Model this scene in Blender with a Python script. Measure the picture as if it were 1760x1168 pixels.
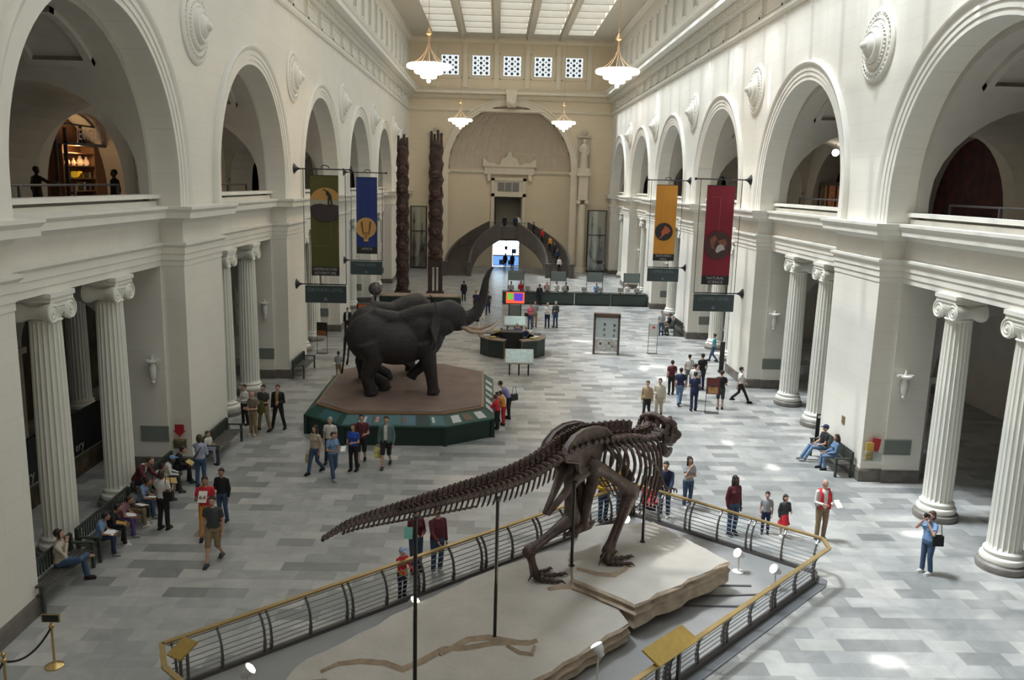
import bpy, math, random
from mathutils import Vector, Matrix, noise
PI=math.pi
V=Vector
for o in list(bpy.data.objects): bpy.data.objects.remove(o)
SC=bpy.context.scene
COL=SC.collection
random.seed(7)
# ---------------------------------------------------------------- camera
cam_d=bpy.data.cameras.new('camera'); cam=bpy.data.objects.new('camera',cam_d); COL.objects.link(cam)
F=1435.3; VPX,VPY,ROLL=856.4,314.9,math.radians(1.446); CH=9.3
dv=V((VPX-880,VPY-584,F)).normalized()
vv=V((-math.sin(ROLL),math.cos(ROLL),0)); wv=(vv+V((0,0,-(vv.dot(dv))/dv.z))).normalized()
xv=wv.cross(dv)
right=V((xv[0],dv[0],-wv[0])); down=V((xv[1],dv[1],-wv[1])); fwd=V((xv[2],dv[2],-wv[2]))
cam.matrix_world=Matrix(((right.x,-down.x,-fwd.x,0),(right.y,-down.y,-fwd.y,0),(right.z,-down.z,-fwd.z,CH),(0,0,0,1)))
cam_d.sensor_width=36; cam_d.lens=F/1760*36; cam_d.clip_end=400; cam_d.clip_start=.2
SC.camera=cam
# ---------------------------------------------------------------- light
W=bpy.data.worlds.new('sky'); SC.world=W; W.use_nodes=True
W.node_tree.nodes['Background'].inputs[0].default_value=(.75,.85,1,1)
W.node_tree.nodes['Background'].inputs[1].default_value=.8
def sun(name,strength,angle,col,d=(1,-.22,-2.25)):
    l=bpy.data.lights.new(name,'SUN'); l.energy=strength; l.angle=math.radians(angle); l.color=col
    o=bpy.data.objects.new(name,l); COL.objects.link(o)
    o.rotation_euler=V(d).to_track_quat('-Z','Y').to_euler(); o.location=(-20,30,45)
SUND=V((1,-.22,-2.25))
sun('sun_haze',64,14,(.83,.92,1.0))
sun('sun',15.0,.8,(1,.97,.92))
SKYL=2.0           # brightness of the skylight panes
PANE_T=.10         # share of the sun the panes let through
SC.view_settings.view_transform='Standard'; SC.view_settings.look='None'
SC.view_settings.exposure=0.0; SC.view_settings.gamma=1
# ---------------------------------------------------------------- materials
MATS={}
def mat(name,col,rough=.6,metal=0,spec=.5,noise_s=0,noise_a=.0,bump=0,bump_s=20,emit=0,ecol=None,coat=0,detail=3):
    if name in MATS: return MATS[name]
    m=bpy.data.materials.new(name); m.use_nodes=True; nt=m.node_tree; b=nt.nodes['Principled BSDF']
    c=(*col,1)
    b.inputs['Base Color'].default_value=c; b.inputs['Roughness'].default_value=rough
    b.inputs['Metallic'].default_value=metal; b.inputs['Specular IOR Level'].default_value=spec
    if coat: b.inputs['Coat Weight'].default_value=coat
    if emit:
        b.inputs['Emission Color'].default_value=(*(ecol or col),1); b.inputs['Emission Strength'].default_value=emit
    if noise_a or bump:
        tc=nt.nodes.new('ShaderNodeTexCoord')
    if noise_a:
        n=nt.nodes.new('ShaderNodeTexNoise'); n.inputs['Scale'].default_value=noise_s or 5; n.inputs['Detail'].default_value=detail
        nt.links.new(tc.outputs['Object'],n.inputs['Vector'])
        r=nt.nodes.new('ShaderNodeMapRange'); r.inputs[1].default_value=.3; r.inputs[2].default_value=.7
        r.inputs[3].default_value=1-noise_a; r.inputs[4].default_value=1+noise_a
        nt.links.new(n.outputs['Fac'],r.inputs[0])
        mx=nt.nodes.new('ShaderNodeVectorMath'); mx.operation='SCALE'; mx.inputs[0].default_value=col
        nt.links.new(r.outputs[0],mx.inputs['Scale']); nt.links.new(mx.outputs[0],b.inputs['Base Color'])
    if bump:
        n2=nt.nodes.new('ShaderNodeTexNoise'); n2.inputs['Scale'].default_value=bump_s; n2.inputs['Detail'].default_value=4
        nt.links.new(tc.outputs['Object'],n2.inputs['Vector'])
        bp=nt.nodes.new('ShaderNodeBump'); bp.inputs['Strength'].default_value=bump; bp.inputs['Distance'].default_value=.05
        nt.links.new(n2.outputs['Fac'],bp.inputs['Height']); nt.links.new(bp.outputs[0],b.inputs['Normal'])
    MATS[name]=m; return m
def wallmat(name,col,sw=('Y','Z'),bw=1.5,bh=.55,rough=.55):
    m=bpy.data.materials.new(name); m.use_nodes=True; nt=m.node_tree; b=nt.nodes['Principled BSDF']; b.inputs['Roughness'].default_value=rough
    tc=nt.nodes.new('ShaderNodeTexCoord'); sp=nt.nodes.new('ShaderNodeSeparateXYZ'); cb=nt.nodes.new('ShaderNodeCombineXYZ')
    nt.links.new(tc.outputs['Object'],sp.inputs[0]); nt.links.new(sp.outputs[sw[0]],cb.inputs[0]); nt.links.new(sp.outputs[sw[1]],cb.inputs[1])
    br=nt.nodes.new('ShaderNodeTexBrick'); br.inputs['Scale'].default_value=1; br.inputs['Brick Width'].default_value=bw; br.inputs['Row Height'].default_value=bh
    br.inputs['Mortar Size'].default_value=.008; br.inputs['Mortar Smooth'].default_value=.5
    br.inputs['Color1'].default_value=(*col,1); br.inputs['Color2'].default_value=(*[c*.975 for c in col],1); br.inputs['Mortar'].default_value=(*[c*.86 for c in col],1)
    nt.links.new(cb.outputs[0],br.inputs['Vector'])
    n=nt.nodes.new('ShaderNodeTexNoise'); n.inputs['Scale'].default_value=.35; n.inputs['Detail'].default_value=5; nt.links.new(tc.outputs['Object'],n.inputs['Vector'])
    r=nt.nodes.new('ShaderNodeMapRange'); r.inputs[1].default_value=.3; r.inputs[2].default_value=.7; r.inputs[3].default_value=.965; r.inputs[4].default_value=1.03
    nt.links.new(n.outputs['Fac'],r.inputs[0])
    mx=nt.nodes.new('ShaderNodeVectorMath'); mx.operation='SCALE'; nt.links.new(br.outputs['Color'],mx.inputs[0]); nt.links.new(r.outputs[0],mx.inputs['Scale'])
    nt.links.new(mx.outputs[0],b.inputs['Base Color']); MATS[name]=m; return m
def floormat():
    m=bpy.data.materials.new('marble_tiles'); m.use_nodes=True; nt=m.node_tree; b=nt.nodes['Principled BSDF']
    N=nt.nodes.new; L=nt.links.new
    def mth(op,a,b_=None):
        n=N('ShaderNodeMath'); n.operation=op
        for i,q in enumerate((a,b_)):
            if q is None: continue
            if isinstance(q,(int,float)): n.inputs[i].default_value=q
            else: L(q,n.inputs[i])
        return n.outputs[0]
    tc=N('ShaderNodeTexCoord'); sp=N('ShaderNodeSeparateXYZ'); L(tc.outputs['Object'],sp.inputs[0])
    row=mth('FLOOR',mth('DIVIDE',sp.outputs['Y'],.46))
    xs=mth('ADD',mth('DIVIDE',sp.outputs['X'],.92),mth('MULTIPLY',mth('MODULO',row,2.0),.5))
    cell=mth('FLOOR',xs)
    cb=N('ShaderNodeCombineXYZ'); L(cell,cb.inputs[0]); L(row,cb.inputs[1])
    wn=N('ShaderNodeTexWhiteNoise'); wn.noise_dimensions='2D'; L(cb.outputs[0],wn.inputs['Vector'])
    cr=N('ShaderNodeValToRGB'); L(wn.outputs['Value'],cr.inputs[0]); e=cr.color_ramp.elements
    e[0].position=0; e[0].color=(.21,.215,.21,1); e[1].position=1; e[1].color=(.46,.455,.435,1)
    for p,c in ((.25,(.275,.28,.272)),(.45,(.34,.345,.335)),(.7,(.375,.378,.365)),(.9,(.41,.405,.38))):
        k=e.new(p); k.color=(*c,1)
    n=N('ShaderNodeTexNoise'); n.inputs['Scale'].default_value=1.7; n.inputs['Detail'].default_value=6; n.inputs['Distortion'].default_value=1.2; L(tc.outputs['Object'],n.inputs['Vector'])
    r=N('ShaderNodeMapRange'); r.inputs[1].default_value=.3; r.inputs[2].default_value=.7; r.inputs[3].default_value=.88; r.inputs[4].default_value=1.12; L(n.outputs['Fac'],r.inputs[0])
    fx=mth('ABSOLUTE',mth('SUBTRACT',mth('FRACT',xs),.5)); fy=mth('ABSOLUTE',mth('SUBTRACT',mth('FRACT',mth('DIVIDE',sp.outputs['Y'],.46)),.5))
    jo=mth('SUBTRACT',1.0,mth('MULTIPLY',mth('MAXIMUM',mth('GREATER_THAN',fx,.492),mth('GREATER_THAN',fy,.485)),.16))
    mx=N('ShaderNodeVectorMath'); mx.operation='SCALE'; L(cr.outputs[0],mx.inputs[0]); L(mth('MULTIPLY',r.outputs[0],jo),mx.inputs['Scale'])
    L(mx.outputs[0],b.inputs['Base Color']); b.inputs['Roughness'].default_value=.30; b.inputs['Specular IOR Level'].default_value=.55
    MATS['marble_tiles']=m; return m
def panemat(name,col,strength,t):
    m=bpy.data.materials.new(name); m.use_nodes=True; nt=m.node_tree; nt.nodes.remove(nt.nodes['Principled BSDF']); out=nt.nodes['Material Output']
    e=nt.nodes.new('ShaderNodeEmission'); e.inputs[0].default_value=(*col,1); e.inputs[1].default_value=strength
    tr=nt.nodes.new('ShaderNodeBsdfTransparent'); mx=nt.nodes.new('ShaderNodeMixShader'); mx.inputs[0].default_value=t
    nt.links.new(e.outputs[0],mx.inputs[1]); nt.links.new(tr.outputs[0],mx.inputs[2]); nt.links.new(mx.outputs[0],out.inputs[0]); MATS[name]=m; return m
def glassmat(name,col=(.8,.9,.9),a=.25):
    m=bpy.data.materials.new(name); m.use_nodes=True; nt=m.node_tree; nt.nodes.remove(nt.nodes['Principled BSDF']); out=nt.nodes['Material Output']
    g=nt.nodes.new('ShaderNodeBsdfGlossy'); g.inputs[0].default_value=(*col,1); g.inputs[1].default_value=.05
    tr=nt.nodes.new('ShaderNodeBsdfTransparent'); tr.inputs[0].default_value=(*col,1); mx=nt.nodes.new('ShaderNodeMixShader'); mx.inputs[0].default_value=1-a
    nt.links.new(g.outputs[0],mx.inputs[1]); nt.links.new(tr.outputs[0],mx.inputs[2]); nt.links.new(mx.outputs[0],out.inputs[0]); MATS[name]=m; return m
# ---------------------------------------------------------------- mesh building
class MB:
    def __init__(s): s.v=[]; s.f=[]; s.m=[]
    def add(s,vs,fs,m=0):
        n=len(s.v); s.v+= [tuple(p) for p in vs]; s.f+=[tuple(i+n for i in f) for f in fs]; s.m+=[m]*len(fs); return s
    def box(s,x0,x1,y0,y1,z0,z1,m=0):
        return s.add([(x0,y0,z0),(x1,y0,z0),(x1,y1,z0),(x0,y1,z0),(x0,y0,z1),(x1,y0,z1),(x1,y1,z1),(x0,y1,z1)],
            [(0,3,2,1),(4,5,6,7),(0,1,5,4),(1,2,6,5),(2,3,7,6),(3,0,4,7)],m)
    def obox(s,c,h,M,m=0):       # half sizes h, 3x3 matrix M
        c=V(c); P=[c+M@V((a*h[0],b*h[1],d*h[2])) for d in(-1,1) for b in(-1,1) for a in(-1,1)]
        return s.add(P,[(0,2,3,1),(4,5,7,6),(0,1,5,4),(1,3,7,5),(3,2,6,7),(2,0,4,6)],m)
    def bar(s,a,b,w,h,up=(0,0,1),m=0):
        a=V(a);b=V(b); d=(b-a); L=d.length; d.normalize(); u=V(up); r=d.cross(u)
        if r.length<1e-4: r=d.cross(V((1,0,0)))
        r.normalize(); u=r.cross(d)
        M=Matrix((r,d,u)).transposed(); return s.obox((a+b)/2,(w/2,L/2,h/2),M,m)
    def tube(s,pts,rad,n=8,cap=True,m=0,sq=None,up=None,closed=False):
        pts=[V(p) for p in pts]; k=len(pts)
        if not hasattr(rad,'__len__'): rad=[rad]*k
        T=[]
        for i in range(k):
            if closed: d=pts[(i+1)%k]-pts[i-1]
            else: d=pts[min(i+1,k-1)]-pts[max(i-1,0)]
            T.append(d.normalized() if d.length>1e-9 else V((0,0,1)))
        u=V(up) if up else (V((0,0,1)) if abs(T[0].z)<.9 else V((1,0,0)))
        vs=[]
        for i in range(k):
            r=T[i].cross(u)
            if r.length<1e-5: r=T[i].orthogonal()
            r.normalize()
            u2=r.cross(T[i])
            if not up: u=u2
            rr=rad[i]; a,b=(rr if hasattr(rr,'__len__') else (rr,rr))
            for j in range(n):
                t=2*PI*j/n; vs.append(pts[i]+r*(a*math.cos(t))+u2*(b*math.sin(t)))
        fs=[]
        K=k if closed else k-1
        for i in range(K):
            i2=(i+1)%k
            for j in range(n):
                fs.append((i*n+j,i*n+(j+1)%n,i2*n+(j+1)%n,i2*n+j))
        if cap and not closed: fs+= [tuple(range(n-1,-1,-1)),tuple((k-1)*n+j for j in range(n))]
        return s.add(vs,fs,m)
    def lathe(s,prof,n=24,c=(0,0,0),M=None,m=0):
        M=M or Matrix.Identity(3); c=V(c); vs=[]; k=len(prof)
        for r,z in prof:
            for j in range(n):
                t=2*PI*j/n; vs.append(c+M@V((r*math.cos(t),r*math.sin(t),z)))
        fs=[(i*n+j,i*n+(j+1)%n,(i+1)*n+(j+1)%n,(i+1)*n+j) for i in range(k-1) for j in range(n)]
        if prof[0][0]>1e-6: fs.append(tuple(range(n-1,-1,-1)))
        if prof[-1][0]>1e-6: fs.append(tuple((k-1)*n+j for j in range(n)))
        return s.add(vs,fs,m)
    def ell(s,c,r,nu=12,nv=8,M=None,m=0):
        if not hasattr(r,'__len__'): r=(r,r,r)
        M=M or Matrix.Identity(3); c=V(c); vs=[c+M@V((0,0,-r[2]))]
        for i in range(1,nv):
            p=-PI/2+PI*i/nv
            for j in range(nu):
                t=2*PI*j/nu; vs.append(c+M@V((r[0]*math.cos(p)*math.cos(t),r[1]*math.cos(p)*math.sin(t),r[2]*math.sin(p))))
        vs.append(c+M@V((0,0,r[2]))); fs=[]
        for j in range(nu): fs.append((0,1+(j+1)%nu,1+j)); 
        for i in range(nv-2):
            for j in range(nu): a=1+i*nu; fs.append((a+j,a+(j+1)%nu,a+nu+(j+1)%nu,a+nu+j))
        e=len(vs)-1; a=1+(nv-2)*nu
        for j in range(nu): fs.append((a+j,a+(j+1)%nu,e))
        return s.add(vs,fs,m)
    def grid(s,fn,nu,nv,m=0,wu=False):
        vs=[fn(i/(nu),j/(nv)) for j in range(nv+1) for i in range(nu+1)]
        fs=[(j*(nu+1)+i,j*(nu+1)+i+1,(j+1)*(nu+1)+i+1,(j+1)*(nu+1)+i) for j in range(nv) for i in range(nu)]
        return s.add(vs,fs,m)
    def prism(s,poly,a,b,ax='z',m=0):   # poly of 2D points, extruded from a to b along ax
        n=len(poly)
        def P(p,t): return {'z':(p[0],p[1],t),'y':(p[0],t,p[1]),'x':(t,p[0],p[1])}[ax]
        vs=[P(p,a) for p in poly]+[P(p,b) for p in poly]
        return s.add(vs,[tuple(range(n-1,-1,-1)),tuple(range(n,2*n))]+[(i,(i+1)%n,n+(i+1)%n,n+i) for i in range(n)],m)
    def sweep(s,path,prof,closed=False,m=0,capped=True):
        # path: plan points (x,y); prof: (offset to the right-hand side of travel, z)
        n=len(path); k=len(prof); vs=[]
        for i in range(n):
            p=V(path[i]).to_2d()
            a=V(path[i-1]).to_2d() if (i>0 or closed) else None
            b=V(path[(i+1)%n]).to_2d() if (i<n-1 or closed) else None
            nn=[]
            for q0,q1 in ((a,p),(p,b)):
                if q0 is None or q1 is None: continue
                d=(q1-q0).normalized(); nn.append(V((d.y,-d.x)))
            if len(nn)==2:
                mt=(nn[0]+nn[1]); mt=mt/max(1e-6,(1+nn[0].dot(nn[1])))
            else: mt=nn[0]
            for o,z in prof: vs.append((p.x+mt.x*o,p.y+mt.y*o,z))
        fs=[]
        for i in range(n if closed else n-1):
            i2=(i+1)%n
            for j in range(k-1): fs.append((i*k+j,i2*k+j,i2*k+j+1,i*k+j+1))
        if capped and not closed: fs+=[tuple(range(k)),tuple((n-1)*k+j for j in range(k-1,-1,-1))]
        return s.add(vs,fs,m)
    def xf(s,fn,a=0):
        for i in range(a,len(s.v)): s.v[i]=tuple(fn(*s.v[i]))
        return s
    def build(s,name,mt,parent=None,smooth=False,loc=None,flat_mat=None):
        me=bpy.data.meshes.new(name); me.from_pydata(s.v,[],s.f)
        mt=mt if isinstance(mt,(list,tuple)) else [mt]
        for q in mt: me.materials.append(q)
        if len(mt)>1: me.polygons.foreach_set('material_index',s.m)
        if smooth:
            me.polygons.foreach_set('use_smooth',[True]*len(me.polygons))
            if smooth!=True: me.set_sharp_from_angle(angle=math.radians(smooth))
        me.update()
        o=bpy.data.objects.new(name,me); COL.objects.link(o)
        if parent: o.parent=parent
        if loc: o.location=loc
        return o
def root(name,label,cat,loc=(0,0,0),rz=0,group=None):
    o=bpy.data.objects.new(name,None); COL.objects.link(o); o.empty_display_size=.3
    o.location=loc; o.rotation_euler=(0,0,rz); o['label']=label; o['category']=cat
    if group: o['group']=group
    return o
def tag(o,label,cat,group=None,kind=None):
    o['label']=label; o['category']=cat
    if group: o['group']=group
    if kind: o['kind']=kind
    return o
def struct(o): o['kind']='structure'; return o
KIDS={}
def dup(o,loc=None,rz=None,label=None,group=None,parent=None,rot=None,scale=None):
    c=o.copy(); COL.objects.link(c)
    if parent is not None: c.parent=parent
    if loc is not None: c.location=loc
    if rz is not None: c.rotation_euler=(0,0,rz)
    if rot is not None: c.rotation_euler=rot
    if scale is not None: c.scale=(scale,)*3 if not hasattr(scale,'__len__') else scale
    if label: c['label']=label
    if group: c['group']=group
    for ch in kids(o): dup(ch,parent=c)
    return c
def kids(o): return [q for q in bpy.data.objects if q.parent==o]
def ang(a): return math.radians(a)
# ================================================================ THE HALL
XL,XR=-9.64,12.03
CX=(XL+XR)/2
Y0,BS=8.59,12.727       # centre of bay k is Y0+k*BS
OH=4.59                 # half width of a bay opening
YN,YE=-4.0,91.7
bayc=lambda k:Y0+k*BS
ZE,ZC=6.55,8.38         # underside of entablature, top of gallery cornice
RA,RO,ZS=4.45,5.17,9.12 # arch opening radius, moulding radius, springing
ZT=24.2
cream=(.775,.748,.675)
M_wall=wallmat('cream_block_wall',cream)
M_wallend=wallmat('cream_block_end_wall',(.74,.62,.445),('X','Z'))
M_trim=mat('cream_plaster',(.78,.757,.69),.5,noise_s=1.5,noise_a=.03)
M_trimend=mat('cream_plaster_end',(.74,.65,.50),.55,noise_s=1.5,noise_a=.03)
M_apse=mat('tan_plaster',(.60,.50,.375),.7,noise_s=1.2,noise_a=.05)
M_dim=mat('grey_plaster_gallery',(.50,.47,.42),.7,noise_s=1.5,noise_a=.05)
M_base=mat('grey_brown_marble',(.135,.12,.105),.35,noise_s=4,noise_a=.2)
M_floor=floormat()
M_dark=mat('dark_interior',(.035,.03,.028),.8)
M_black=mat('black_metal',(.012,.013,.014),.45)
M_ceil=mat('ceiling_plaster',(.62,.575,.49),.8,noise_s=2,noise_a=.03)
def side(s):
    X=XR if s>0 else XL
    return lambda d,y,z:(X+s*d,y,z)
# floor
f=MB(); f.box(-26,30,YN-1,98,-.4,0); struct(f.build('floor',M_floor))
# ---- side walls
def side_wall(s):
    T=side(s); nm='left' if s<0 else 'right'
    w=MB()
    def quad(a,b,c,d): w.add([T(*a),T(*b),T(*c),T(*d)],[(0,1,2,3)])
    zt1=16.75
    ks=list(range(0,7))
    # upper wall strips
    edges=[YN]
    NA=28
    for k in ks:
        c=bayc(k)
        y=[c-RA*math.cos(PI*i/NA) for i in range(NA+1)]; z=[ZS+RA*math.sin(PI*i/NA) for i in range(NA+1)]
        quad((0,edges[-1],ZC-.05),(0,c-RA,ZC-.05),(0,c-RA,zt1),(0,edges[-1],zt1))
        for i in range(NA): quad((0,y[i],z[i]),(0,y[i+1],z[i+1]),(0,y[i+1],zt1),(0,y[i],zt1))
        # reveal
        pts=[(c-RA,ZC-.05)]+list(zip(y,z))+[(c+RA,ZC-.05)]
        for i in range(len(pts)-1):
            (y0,z0),(y1,z1)=pts[i],pts[i+1]; quad((0,y0,z0),(0,y1,z1),(.8,y1,z1),(.8,y0,z0))
        edges.append(c+RA)
    quad((0,edges[-1],ZC-.05),(0,YE,ZC-.05),(0,YE,zt1),(0,edges[-1],zt1))
    # attic with narrow slots
    sp=BS/4; n0=int((YN-Y0)/sp)-1; y=YN
    zs0,zs1=20.45,22.5
    quad((0,YN,zt1),(0,YE,zt1),(0,YE,zs0),(0,YN,zs0)); quad((0,YN,zs1),(0,YE,zs1),(0,YE,ZT),(0,YN,ZT))
    k=0; slots=[]
    yy=Y0+BS/8
    while yy-sp>YN+.6: yy-=sp
    while yy<YE-1: slots.append(yy); yy+=sp
    for c in slots:
        quad((0,y,zs0),(0,c-.5,zs0),(0,c-.5,zs1),(0,y,zs1)); y=c+.5
        for q in (((0,c-.5,zs0),(0,c-.5,zs1),(.6,c-.5,zs1),(.6,c-.5,zs0)),((0,c+.5,zs0),(0,c+.5,zs1),(.6,c+.5,zs1),(.6,c+.5,zs0)),
                  ((0,c-.5,zs0),(0,c+.5,zs0),(.6,c+.5,zs0),(.6,c-.5,zs0)),((0,c-.5,zs1),(0,c+.5,zs1),(.6,c+.5,zs1),(.6,c-.5,zs1)),
                  ((.6,c-.5,zs0),(.6,c+.5,zs0),(.6,c+.5,zs1),(.6,c-.5,zs1))): quad(*q)
    quad((0,y,zs0),(0,YE,zs0),(0,YE,zs1),(0,y,zs1))
    # piers down to the floor
    for k in range(-1,7):
        a=bayc(k)+OH if k>=0 else YN; b=bayc(k+1)-OH if k<6 else YE
        x0,x1=sorted((T(0,0,0)[0],T(.7,0,0)[0])); w.box(x0,x1,a,b,0,ZC-.02)
        x0,x1=sorted((T(.7,0,0)[0],T(1.9,0,0)[0])); w.box(x0,x1,a-.10,b+.10 if k<6 else b,0,ZC-.02)
    struct(w.build('wall_'+nm,M_wall))
    # ---- entablature, cornice and base following the breaks
    path=[]
    for k in range(-1,7):
        a=bayc(k)+OH if k>=0 else YN; b=bayc(k+1)-OH if k<6 else YE
        if k>=0: path.append(T(.7,a,0)[:2])
        path+= [T(0,a,0)[:2],T(0,b,0)[:2]]
        if k<6: path.append(T(.7,b,0)[:2])
    sg=-1 if s>0 else 1   # right-hand of +Y travel is +X
    pr=lambda P:[(sg*o,z) for o,z in P]
    e=MB()
    e.sweep(path,pr([(-.02,6.55),(.02,6.55),(.02,6.72),(.05,6.73),(.05,6.92),(.08,6.93),(.08,7.12),(.16,7.2),(.16,7.27),(.02,7.3),(.02,7.85),(.08,7.93),(.12,8.0),(.42,8.03),(.42,8.2),(.5,8.3),(.5,ZC),(-.02,ZC)]))
    struct(e.build('trim_1' if s<0 else 'trim_2',M_trim))
    b=MB()
    for k in range(0,7):   # lintel over each opening, soffit and coffered aisle ceiling edge
        x0,x1=sorted((T(.72,0,0)[0],T(1.75,0,0)[0])); b.box(x0,x1,bayc(k)-OH-.05,bayc(k)+OH+.05,6.56,ZC-.03)
    struct(b.build('trim_3' if s<0 else 'trim_4',M_trim))
    # baseboard round each pier
    g=MB()
    for k in range(-1,7):
        a=bayc(k)+OH if k>=0 else YN; bb=bayc(k+1)-OH if k<6 else YE
        P=[T(1.9,a-.1,0)[:2],T(.72,a-.1,0)[:2],T(.72,a,0)[:2],T(0,a,0)[:2],T(0,bb,0)[:2],T(.72,bb,0)[:2],T(.72,bb+.1,0)[:2],T(1.9,bb+.1,0)[:2]]
        if k<0: P=P[3:]
        if k==6: P=P[:5]
        g.sweep(P,pr([(-.02,0),(.06,0),(.06,.36),(.03,.42),(-.02,.42)]))
    struct(g.build('baseboard_'+nm,M_base))
    # upper frieze moulding, frieze panels, dentils, cornice
    u=MB(); P=[T(0,YN,0)[:2],T(0,YE,0)[:2]]
    u.sweep(P,pr([(-.02,16.7),(.10,16.72),(.16,16.82),(.16,16.9),(.05,16.95),(.05,17.05),(-.02,17.05)]))
    u.sweep(P,pr([(-.02,17.95),(.2,18.0),(.28,18.08),(.28,18.12),(.34,18.12),(.34,18.42),(.5,18.46),(.95,18.5),(.95,18.78),(1.02,18.86),(1.08,19.0),(-.02,19.12)]))
    u.sweep(P,pr([(-.02,ZT-.5),(.05,ZT-.5),(.2,ZT-.25),(.35,ZT-.2),(.35,ZT),(-.02,ZT)]))
    y=YN+.3
    while y<YE-.3:         # dentils
        x0,x1=sorted((T(-.30,0,0)[0],T(-.46,0,0)[0])); u.box(x0,x1,y,y+.18,18.14,18.40); y+=.36
    for c in slots:        # frames of the slots and pilaster strips between them
        for q in (c-.62,c+.5):
            x0,x1=sorted((T(0,0,0)[0],T(-.06,0,0)[0])); u.box(x0,x1,q,q+.12,20.35,22.6)
        x0,x1=sorted((T(0,0,0)[0],T(-.05,0,0)[0])); u.box(x0,x1,c-.62,c+.62,20.30,20.42); u.box(x0,x1,c-.62,c+.62,22.5,22.62)
    # frieze: framed panels with consoles between
    for c in slots:
        x0,x1=sorted((T(-.0,0,0)[0],T(-.05,0,0)[0]))
        a,bq=c-sp/2+.42,c+sp/2-.42
        u.box(x0,x1,a,bq,17.12,17.2); u.box(x0,x1,a,bq,17.78,17.86); u.box(x0,x1,a,a+.08,17.12,17.86); u.box(x0,x1,bq-.08,bq,17.12,17.86)
        x2,x3=sorted((T(0,0,0)[0],T(-.12,0,0)[0])); yc=c-sp/2
        u.box(x2,x3,yc-.16,yc+.16,17.15,17.9); u.ell(T(-.12,yc,17.75),(.09,.14,.13),8,6); u.ell(T(-.11,yc,17.35),(.07,.12,.16),8,6)
        if True:           # pendant drop below the moulding
            u.ell(T(0,yc,16.58),(.04,.13,.13),8,6); u.ell(T(0,yc,16.38),(.03,.07,.12),8,6)
    struct(u.build('trim_5' if s<0 else 'trim_6',M_trim))
    # archivolts
    a=MB(); prof=[(RA,0),(RA,.05),(RA+.16,.05),(RA+.17,.08),(RA+.34,.08),(RA+.35,.11),(RA+.52,.11),(RA+.58,.17),(RO-.04,.19),(RO,.12),(RO,0)]
    for k in ks:
        c=bayc(k); n=40; vs=[]
        st=[(c-1,ZC)]  
        ringp=[]
        for i in range(n+1):
            t=PI*i/n
            ringp.append((-math.cos(t),math.sin(t),0))
        rows=[[T(-h,c-r,ZC) for r,h in prof]]+[[T(-h,c+r*q[0],ZS+r*q[1]) for r,h in prof] for q in ringp]+[[T(-h,c+r,ZC) for r,h in prof]]
        K=len(prof); vs=[p for rr in rows for p in rr]
        fs=[(i*K+j,(i+1)*K+j,(i+1)*K+j+1,i*K+j+1) for i in range(len(rows)-1) for j in range(K-1)]
        a.add(vs,fs)
    struct(a.build('trim_7' if s<0 else 'trim_8',M_trim,smooth=35))
    # gallery sills and rails
    q=MB(); 
    for k in ks:
        c=bayc(k); x0,x1=sorted((T(.55,0,0)[0],T(1.05,0,0)[0])); q.box(x0,x1,c-RA+.002,c+RA-.002,8.60,8.72)
        x0,x1=sorted((T(1.0,0,0)[0],T(1.1,0,0)[0])); q.box(x0,x1,c-RA+.05,c+RA-.05,ZC-.04,8.60)
        x0,x1=sorted((T(.66,0,0)[0],T(1.1,0,0)[0])); q.box(x0,x1,c-RA+.05,c+RA-.05,ZC-.04,8.52)
    struct(q.build('trim_9' if s<0 else 'trim_10',M_trim))
    # gallery: vaults, transverse tunnels, outer wall
    g=MB(); D0,D1=.8,6.6; RV=4.25; TC,TR=3.72,2.62; zf=7.7
    def zarch(d):
        x=abs(d-TC); return None if x>=TR else math.sqrt(TR*TR-x*x)
    TZ=9.2
    ds=[D0,D0+.15,TC-TR-.002,TC-TR]+[TC-TR*math.cos(PI*i/16) for i in range(1,16)]+[TC+TR,D1]
    for k in ks:
        c=bayc(k)
        # front ring from RA to RV
        n=28
        for i in range(n):
            t0,t1=PI*i/n,PI*(i+1)/n
            g.add([T(D0,c-RA*math.cos(t0),ZS+RA*math.sin(t0)),T(D0,c-RA*math.cos(t1),ZS+RA*math.sin(t1)),T(D0,c-RV*math.cos(t1),ZS+RV*math.sin(t1)),T(D0,c-RV*math.cos(t0),ZS+RV*math.sin(t0))],[(0,1,2,3)])
        for e_ in (-1,1): g.add([T(D0,c+e_*RA,zf),T(D0,c+e_*RA,ZS),T(D0,c+e_*RV,ZS),T(D0,c+e_*RV,zf)],[(0,1,2,3)])
        # vault
        def th0(d):
            h=zarch(d)
            zz=(TZ+h-ZS) if h is not None else -9
            return math.asin(max(0,min(.999,zz/RV))) if zz>0 else 0
        n=24
        for i in range(len(ds)-1):
            a0,a1=th0(ds[i]),th0(ds[i+1])
            for j in range(n):
                def P(d,a,u):
                    t=a+(PI-2*a)*u; return T(d,c-RV*math.cos(t),ZS+RV*math.sin(t))
                g.add([P(ds[i],a0,j/n),P(ds[i+1],a1,j/n),P(ds[i+1],a1,(j+1)/n),P(ds[i],a0,(j+1)/n)],[(0,1,2,3)])
        for e_ in (-1,1):  # wall below springing either side of the side arch
            for da,db in ((D0,TC-TR),(TC+TR,D1)): g.add([T(da,c+e_*RV,zf),T(db,c+e_*RV,zf),T(db,c+e_*RV,ZS),T(da,c+e_*RV,ZS)],[(0,1,2,3)])
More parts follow.
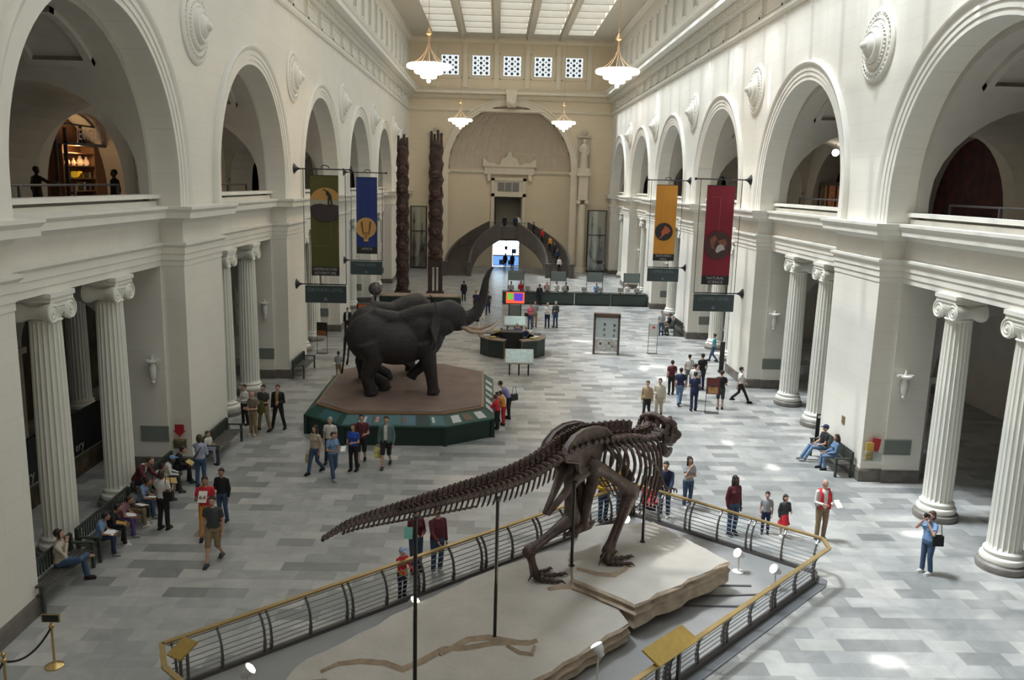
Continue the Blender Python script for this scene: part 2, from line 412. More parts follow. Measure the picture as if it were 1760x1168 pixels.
        # coffers: raised frames on the vault
        for d0,d1 in ((1.5,3.3),(3.9,5.9)):
            for t0,t1 in ((48,82),(98,132)):
                t0_,t1_=math.radians(t0),math.radians(t1)
                def R(d,t,dr): return T(d,c-(RV-dr)*math.cos(t),ZS+(RV-dr)*math.sin(t))
                for (da,db,ta,tb) in ((d0,d1,t0_,t0_+.05),(d0,d1,t1_-.05,t1_),(d0,d0+.2,t0_,t1_),(d1-.2,d1,t0_,t1_)):
                    m_=6
                    for uu in (ta,tb): g.add([R(da,uu,.16),R(db,uu,.16),R(db,uu,-.05),R(da,uu,-.05)],[(0,1,2,3)])
                    for j in range(m_):
                        u0=ta+(tb-ta)*j/m_; u1=ta+(tb-ta)*(j+1)/m_
                        g.add([R(da,u0,.16),R(db,u0,.16),R(db,u1,.16),R(da,u1,.16),R(da,u0,0),R(db,u0,0),R(db,u1,0),R(da,u1,0)],[(0,1,2,3),(0,1,5,4),(2,3,7,6),(1,2,6,5),(0,3,7,4)])
        # transverse tunnel to the next bay
        if k<6:
            c2=bayc(k+1); n=16
            def Q(i,e_):
                if i<0: z=zf; d=TC-TR
                elif i>n: z=zf; d=TC+TR
                else:
                    t=PI*i/n; d=TC-TR*math.cos(t); z=TZ+TR*math.sin(t)
                dy=RV if z<=ZS else math.sqrt(max(0,RV*RV-(z-ZS)**2))
                return T(d,(c+dy) if e_==0 else (c2-dy),z)
            for i in range(-1,n+1): g.add([Q(i,0),Q(i+1,0),Q(i+1,1),Q(i,1)],[(0,1,2,3)])
        # outer wall with shadowy doorway arch
        n=20; r2=3.2
        for i in range(n):
            t0,t1=PI*i/n,PI*(i+1)/n
            y0_,y1_=c-r2*math.cos(t0),c-r2*math.cos(t1); z0_,z1_=8.4+r2*math.sin(t0),8.4+r2*math.sin(t1)
            g.add([T(D1,y0_,z0_),T(D1,y1_,z1_),T(D1,y1_,14.2),T(D1,y0_,14.2)],[(0,1,2,3)])
            g.add([T(D1,y0_,z0_),T(D1,y1_,z1_),T(D1+1.2,y1_,z1_),T(D1+1.2,y0_,z0_)],[(0,1,2,3)])
        for e_ in (-1,1):
            g.add([T(D1,c+e_*r2,zf),T(D1,c+e_*4.6,zf),T(D1,c+e_*4.6,14.2),T(D1,c+e_*r2,14.2)],[(0,1,2,3)])
            g.add([T(D1,c+e_*r2,zf),T(D1+1.2,c+e_*r2,zf),T(D1+1.2,c+e_*r2,8.4),T(D1,c+e_*r2,8.4)],[(0,1,2,3)])
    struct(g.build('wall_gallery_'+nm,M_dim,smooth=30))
    # gallery floor / aisle ceiling, aisle walls, transverse arches in the aisle, back-up dark rooms
    h=MB()
    x0,x1=sorted((T(.9,0,0)[0],T(9.6,0,0)[0])); h.box(x0,x1,YN,YE,7.35,7.7)
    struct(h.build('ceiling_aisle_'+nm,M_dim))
    h=MB()
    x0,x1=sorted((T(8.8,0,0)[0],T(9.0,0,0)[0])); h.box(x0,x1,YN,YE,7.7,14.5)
    x0,x1=sorted((T(.02,0,0)[0],T(9.0,0,0)[0])); h.box(x0,x1,YN,YE,14.5,14.8); h.box(x0,x1,YN-.2,YN,7.4,14.8); h.box(x0,x1,YE,YE+.2,0,14.8)  # roof and end slabs added unseen to keep sky light from leaking in
    struct(h.build('wall_gallery_room_light_block_'+nm,M_dark))
    h=MB()
    AC,AR,AZ=4.6,2.1,3.35
    for k in range(0,6):
        yc=bayc(k)+BS/2; y0_,y1_=yc-.9,yc+.9
        pts=[(1.9,0),(AC-AR,0),(AC-AR,AZ)]+[(AC-AR*math.cos(PI*i/20),AZ+AR*math.sin(PI*i/20)) for i in range(1,20)]+[(AC+AR,AZ),(AC+AR,0),(9.5,0),(9.5,7.4),(1.9,7.4)]
        # split in strips to keep polygons convex
        for ya in (y0_,y1_):
            for i in range(2,22):
                (d0,z0),(d1,z1)=pts[i],pts[i+1]; h.add([T(d0,ya,z0),T(d1,ya,z1),T(d1,ya,7.4),T(d0,ya,7.4)],[(0,1,2,3)])
            h.add([T(1.9,ya,0),T(AC-AR,ya,0),T(AC-AR,ya,7.4),T(1.9,ya,7.4)],[(0,1,2,3)])
            h.add([T(AC+AR,ya,0),T(9.5,ya,0),T(9.5,ya,7.4),T(AC+AR,ya,7.4)],[(0,1,2,3)])
        for i in range(1,len(pts)-4):
            (d0,z0),(d1,z1)=pts[i],pts[i+1]; h.add([T(d0,y0_,z0),T(d1,y0_,z1),T(d1,y1_,z1),T(d0,y1_,z0)],[(0,1,2,3)])
        for e_,dd in ((-1,AC-AR),(1,AC+AR)):   # imposts
            xa,xb=sorted((T(dd-.12,0,0)[0],T(dd+.12,0,0)[0])); h.box(xa,xb,y0_-.08,y1_+.08,AZ-.22,AZ)
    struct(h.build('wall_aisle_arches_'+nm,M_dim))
    h=MB(); x0,x1=sorted((T(9.5,0,0)[0],T(9.8,0,0)[0])); h.box(x0,x1,YN,YE,0,7.4)
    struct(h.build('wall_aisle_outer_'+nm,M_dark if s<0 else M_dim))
for s in (-1,1): side_wall(s)
# ---- ceiling with skylight
SKX=[CX+3.42*i for i in (-2,-1,0,1,2)]; PW=1.3
rows=[]; y=88.6
while y>YN+3: rows.append((y-2.72,y)); y-=3.0
c=MB()
xs=[XL-.3]+[q for x in SKX for q in (x-PW,x+PW)]+[XR+.3]
for i in range(0,len(xs),2): c.box(xs[i],xs[i+1],YN,YE,ZT,ZT+.75)
for x in SKX:
    y=YE
    for a,b in rows: c.box(x-PW,x+PW,b,y,ZT,ZT+.75); y=a
    c.box(x-PW,x+PW,YN,y,ZT,ZT+.75)
for i in range(2,len(xs)-2,2):   # long beams
    c.box((xs[i]+xs[i+1])/2-.18,(xs[i]+xs[i+1])/2+.18,YN,YE,ZT-.22,ZT)
struct(c.build('ceiling',M_ceil))
M_pane=panemat('skylight_glass',(.93,.98,1.0),SKYL,PANE_T)
M_wpane=panemat('window_glass',(.78,.9,1.0),1.3,0)
# chinks in the glazing through which the sun falls: (x,y,size x,size y) of each sun patch on the floor
SPOTS=[(11.94,21.69,1.5,.35),(8.06,15.26,.8,.3),(9.6,27.15,.35,.55),(5.34,20.49,.7,.25),(7.1,28.32,.9,.3),(8.77,29.84,.3,.6),(8.39,40.24,.7,.9),(7.87,42.59,.3,.8),(8.61,42.94,1.2,.4),(5.29,49.84,1.7,.4),(5.27,46.28,.5,.5),(4.84,44.33,.5,.4),(7.73,42.29,.4,.5),(13.0,47.02,1.2,.4),(10.51,19.89,.4,.2)]
holes=[]
for X,Yy,sx,sy in SPOTS:
    t=(ZT+.6)/2.25; hx,hy=X-t*1.0,Yy+t*.22; holes.append((hx-sx*.3,hx+sx*.3,hy-sy*.5,hy+sy*.5))
for yy,xx,z in ((58,0,16.6),(50,0,16.4),(44.5,0,15.5),(38.6,0,13.5),(66,0,15.5),(73,0,15.5),(27.5,0,15),(22,0,14.4)):
    t=(ZT+.6-z)/2.25; hx,hy=XR-t*1.0,yy+t*.22; holes.append((hx-.35,hx+.45,hy-.1,hy+.1))
p=MB(); bars=MB(); ZP=ZT+.6
for x in SKX:
    for a,b in rows:
        rects=[(x-PW,x+PW,a,b)]
        for h in holes:
            nr=[]
            for r in rects:
                x0,x1,y0,y1=r; hx0,hx1,hy0,hy1=max(x0,h[0]),min(x1,h[1]),max(y0,h[2]),min(y1,h[3])
                if hx0>=hx1 or hy0>=hy1: nr.append(r); continue
                nr+= [q for q in ((x0,hx0,y0,y1),(hx1,x1,y0,y1),(hx0,hx1,y0,hy0),(hx0,hx1,hy1,y1)) if q[1]-q[0]>1e-3 and q[3]-q[2]>1e-3]
            rects=nr
        for x0,x1,y0,y1 in rects: p.add([(x0,y0,ZP),(x1,y0,ZP),(x1,y1,ZP),(x0,y1,ZP)],[(0,1,2,3)])
        for q in (.5,): bars.box(x-PW,x+PW,a+(b-a)*q-.03,a+(b-a)*q+.03,ZP-.1,ZP-.02)
struct(p.build('window_1',M_pane)); struct(bars.build('trim_11',mat('glazing_bar',(.5,.48,.43),.5)))
# ---- end walls
w=MB(); AX=1.2; AR2=6.6; AZ2=10.85
def eq(a,b,c_,d): w.add([a,b,c_,d],[(0,1,2,3)])
n=40
ar=[(AX-AR2*math.cos(PI*i/n),AZ2+AR2*math.sin(PI*i/n)) for i in range(n+1)]
eq((XL-.3,YE,0),(AX-AR2,YE,0),(AX-AR2,YE,19.5),(XL-.3,YE,19.5)); eq((AX+AR2,YE,0),(XR+.3,YE,0),(XR+.3,YE,19.5),(AX+AR2,YE,19.5))
for i in range(n): eq((ar[i][0],YE,ar[i][1]),(ar[i+1][0],YE,ar[i+1][1]),(ar[i+1][0],YE,19.5),(ar[i][0],YE,19.5))
wins=[CX+3.27*i for i in (-2,-1,0,1,2)]; x=XL-.3
wz0,wz1=20.45,22.45
eq((XL-.3,YE,19.5),(XR+.3,YE,19.5),(XR+.3,YE,wz0),(XL-.3,YE,wz0)); eq((XL-.3,YE,wz1),(XR+.3,YE,wz1),(XR+.3,YE,ZT+.3),(XL-.3,YE,ZT+.3))
for q in wins:
    eq((x,YE,wz0),(q-.93,YE,wz0),(q-.93,YE,wz1),(x,YE,wz1)); x=q+.93
    for a,b in (((q-.93,wz0),(q-.93,wz1)),((q+.93,wz0),(q+.93,wz1)),((q-.93,wz0),(q+.93,wz0)),((q-.93,wz1),(q+.93,wz1))): eq((a[0],YE,a[1]),(b[0],YE,b[1]),(b[0],YE+.4,b[1]),(a[0],YE+.4,a[1]))
eq((x,YE,wz0),(XR+.3,YE,wz0),(XR+.3,YE,wz1),(x,YE,wz1))
struct(w.build('wall_back',M_wallend))
w=MB(); w.box(XL-.3,XR+.3,YN-.3,YN,0,ZT+.8)
struct(w.build('wall_front',M_wallend))
for i,q in enumerate(wins):
    g=MB(); g.add([(q-.95,YE+.35,wz0),(q+.95,YE+.35,wz0),(q+.95,YE+.35,wz1),(q-.95,YE+.35,wz1)],[(0,1,2,3)])
    wo=struct(g.build('window_%d'%(i+2),M_wpane))
    h=MB()
    for a in range(3):
        for b in range(4):
            cx_,cz=q-.62+.62*a,wz0+.25+.5*b
            h.lathe([(.12,-.05),(.17,-.05),(.17,.05),(.12,.05),(.12,-.05)],10,(cx_,YE+.25,cz),Matrix.Rotation(PI/2,3,'X'))
            h.box(cx_-.31,cx_-.28,YE+.22,YE+.28,wz0+.5*b,wz0+.5+.5*b); h.box(cx_-.31,cx_+.31,YE+.22,YE+.28,wz0+.5*b-.015,wz0+.5*b+.015)
            h.ell((cx_,YE+.25,cz),(.07,.04,.07),8,6)
            if a<2 and b<3: h.lathe([(.03,-.04),(.11,-.04),(.11,.04),(.03,.04)],8,(cx_+.31,YE+.25,cz+.25),Matrix.Rotation(PI/2,3,'X'))
    h.build('lattice',mat('window_lattice',(.35,.33,.30),.6),wo)
# end wall cornices, archivolt, keystone
u=MB(); P=[(XR,YE),(XL,YE)]; pr=lambda L:[(-o,z) for o,z in L]
u.sweep(P,pr([(-.02,16.7),(.1,16.72),(.16,16.82),(.16,16.9),(.05,16.95),(.05,17.05),(-.02,17.05)]))
u.sweep(P,pr([(-.02,17.95),(.2,18.0),(.28,18.1),(.34,18.12),(.34,18.42),(.5,18.46),(.8,18.5),(.8,18.78),(.9,18.9),(.95,19.0),(-.02,19.12)]))
u.sweep(P,pr([(-.02,ZT-.5),(.05,ZT-.5),(.2,ZT-.25),(.35,ZT-.2),(.35,ZT),(-.02,ZT)]))
for q in [CX+3.27*(i-.5) for i in range(-2,4)]: u.box(q-.25,q+.25,YE-.12,YE,19.15,ZT-.5)
for q in wins:
    u.box(q-1.3,q+1.3,YE-.06,YE,22.62,22.72); u.box(q-1.3,q+1.3,YE-.06,YE,20.1,20.2); u.box(q-1.3,q-1.2,YE-.06,YE,20.1,22.7); u.box(q+1.2,q+1.3,YE-.06,YE,20.1,22.7)
prof=[(AR2,0),(AR2,-.08),(AR2+.25,-.1),(AR2+.27,-.14),(AR2+.5,-.16),(AR2+.6,-.24),(AR2+.72,-.2),(AR2+.72,0)]
rows_=[[(AX-r,YE+h,0) for r,h in prof]]+[[(AX-r*math.cos(PI*i/n),YE+h,AZ2+r*math.sin(PI*i/n)) for r,h in prof] for i in range(n+1)]+[[(AX+r,YE+h,0) for r,h in prof]]
K=len(prof); u.add([p_ for rr in rows_ for p_ in rr],[(i*K+j,(i+1)*K+j,(i+1)*K+j+1,i*K+j+1) for i in range(len(rows_)-1) for j in range(K-1)])
u.prism([(AX-.42,17.2),(AX+.42,17.2),(AX+.62,18.95),(AX-.62,18.95)],YE-.95,YE,'y'); u.ell((AX,YE-.95,17.6),(.4,.25,.35),10,8)
struct(u.build('trim_12',M_trimend,smooth=30))
# apse behind the arch: half-oval plan with coffered half dome
a=MB(); AD=3.2
def ap(u_,v_):
    x_=AX+AR2*math.cos(PI*(1-u_)); return (x_,YE+AD*math.sin(PI*u_),v_*AZ2)
for (u0,u1,z0,z1) in ((0,1,0,1),):
    def wallp(u_,z):
        return (AX-AR2*math.cos(PI*u_),YE+AD*math.sin(PI*u_),z)
    n=48
    for i in range(n):
        u0,u1=i/n,(i+1)/n; xm=AX-AR2*math.cos(PI*(u0+u1)/2)
        zz=[(0,AZ2)]
        if -.35<xm<2.45: zz=[(3.0,4.55),(7.8,AZ2)]
        for z0,z1 in zz: a.add([wallp(u0,z0),wallp(u1,z0),wallp(u1,z1),wallp(u0,z1)],[(0,1,2,3)])
struct(a.build('wall_apse',M_wallend,smooth=40))
a=MB()
def dome(u_,v_,off=0):
    ph=PI*u_; th=PI/2*v_   # u around plan, v up
    rr=1-off
    return (AX-AR2*rr*math.cos(ph)*math.cos(th),YE+AD*rr*math.sin(ph)*math.cos(th)+.0,AZ2+AR2*rr*math.sin(th))
NU,NV=13,6
for i in range(NU):
    for j in range(NV):
        u0,u1,v0,v1=i/NU,(i+1)/NU,j/NV,(j+1)/NV; fu,fv=.16/NU,.14/NV
        a.grid(lambda p_,q_:dome(u0+(u1-u0)*p_,v0+(v1-v0)*q_,0),4,3)
        fr=[(u0,u0+fu,v0,v1),(u1-fu,u1,v0,v1),(u0,u1,v0,v0+fv),(u0,u1,v1-fv,v1)]
        for (a0,a1,b0,b1) in fr: a.grid(lambda p_,q_:dome(a0+(a1-a0)*p_,b0+(b1-b0)*q_,.014),3,3)
        for (a0,a1,b0,b1) in ((u0+fu,u0+fu,v0+fv,v1-fv),(u1-fu,u1-fu,v0+fv,v1-fv),(u0+fu,u1-fu,v0+fv,v0+fv),(u0+fu,u1-fu,v1-fv,v1-fv)):
            a.grid(lambda p_,q_:dome(a0+(a1-a0)*p_,b0+(b1-b0)*p_,.014*q_),3,1)
struct(a.build('ceiling_apse',M_apse))
a=MB()
P=[(AX-AR2*math.cos(PI*i/40),YE+AD*math.sin(PI*i/40)) for i in range(41)]
a.sweep(P,[(o,z) for o,z in ((-.02,10.3),(.1,10.32),(.22,10.5),(.22,10.62),(-.02,10.66))])
yb=YE+AD-.25
a.box(-1.55,3.95,yb-.35,yb+.3,10.3,11.15); a.box(-1.75,4.15,yb-.5,yb+.3,11.1,11.3)
a.prism([(-1.75,11.3),(-.1,11.3),(-.55,11.55),(-1.1,11.5),(-1.6,12.0),(-1.75,11.9)],yb-.45,yb+.2,'y'); a.prism([(4.15,11.3),(2.5,11.3),(2.95,11.55),(3.5,11.5),(4.0,12.0),(4.15,11.9)],yb-.45,yb+.2,'y')
a.prism([(.1,11.3),(2.3,11.3),(2.0,12.0),(1.5,12.2),(1.35,12.75),(1.05,12.75),(.9,12.2),(.4,12.0)],yb-.4,yb+.2,'y')
for x_ in (-1.25,3.3): a.box(x_,x_+.4,yb-.3,yb+.3,9.6,10.3); a.ell((x_+.2,yb-.3,9.7),(.2,.2,.25),8,6)
for x_ in (-.75,2.75): a.box(x_,x_+.35,yb-.2,yb+.3,4.55,9.9)
a.box(-.75,3.1,yb-.2,yb+.3,7.85,8.2); a.box(-.75,3.1,yb-.2,yb+.3,9.6,9.95)
a.box(-.4,2.75,yb-.05,yb+.3,8.2,9.6)
struct(a.build('trim_13',M_trimend))
g=MB()
for i in range(3): g.box(-.05+.82*i,.68+.82*i,yb-.12,yb-.04,8.45,9.4)
struct(g.build('window_7',mat('grille_glass',(.22,.21,.19),.5)))
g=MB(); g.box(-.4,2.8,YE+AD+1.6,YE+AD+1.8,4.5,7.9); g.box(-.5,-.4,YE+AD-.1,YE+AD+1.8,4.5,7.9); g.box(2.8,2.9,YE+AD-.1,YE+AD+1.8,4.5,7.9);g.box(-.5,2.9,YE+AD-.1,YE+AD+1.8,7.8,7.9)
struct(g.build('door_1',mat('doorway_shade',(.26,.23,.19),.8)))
g=MB(); g.box(-.3,-.2,yb-.02,yb+.1,4.55,7.8,0); g.box(2.5,2.6,yb-.02,yb+.1,4.55,7.8,0); g.box(-.3,2.6,yb-.02,yb+.1,7.7,7.82,0)
g.build('door_frame',M_black,bpy.data.objects['door_1'])
# bright glazed doors under the bridge
M_day=panemat('daylit_glass',(.70,.88,1.0),4.5,0)
g=MB(); g.add([(-.42,YE+AD+.55,.05),(2.55,YE+AD+.55,.05),(2.55,YE+AD+.55,2.95),(-.42,YE+AD+.55,2.95)],[(0,1,2,3)])
gd=struct(g.build('door_2',M_day))
g=MB(); yq=YE+AD+.4
g.add([(-.42,yq+.08,.12),(2.55,yq+.08,.12),(2.55,yq+.08,1.2),(-.42,yq+.08,1.2)],[(0,1,2,3)]); g.build('lower_glass',panemat('daylit_blue',(.16,.36,.85),1.3,0),gd); g=MB()
g.box(-.42,2.55,yq,yq+.1,1.18,1.3); g.box(1.03,1.1,yq,yq+.1,.05,2.95); g.box(-.42,2.55,yq,yq+.1,2.2,2.26)
g.box(-.42,2.55,yq,yq+.1,.05,.12); g.box(.3,.9,yq,yq+.05,.2,.75); g.box(1.3,2.0,yq,yq+.05,.2,.7); g.box(.9,1.2,yq,yq+.05,1.9,2.3); g.box(1.7,2.2,yq,yq+.05,1.5,2.0)
g.build('door_bars',mat('door_bar',(.06,.09,.16),.5),gd)
g=MB(); g.box(-.5,2.65,YE+AD-.1,YE+AD+.05,2.95,3.3)
g.build('canopy',mat('door_canopy',(.30,.2,.1),.6),gd)
g=MB(); g.box(-.6,-.42,YE+AD-.05,YE+AD+.6,0,3); g.box(2.55,2.7,YE+AD-.05,YE+AD+.6,0,3); g.box(-.6,2.7,YE+AD-.05,YE+AD+.6,2.95,3.05)
g.build('door_jamb',M_trimend,gd)
# flanking piers of the arch with statue niches are made below
M_stone=mat('stair_stone',(.085,.07,.06),.6,noise_s=2,noise_a=.15)
M_step=mat('stair_tread',(.11,.09,.078),.6)
def stair():
    w=MB(); st=MB()
    for sx in (-1,1):
        def C(t): return V((AX+sx*(1.5+3.7*(1-t**2.4)),84.6+4.6*t,4.35*t))
        def Nn(t):
            a=C(min(1,t+.01)); b=C(max(0,t-.01)); d=(a-b); d.z=0; d.normalize(); return V((d.y,-d.x,0))*sx   # towards the outside
        n=24
        for off0,off1,h0,h1 in ((-1.35,-1.1,-.9,.95),(1.1,1.35,-.9,.95)):
            R=[]
            for i in range(n+1):
                t=i/n; c_=C(t); nn=Nn(t); b=max(0,c_.z+h0*1.0) if t>.06 else 0
                R.append([c_+nn*off0+V((0,0,b-c_.z)),c_+nn*off1+V((0,0,b-c_.z)),c_+nn*off1+V((0,0,h1)),c_+nn*off0+V((0,0,h1))])
            vs=[p_ for r in R for p_ in r]
            w.add(vs,[(i*4+j,i*4+(j+1)%4,(i+1)*4+(j+1)%4,(i+1)*4+j) for i in range(n) for j in range(4)]+[(0,1,2,3)])
        # under-slab
        R=[]
        for i in range(n+1):
            t=i/n; c_=C(t); nn=Nn(t); R.append([c_+nn*-1.1+V((0,0,max(-c_.z,-.75))),c_+nn*1.1+V((0,0,max(-c_.z,-.75)))])
        w.add([p_ for r in R for p_ in r],[(i*2,i*2+1,i*2+3,i*2+2) for i in range(n)])
        ns=26
        for i in range(ns):
            t0,t1=i/ns,(i+1)/ns; a,b=C(t0),C(t1); z=4.35*t1
            P4=[a+Nn(t0)*-1.1,a+Nn(t0)*1.1,b+Nn(t1)*1.1,b+Nn(t1)*-1.1]
            st.add([(p_.x,p_.y,z-.17) for p_ in P4]+[(p_.x,p_.y,z) for p_ in P4],[(4,5,6,7),(0,1,5,4)])
        # newel at the foot
        c_=C(0)
        for o in (-1.22,1.22):
            q=c_+Nn(0)*o; w.box(q.x-.24,q.x+.24,q.y-.45,q.y+.1,0,1.35); w.box(q.x-.3,q.x+.3,q.y-.5,q.y+.15,1.3,1.45)
    w.box(AX-1.8,AX+1.8,88.2,YE+AD+1.6,3.75,4.35); w.box(AX-1.6,AX+1.6,88.15,88.35,3.6,4.9)
    rr=struct(w.build('trim_14',M_stone)); st.build('steps',M_step,rr)
    h=MB(); 
    for i in range(25): x_=AX-1.8+.15*i; h.box(x_-.015,x_+.015,88.22,88.26,4.8,5.25)
    h.box(AX-1.8,AX+1.8,88.2,88.28,5.25,5.3); h.build('handrail',M_black,rr)
stair()
# ================================================================ COLUMNS AND WALL FITTINGS
M_col=mat('fluted_column_plaster',(.76,.75,.68),.5,noise_s=2,noise_a=.02)
M_colbase=mat('column_plinth_stone',(.20,.185,.165),.45,noise_s=6,noise_a=.15)
ORD=['first','second','third','fourth','fifth','sixth','seventh']
def make_column():
    r=root('column','','column')
    b=MB(); b.lathe([(.60,0),(.60,.05),(.62,.10),(.60,.17),(.54,.2),(.52,.22)],32); pl=b.build('plinth',M_colbase,r,smooth=40); pl['label']='dark stone plinth'
    b=MB(); b.lathe([(.5,.2),(.53,.24),(.545,.30),(.53,.36),(.46,.40),(.45,.44),(.475,.47),(.475,.5),(.42,.55)],32); b.build('base',M_col,r,smooth=40)
    b=MB(); nf=20; sub=6; zs=[.55,.62,.75,2,3.2,4.4,5.3,5.78,5.86]; vs=[]; n=nf*sub
    for z in zs:
        t=(z-.55)/5.3; R=.405-.055*t*t
        for j in range(n):
            a=2*PI*j/n; fl=abs(math.sin(a*nf/2)) ; dp=.042*math.sqrt(fl) if .6<z<5.8 else 0
            vs.append(((R-dp)*math.cos(a),(R-dp)*math.sin(a),z))
    b.add(vs,[(i*n+j,i*n+(j+1)%n,(i+1)*n+(j+1)%n,(i+1)*n+j) for i in range(len(zs)-1) for j in range(n)])
    b.build('shaft',M_col,r,smooth=25)
    b=MB()
    b.lathe([(.35,5.84),(.39,5.88),(.35,5.92),(.36,5.98),(.44,6.1),(.46,6.2)],28)
    Rx=Matrix.Rotation(PI/2,3,'Y')
    for sy in (-1,1):
        c=(0,sy*.40,6.10)
        b.lathe([(.0,-.42),(.22,-.42),(.25,-.40),(.24,-.30),(.17,-.16),(.15,0),(.17,.16),(.24,.30),(.25,.40),(.22,.42),(.0,.42)],22,c,Rx)
        for sx in (-1,1):
            pts=[];rr=[]
            for i in range(46):
                t=i/45; a=PI/2+ -sy*t*4.6*PI; q=.235*(1-t)**.85+.02
                pts.append((sx*.425,sy*.40+q*math.cos(a)*1,6.10+q*math.sin(a))); rr.append(.026*(1-.6*t))
            b.tube(pts,rr,5)
            b.ell((sx*.43,sy*.40,6.10),(.03,.045,.045),8,6)
    b.box(-.41,.41,-.42,.42,6.22,6.36); b.box(-.44,.44,-.52,.52,6.34,6.45); b.box(-.47,.47,-.56,.56,6.45,6.56)
    b.build('capital',M_col,r,smooth=40)
    return r
colp=make_column(); first=True
for s in (1,-1):
    for k in range(1,7):
        for j,e in ((0,-1),(1,1)):
            x=XR+1.0 if s>0 else XL-1.0; y=bayc(k)+e*1.65
            lab='fluted cream column, %s of the pair in the %s bay from the camera, %s side of the hall'%(('nearer','farther')[j],ORD[k-1],'right' if s>0 else 'left')
            if first: colp.location=(x,y,0); colp['label']=lab; colp['group']='fluted columns along the hall'; first=False
            else: dup(colp,(x,y,0),label=lab)
dup(colp,(-16.3,32.3,0),label='fluted column standing back in the dark aisle behind the front left pair',group='fluted columns in the aisle')
# ---- round medallions
md=MB(); md.lathe([(1.16,0),(1.16,.05),(1.10,.10),(1.03,.11),(1.0,.06),(.93,.06),(.90,.12),(.84,.13),(.80,.08),(.74,.12),(.66,.2),(.60,.21),(.57,.18),(.54,.25),(.48,.33),(.42,.34),(.38,.31),(.3,.40),(.2,.45),(.16,.46),(.13,.53),(.08,.58),(0,.6)],40)
for i in range(36):
    a=2*PI*i/36; md.ell((.965*math.cos(a),.965*math.sin(a),.08),(.05,.05,.05),6,4); md.ell((.70*math.cos(a),.70*math.sin(a),.15),(.05,.03,.04),6,4,Matrix.Rotation(a,3,'Z'))
mo=None
for s in (1,-1):
    for k in range(1,7):
        lab='round plaster medallion between the %s and %s arches of the %s wall'%(ORD[k-1],ORD[k],'right' if s>0 else 'left')
        if k==6: continue
        loc=(XR if s>0 else XL,bayc(k)+BS/2,13.9); rot=(PI/2,0,-s*PI/2)
        if mo is None: mo=md.build('medallion',M_trim,smooth=35); tag(mo,lab,'medallion','medallions between the arches'); mo.location=loc; mo.rotation_euler=rot
        else: dup(mo,loc,rot=rot,label=lab)
# ---- wall lanterns on the jambs
def make_sconce():
    r=root('wall_sconce','','wall light')
    b=MB(); b.tube([(0,0,.05),(0,-.12,.12),(0,-.22,.10)],.03,8); b.box(-.07,.07,-.03,0,-.1,.2); b.build('bracket',M_trim,r,smooth=40)
    b=MB(); b.lathe([(.03,-.62),(.07,-.56),(.05,-.5),(.10,-.4),(.12,-.1),(.09,.02),(.17,.08),(.2,.1),(.2,.13),(.05,.16),(.03,.3)],12,(0,-.24,0)); b.build('lantern_body',mat('sconce_white',(.7,.69,.64),.4),r,smooth=40)
    b=MB(); b.box(-.26,.26,-.30,-.18,.10,.16); b.build('cross_arm',mat('sconce_white',(.7,.69,.64)),r)
    return r
M_vent=mat('grey_green_grille',(.22,.245,.225),.5)
def make_vent():
    r=root('air_grille','','air grille')
    b=MB(); b.box(-.44,.44,-.04,0,-.25,-.21); b.box(-.44,.44,-.04,0,.21,.25); b.box(-.44,-.4,-.04,0,-.25,.25); b.box(.4,.44,-.04,0,-.25,.25); b.build('frame',M_vent,r)
    b=MB()
    for i in range(12): b.box(-.4,.4,-.03,0,-.2+.034*i,-.18+.034*i)
    b.box(-.4,.4,-.012,0,-.21,.21); b.build('slats',mat('grille_slats',(.26,.29,.265),.5),r); return r
sp_=make_sconce(); vp_=make_vent(); fs=fv=True
for s in (1,-1):
    for k in range(1,6):
        x=(XR+1.0) if s>0 else (XL-1.0); y=bayc(k)+OH-.10-.001
        sd='right' if s>0 else 'left'
        lab='white wall lantern on the far pier of the %s bay, %s side'%(ORD[k-1],sd)
        if fs: sp_.location=(x,y,3.5); sp_['label']=lab; sp_['group']='wall lanterns on the pier sides'; fs=False
        else: dup(sp_,(x,y,3.5),label=lab)
        x=(XR+1.3-.2) if s>0 else (XL-1.12)
        lab='grey green air grille low on the far pier of the %s bay, %s side'%(ORD[k-1],sd)
        if fv: vp_.location=(x,y,1.2); vp_['label']=lab; vp_['group']='air grilles on the pier sides'; fv=False
        else: dup(vp_,(x,y,1.2),label=lab)
# ---- notices on the first piers
b=MB(); yq=25.80
b.prism([(-.14,.19),(.14,.19),(.14,-.01),(.2,-.01),(0,-.2),(-.2,-.01),(-.14,-.01)],-.03,0,'y')
o=b.build('arrow_sign',mat('sign_red',(.42,.02,.03),.5)); o.location=(-9.98,yq,1.32); tag(o,'red down-pointing arrow sign on the first left pier','sign')
def text(body,size,mt,loc,rot,parent,align='CENTER',sx=1,ext=.002,name='lettering'):
    cu=bpy.data.curves.new(name,'FONT'); cu.body=body; cu.size=size; cu.align_x=align; cu.align_y='CENTER'; cu.extrude=ext; cu.resolution_u=2
    t=bpy.data.objects.new(name,cu); COL.objects.link(t)
    bpy.context.view_layer.update()
    me=bpy.data.meshes.new_from_object(t.evaluated_get(bpy.context.evaluated_depsgraph_get())); bpy.data.objects.remove(t)
    o=bpy.data.objects.new(name,me); COL.objects.link(o); me.materials.clear(); me.materials.append(mt); o.parent=parent
    o.location=loc; o.rotation_euler=rot; o.scale=(sx,1,1); return o
M_white=mat('lettering_white',(.8,.8,.78),.6)
r=root('leaflet_holder','clear leaflet holder with brown booklets below the red arrow on the left pier','leaflet holder',(-9.97,yq,.92))
b=MB(); b.box(-.22,.22,-.1,-.09,-.18,.1); b.box(-.22,.22,-.1,0,-.19,-.18); b.build('holder',glassmat('clear_plastic',(.9,.95,.95),.2),r)
